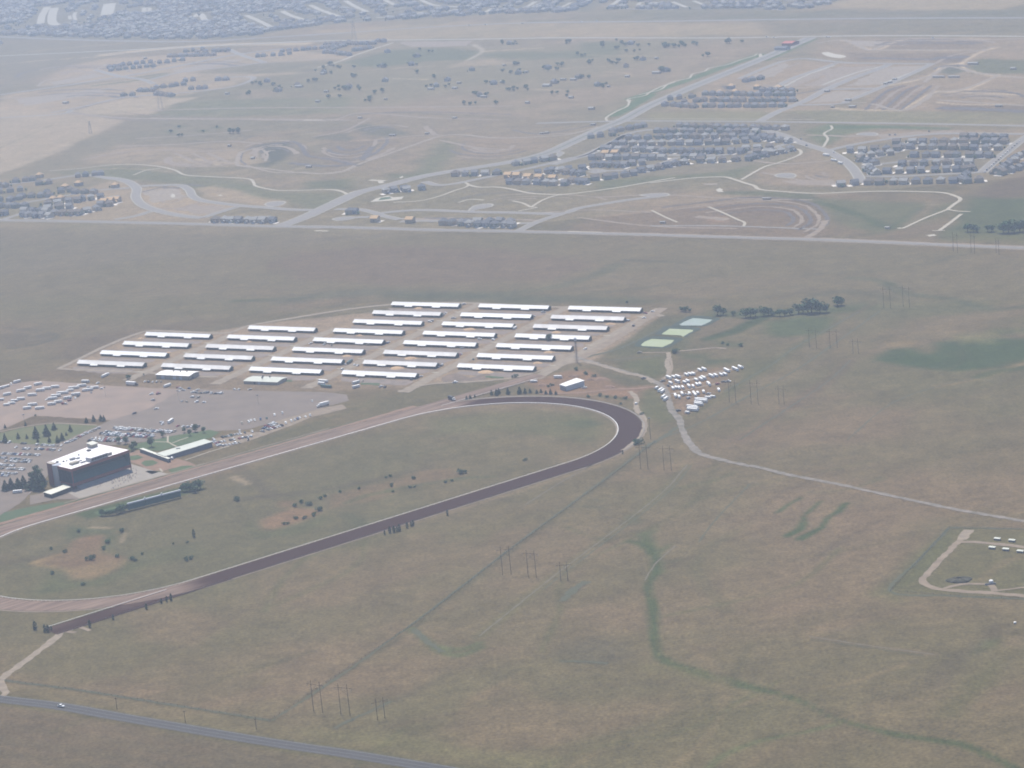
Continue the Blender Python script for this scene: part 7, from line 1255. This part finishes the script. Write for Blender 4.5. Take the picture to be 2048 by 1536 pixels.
b.build('dome', 'white_paint', t); b = MB(); b.box(-5, 3, -2, -1.6, 0, 1.4); b.build('low_wall', 'grey_metal', t)
px, py = at('r', 1565, 1052); bm_ = MB(); n_ = 18
for k in range(5):
    for i in range(n_):
        a0, a1 = 6.283 * i / n_, 6.283 * (i + 1) / n_; q0_, q1_ = math.cos(k / 5 * 1.57), math.cos((k + 1) / 5 * 1.57); z0_, z1_ = math.sin(k / 5 * 1.57), math.sin((k + 1) / 5 * 1.57)
        bm_.face([*[((9.5 + 1.6 * math.sin(3 * a_)) * q_ * math.cos(a_), (6.5 + 1.2 * math.cos(2 * a_ + 1)) * q_ * math.sin(a_), (2.6 + .5 * math.sin(5 * a_)) * z_) for a_, q_, z_ in ((a0, q0_, z0_), (a1, q0_, z0_), (a1, q1_, z1_), (a0, q1_, z1_))]])
mat('mound_grass', (.085, .078, .055), c2=(.06, .06, .045), scale=.2); bo = bm_.build('earth_mound', 'mound_grass'); bo.location = (px, py, 0); tag(bo, 'dark earth-covered bunker mound inside the fenced compound', 'mound')
px, py = at('r', 1980, 1372); t = thing('survey_marker', 'tiny white marker box alone on the pasture below the compound', 'marker', (px, py, 0)); b = MB(); b.box(-.9, .9, -.7, .7, .3, 1.3); b.build('box', 'white_paint', t); b = MB(); b.box(-.1, .1, -.1, .1, 0, .3); b.build('foot', 'grey_metal', t)
def wire_fence(sheet, pts, label, step=6.0):
    c = smooth(plan(sheet, pts), step) if len(pts) == 2 else sum((smooth([plan(sheet, [pts[i]])[0], plan(sheet, [pts[i + 1]])[0]], step)[:-1] for i in range(len(pts) - 1)), []) + plan(sheet, [pts[-1]])
    t = thing('wire_fence', label, 'fence'); b = MB()
    for x, y in c: b.box(x - .09, x + .09, y - .09, y + .09, 0, 1.4)
    tag(b.build('post', 'wood_pole', t), kind='stuff'); b = MB()
    for h in (.5, .9, 1.3):
        for i in range(len(c) - 1): b.tube((c[i][0], c[i][1], h), (c[i + 1][0], c[i + 1][1], h), .03, n=3)
    tag(b.build('wire', 'dark_metal', t), kind='stuff')
wire_fence('r', [(1490, 655), (1050, 1130), (1500, 1165), (2200, 1195)], 'wire fence round the compound with the small shelters'); wire_fence('r', [(1490, 655), (2250, 672)], 'wire fence along the upper side of the shelter compound'); wire_fence('s', [(0, 235), (500, 300), (1000, 380), (1580, 472)], 'wire fence running parallel to the highway'); wire_fence('w', [(540, 1441), (840, 1240), (1020, 1100), (1220, 955), (1310, 885)], 'wire fence crossing the pasture from the highway to the far bend')

# ------------------------------------------------------------------ spoil heaps in the stable yard
def heap(sheet, x, y, r, h, m, label):
    px, py = at(sheet, x, y); b = MB(); n = 14; rr = random.Random(int(x * 7 + y)); jit = [rr.uniform(.75, 1.2) for _ in range(n)]; prof = ((1, 0), (.8, .35), (.5, .75), (.2, .97))
    for k in range(3):
        for i in range(n):
            j = (i + 1) % n; a0, a1 = 6.283 * i / n, 6.283 * j / n; (r0, z0_), (r1, z1_) = prof[k], prof[k + 1]
            b.face([(r * r0 * jit[i] * math.cos(a0) * 1.5, r * r0 * jit[i] * math.sin(a0), h * z0_), (r * r0 * jit[j] * math.cos(a1) * 1.5, r * r0 * jit[j] * math.sin(a1), h * z0_), (r * r1 * jit[j] * math.cos(a1) * 1.5, r * r1 * jit[j] * math.sin(a1), h * z1_), (r * r1 * jit[i] * math.cos(a0) * 1.5, r * r1 * jit[i] * math.sin(a0), h * z1_)])
    b.face([(r * .2 * jit[i] * math.cos(6.283 * i / n) * 1.5, r * .2 * jit[i] * math.sin(6.283 * i / n), h * .97) for i in range(n)])
    o = b.build('straw_heap', m); o.location = (px, py, .05); o.rotation_euler.z = TH; tag(o, label, 'heap', 'straw heaps between the barns')
mat('straw', (.48, .33, .19), c2=(.38, .25, .15), scale=.5)
for p in ((1740, 405, 5), (610, 470, 3), (1140, 700, 5), (1000, 800, 6), (480, 680, 4), (1900, 840, 6), (1220, 190, 4)): heap('h', p[0], p[1], p[2], 1.6, 'straw', 'low orange straw heap on the bare ground between two barns')
for p in ((840, 435, 4), (760, 640, 4), (640, 750, 4), (1390, 350, 4), (120, 845, 5)): heap('i', p[0], p[1], p[2], 1.5, 'straw', 'low orange straw heap on the bare ground between two barns')
for p in ((1360, 355, 3), (1660, 410, 3), (810, 430, 2.5), (620, 332, 3)): heap('g', p[0], p[1], p[2], 1.3, 'straw', 'low orange straw heap on the bare ground between two barns')
for p in ((1400, 320, 6), (1310, 325, 4), (1180, 300, 4), (930, 370, 4), (1470, 385, 5)):
    heap('m', p[0], p[1], p[2], 1.8, 'dirt_red', 'reddish soil heap in the yard round the metal shed')

# ------------------------------------------------------------------ people on the apron
sv = [(0, 0, .95), (0, 0, 1.15), (0, 0, 1.42), (0, 0, 1.54), (0, 0, 1.66), (.10, 0, .9), (.11, .02, .5), (.11, 0, .08), (.11, .12, .04), (-.10, 0, .9), (-.11, -.03, .5), (-.11, -.02, .08), (-.11, .10, .04), (.20, 0, 1.40), (.26, .02, 1.12), (.25, .12, .90), (-.20, 0, 1.40), (-.26, .02, 1.12), (-.25, .10, .88)]
se = [(0, 1), (1, 2), (2, 3), (3, 4), (0, 5), (5, 6), (6, 7), (7, 8), (0, 9), (9, 10), (10, 11), (11, 12), (2, 13), (13, 14), (14, 15), (2, 16), (16, 17), (17, 18)]
sr = [.15, .14, .16, .06, .105, .10, .07, .05, .045, .10, .07, .05, .045, .07, .05, .04, .07, .05, .04]
pm = bpy.data.meshes.new('body'); pm.from_pydata(sv, se, []); po = link('body_source', pm); md = po.modifiers.new('skin', 'SKIN'); po.modifiers.new('sub', 'SUBSURF').levels = 1
for i, r in enumerate(sr): pm.skin_vertices[0].data[i].radius = (r, r); pm.skin_vertices[0].data[i].use_root = i == 0
bpy.context.view_layer.update(); ev = po.evaluated_get(bpy.context.evaluated_depsgraph_get()); base_p = bpy.data.meshes.new_from_object(ev); bpy.data.objects.remove(po)
SHIRT = dict(white=(.7, .7, .68), blue=(.08, .13, .3), red=(.4, .06, .05), dark=(.04, .04, .05)); PEOPLE = {}
for k, c in SHIRT.items():
    mat('shirt_' + k, c); m_ = base_p.copy(); m_.name = 'person'; m_.materials.clear()
    for q in ('shirt_' + k, 'trousers', 'skin'):
        if q not in MATS: mat(q, (.05, .06, .09) if q == 'trousers' else (.42, .27, .2))
        m_.materials.append(MATS[q])
    for f in m_.polygons: f.material_index = 2 if f.center.z > 1.5 else (1 if f.center.z < .95 and abs(f.center.x) < .2 else 0)
    PEOPLE[k] = m_
ap = [(1100, 880), (1300, 790), (1250, 830), (1330, 850), (1420, 780), (1500, 800), (1560, 770), (1640, 760), (1700, 740), (1770, 870), (1780, 860), (1810, 850), (1690, 930), (1600, 880), (1520, 1010), (1545, 1000), (1560, 1005), (1650, 960), (1750, 900), (1850, 750), (1880, 690), (1920, 640), (1975, 660), (1975, 740), (1985, 680), (1980, 720), (1960, 800), (1900, 830), (1700, 1000), (1590, 960), (1840, 880), (1870, 840), (1230, 860), (1060, 910), (900, 1000), (870, 1000), (1150, 900), (1000, 930), (1400, 850), (1460, 830), (1620, 820), (1720, 830)]
for i in range(48): ap.append((random.uniform(1250, 1950), 0)); x_ = ap[-1][0]; ap[-1] = (x_, 890 - (x_ - 1250) * .29 + random.uniform(10, 110))
for p in ap:
    x, y = at('K', *p); k = random.choice(list(PEOPLE)); o = link('person', PEOPLE[k]); o.location = (x, y, .17); o.rotation_euler.z = random.uniform(0, 6.28); s = random.uniform(.95, 1.1); o.scale = (s, s, s); tag(o, 'person in a %s top standing on the grandstand apron' % k, 'person', 'racegoers on the apron')

# ------------------------------------------------------------------ the hazy air
hb = MB(); hb.box(-17000, 17000, -10000, 21000, -1.5, 700)
hm = bpy.data.materials.new('haze'); hm.use_nodes = True; nt = hm.node_tree
nt.nodes.remove(nt.nodes['Principled BSDF'])
pv = nt.nodes.new('ShaderNodeVolumePrincipled'); pv.inputs['Density'].default_value = HAZE_DENSITY; pv.inputs['Color'].default_value = (*HAZE_COLOR, 1); pv.inputs['Anisotropy'].default_value = HAZE_ANISO
nt.links.new(pv.outputs[0], nt.nodes['Material Output'].inputs['Volume']); MATS['haze'] = hm
tag(hb.build('haze', 'haze'), kind='stuff')
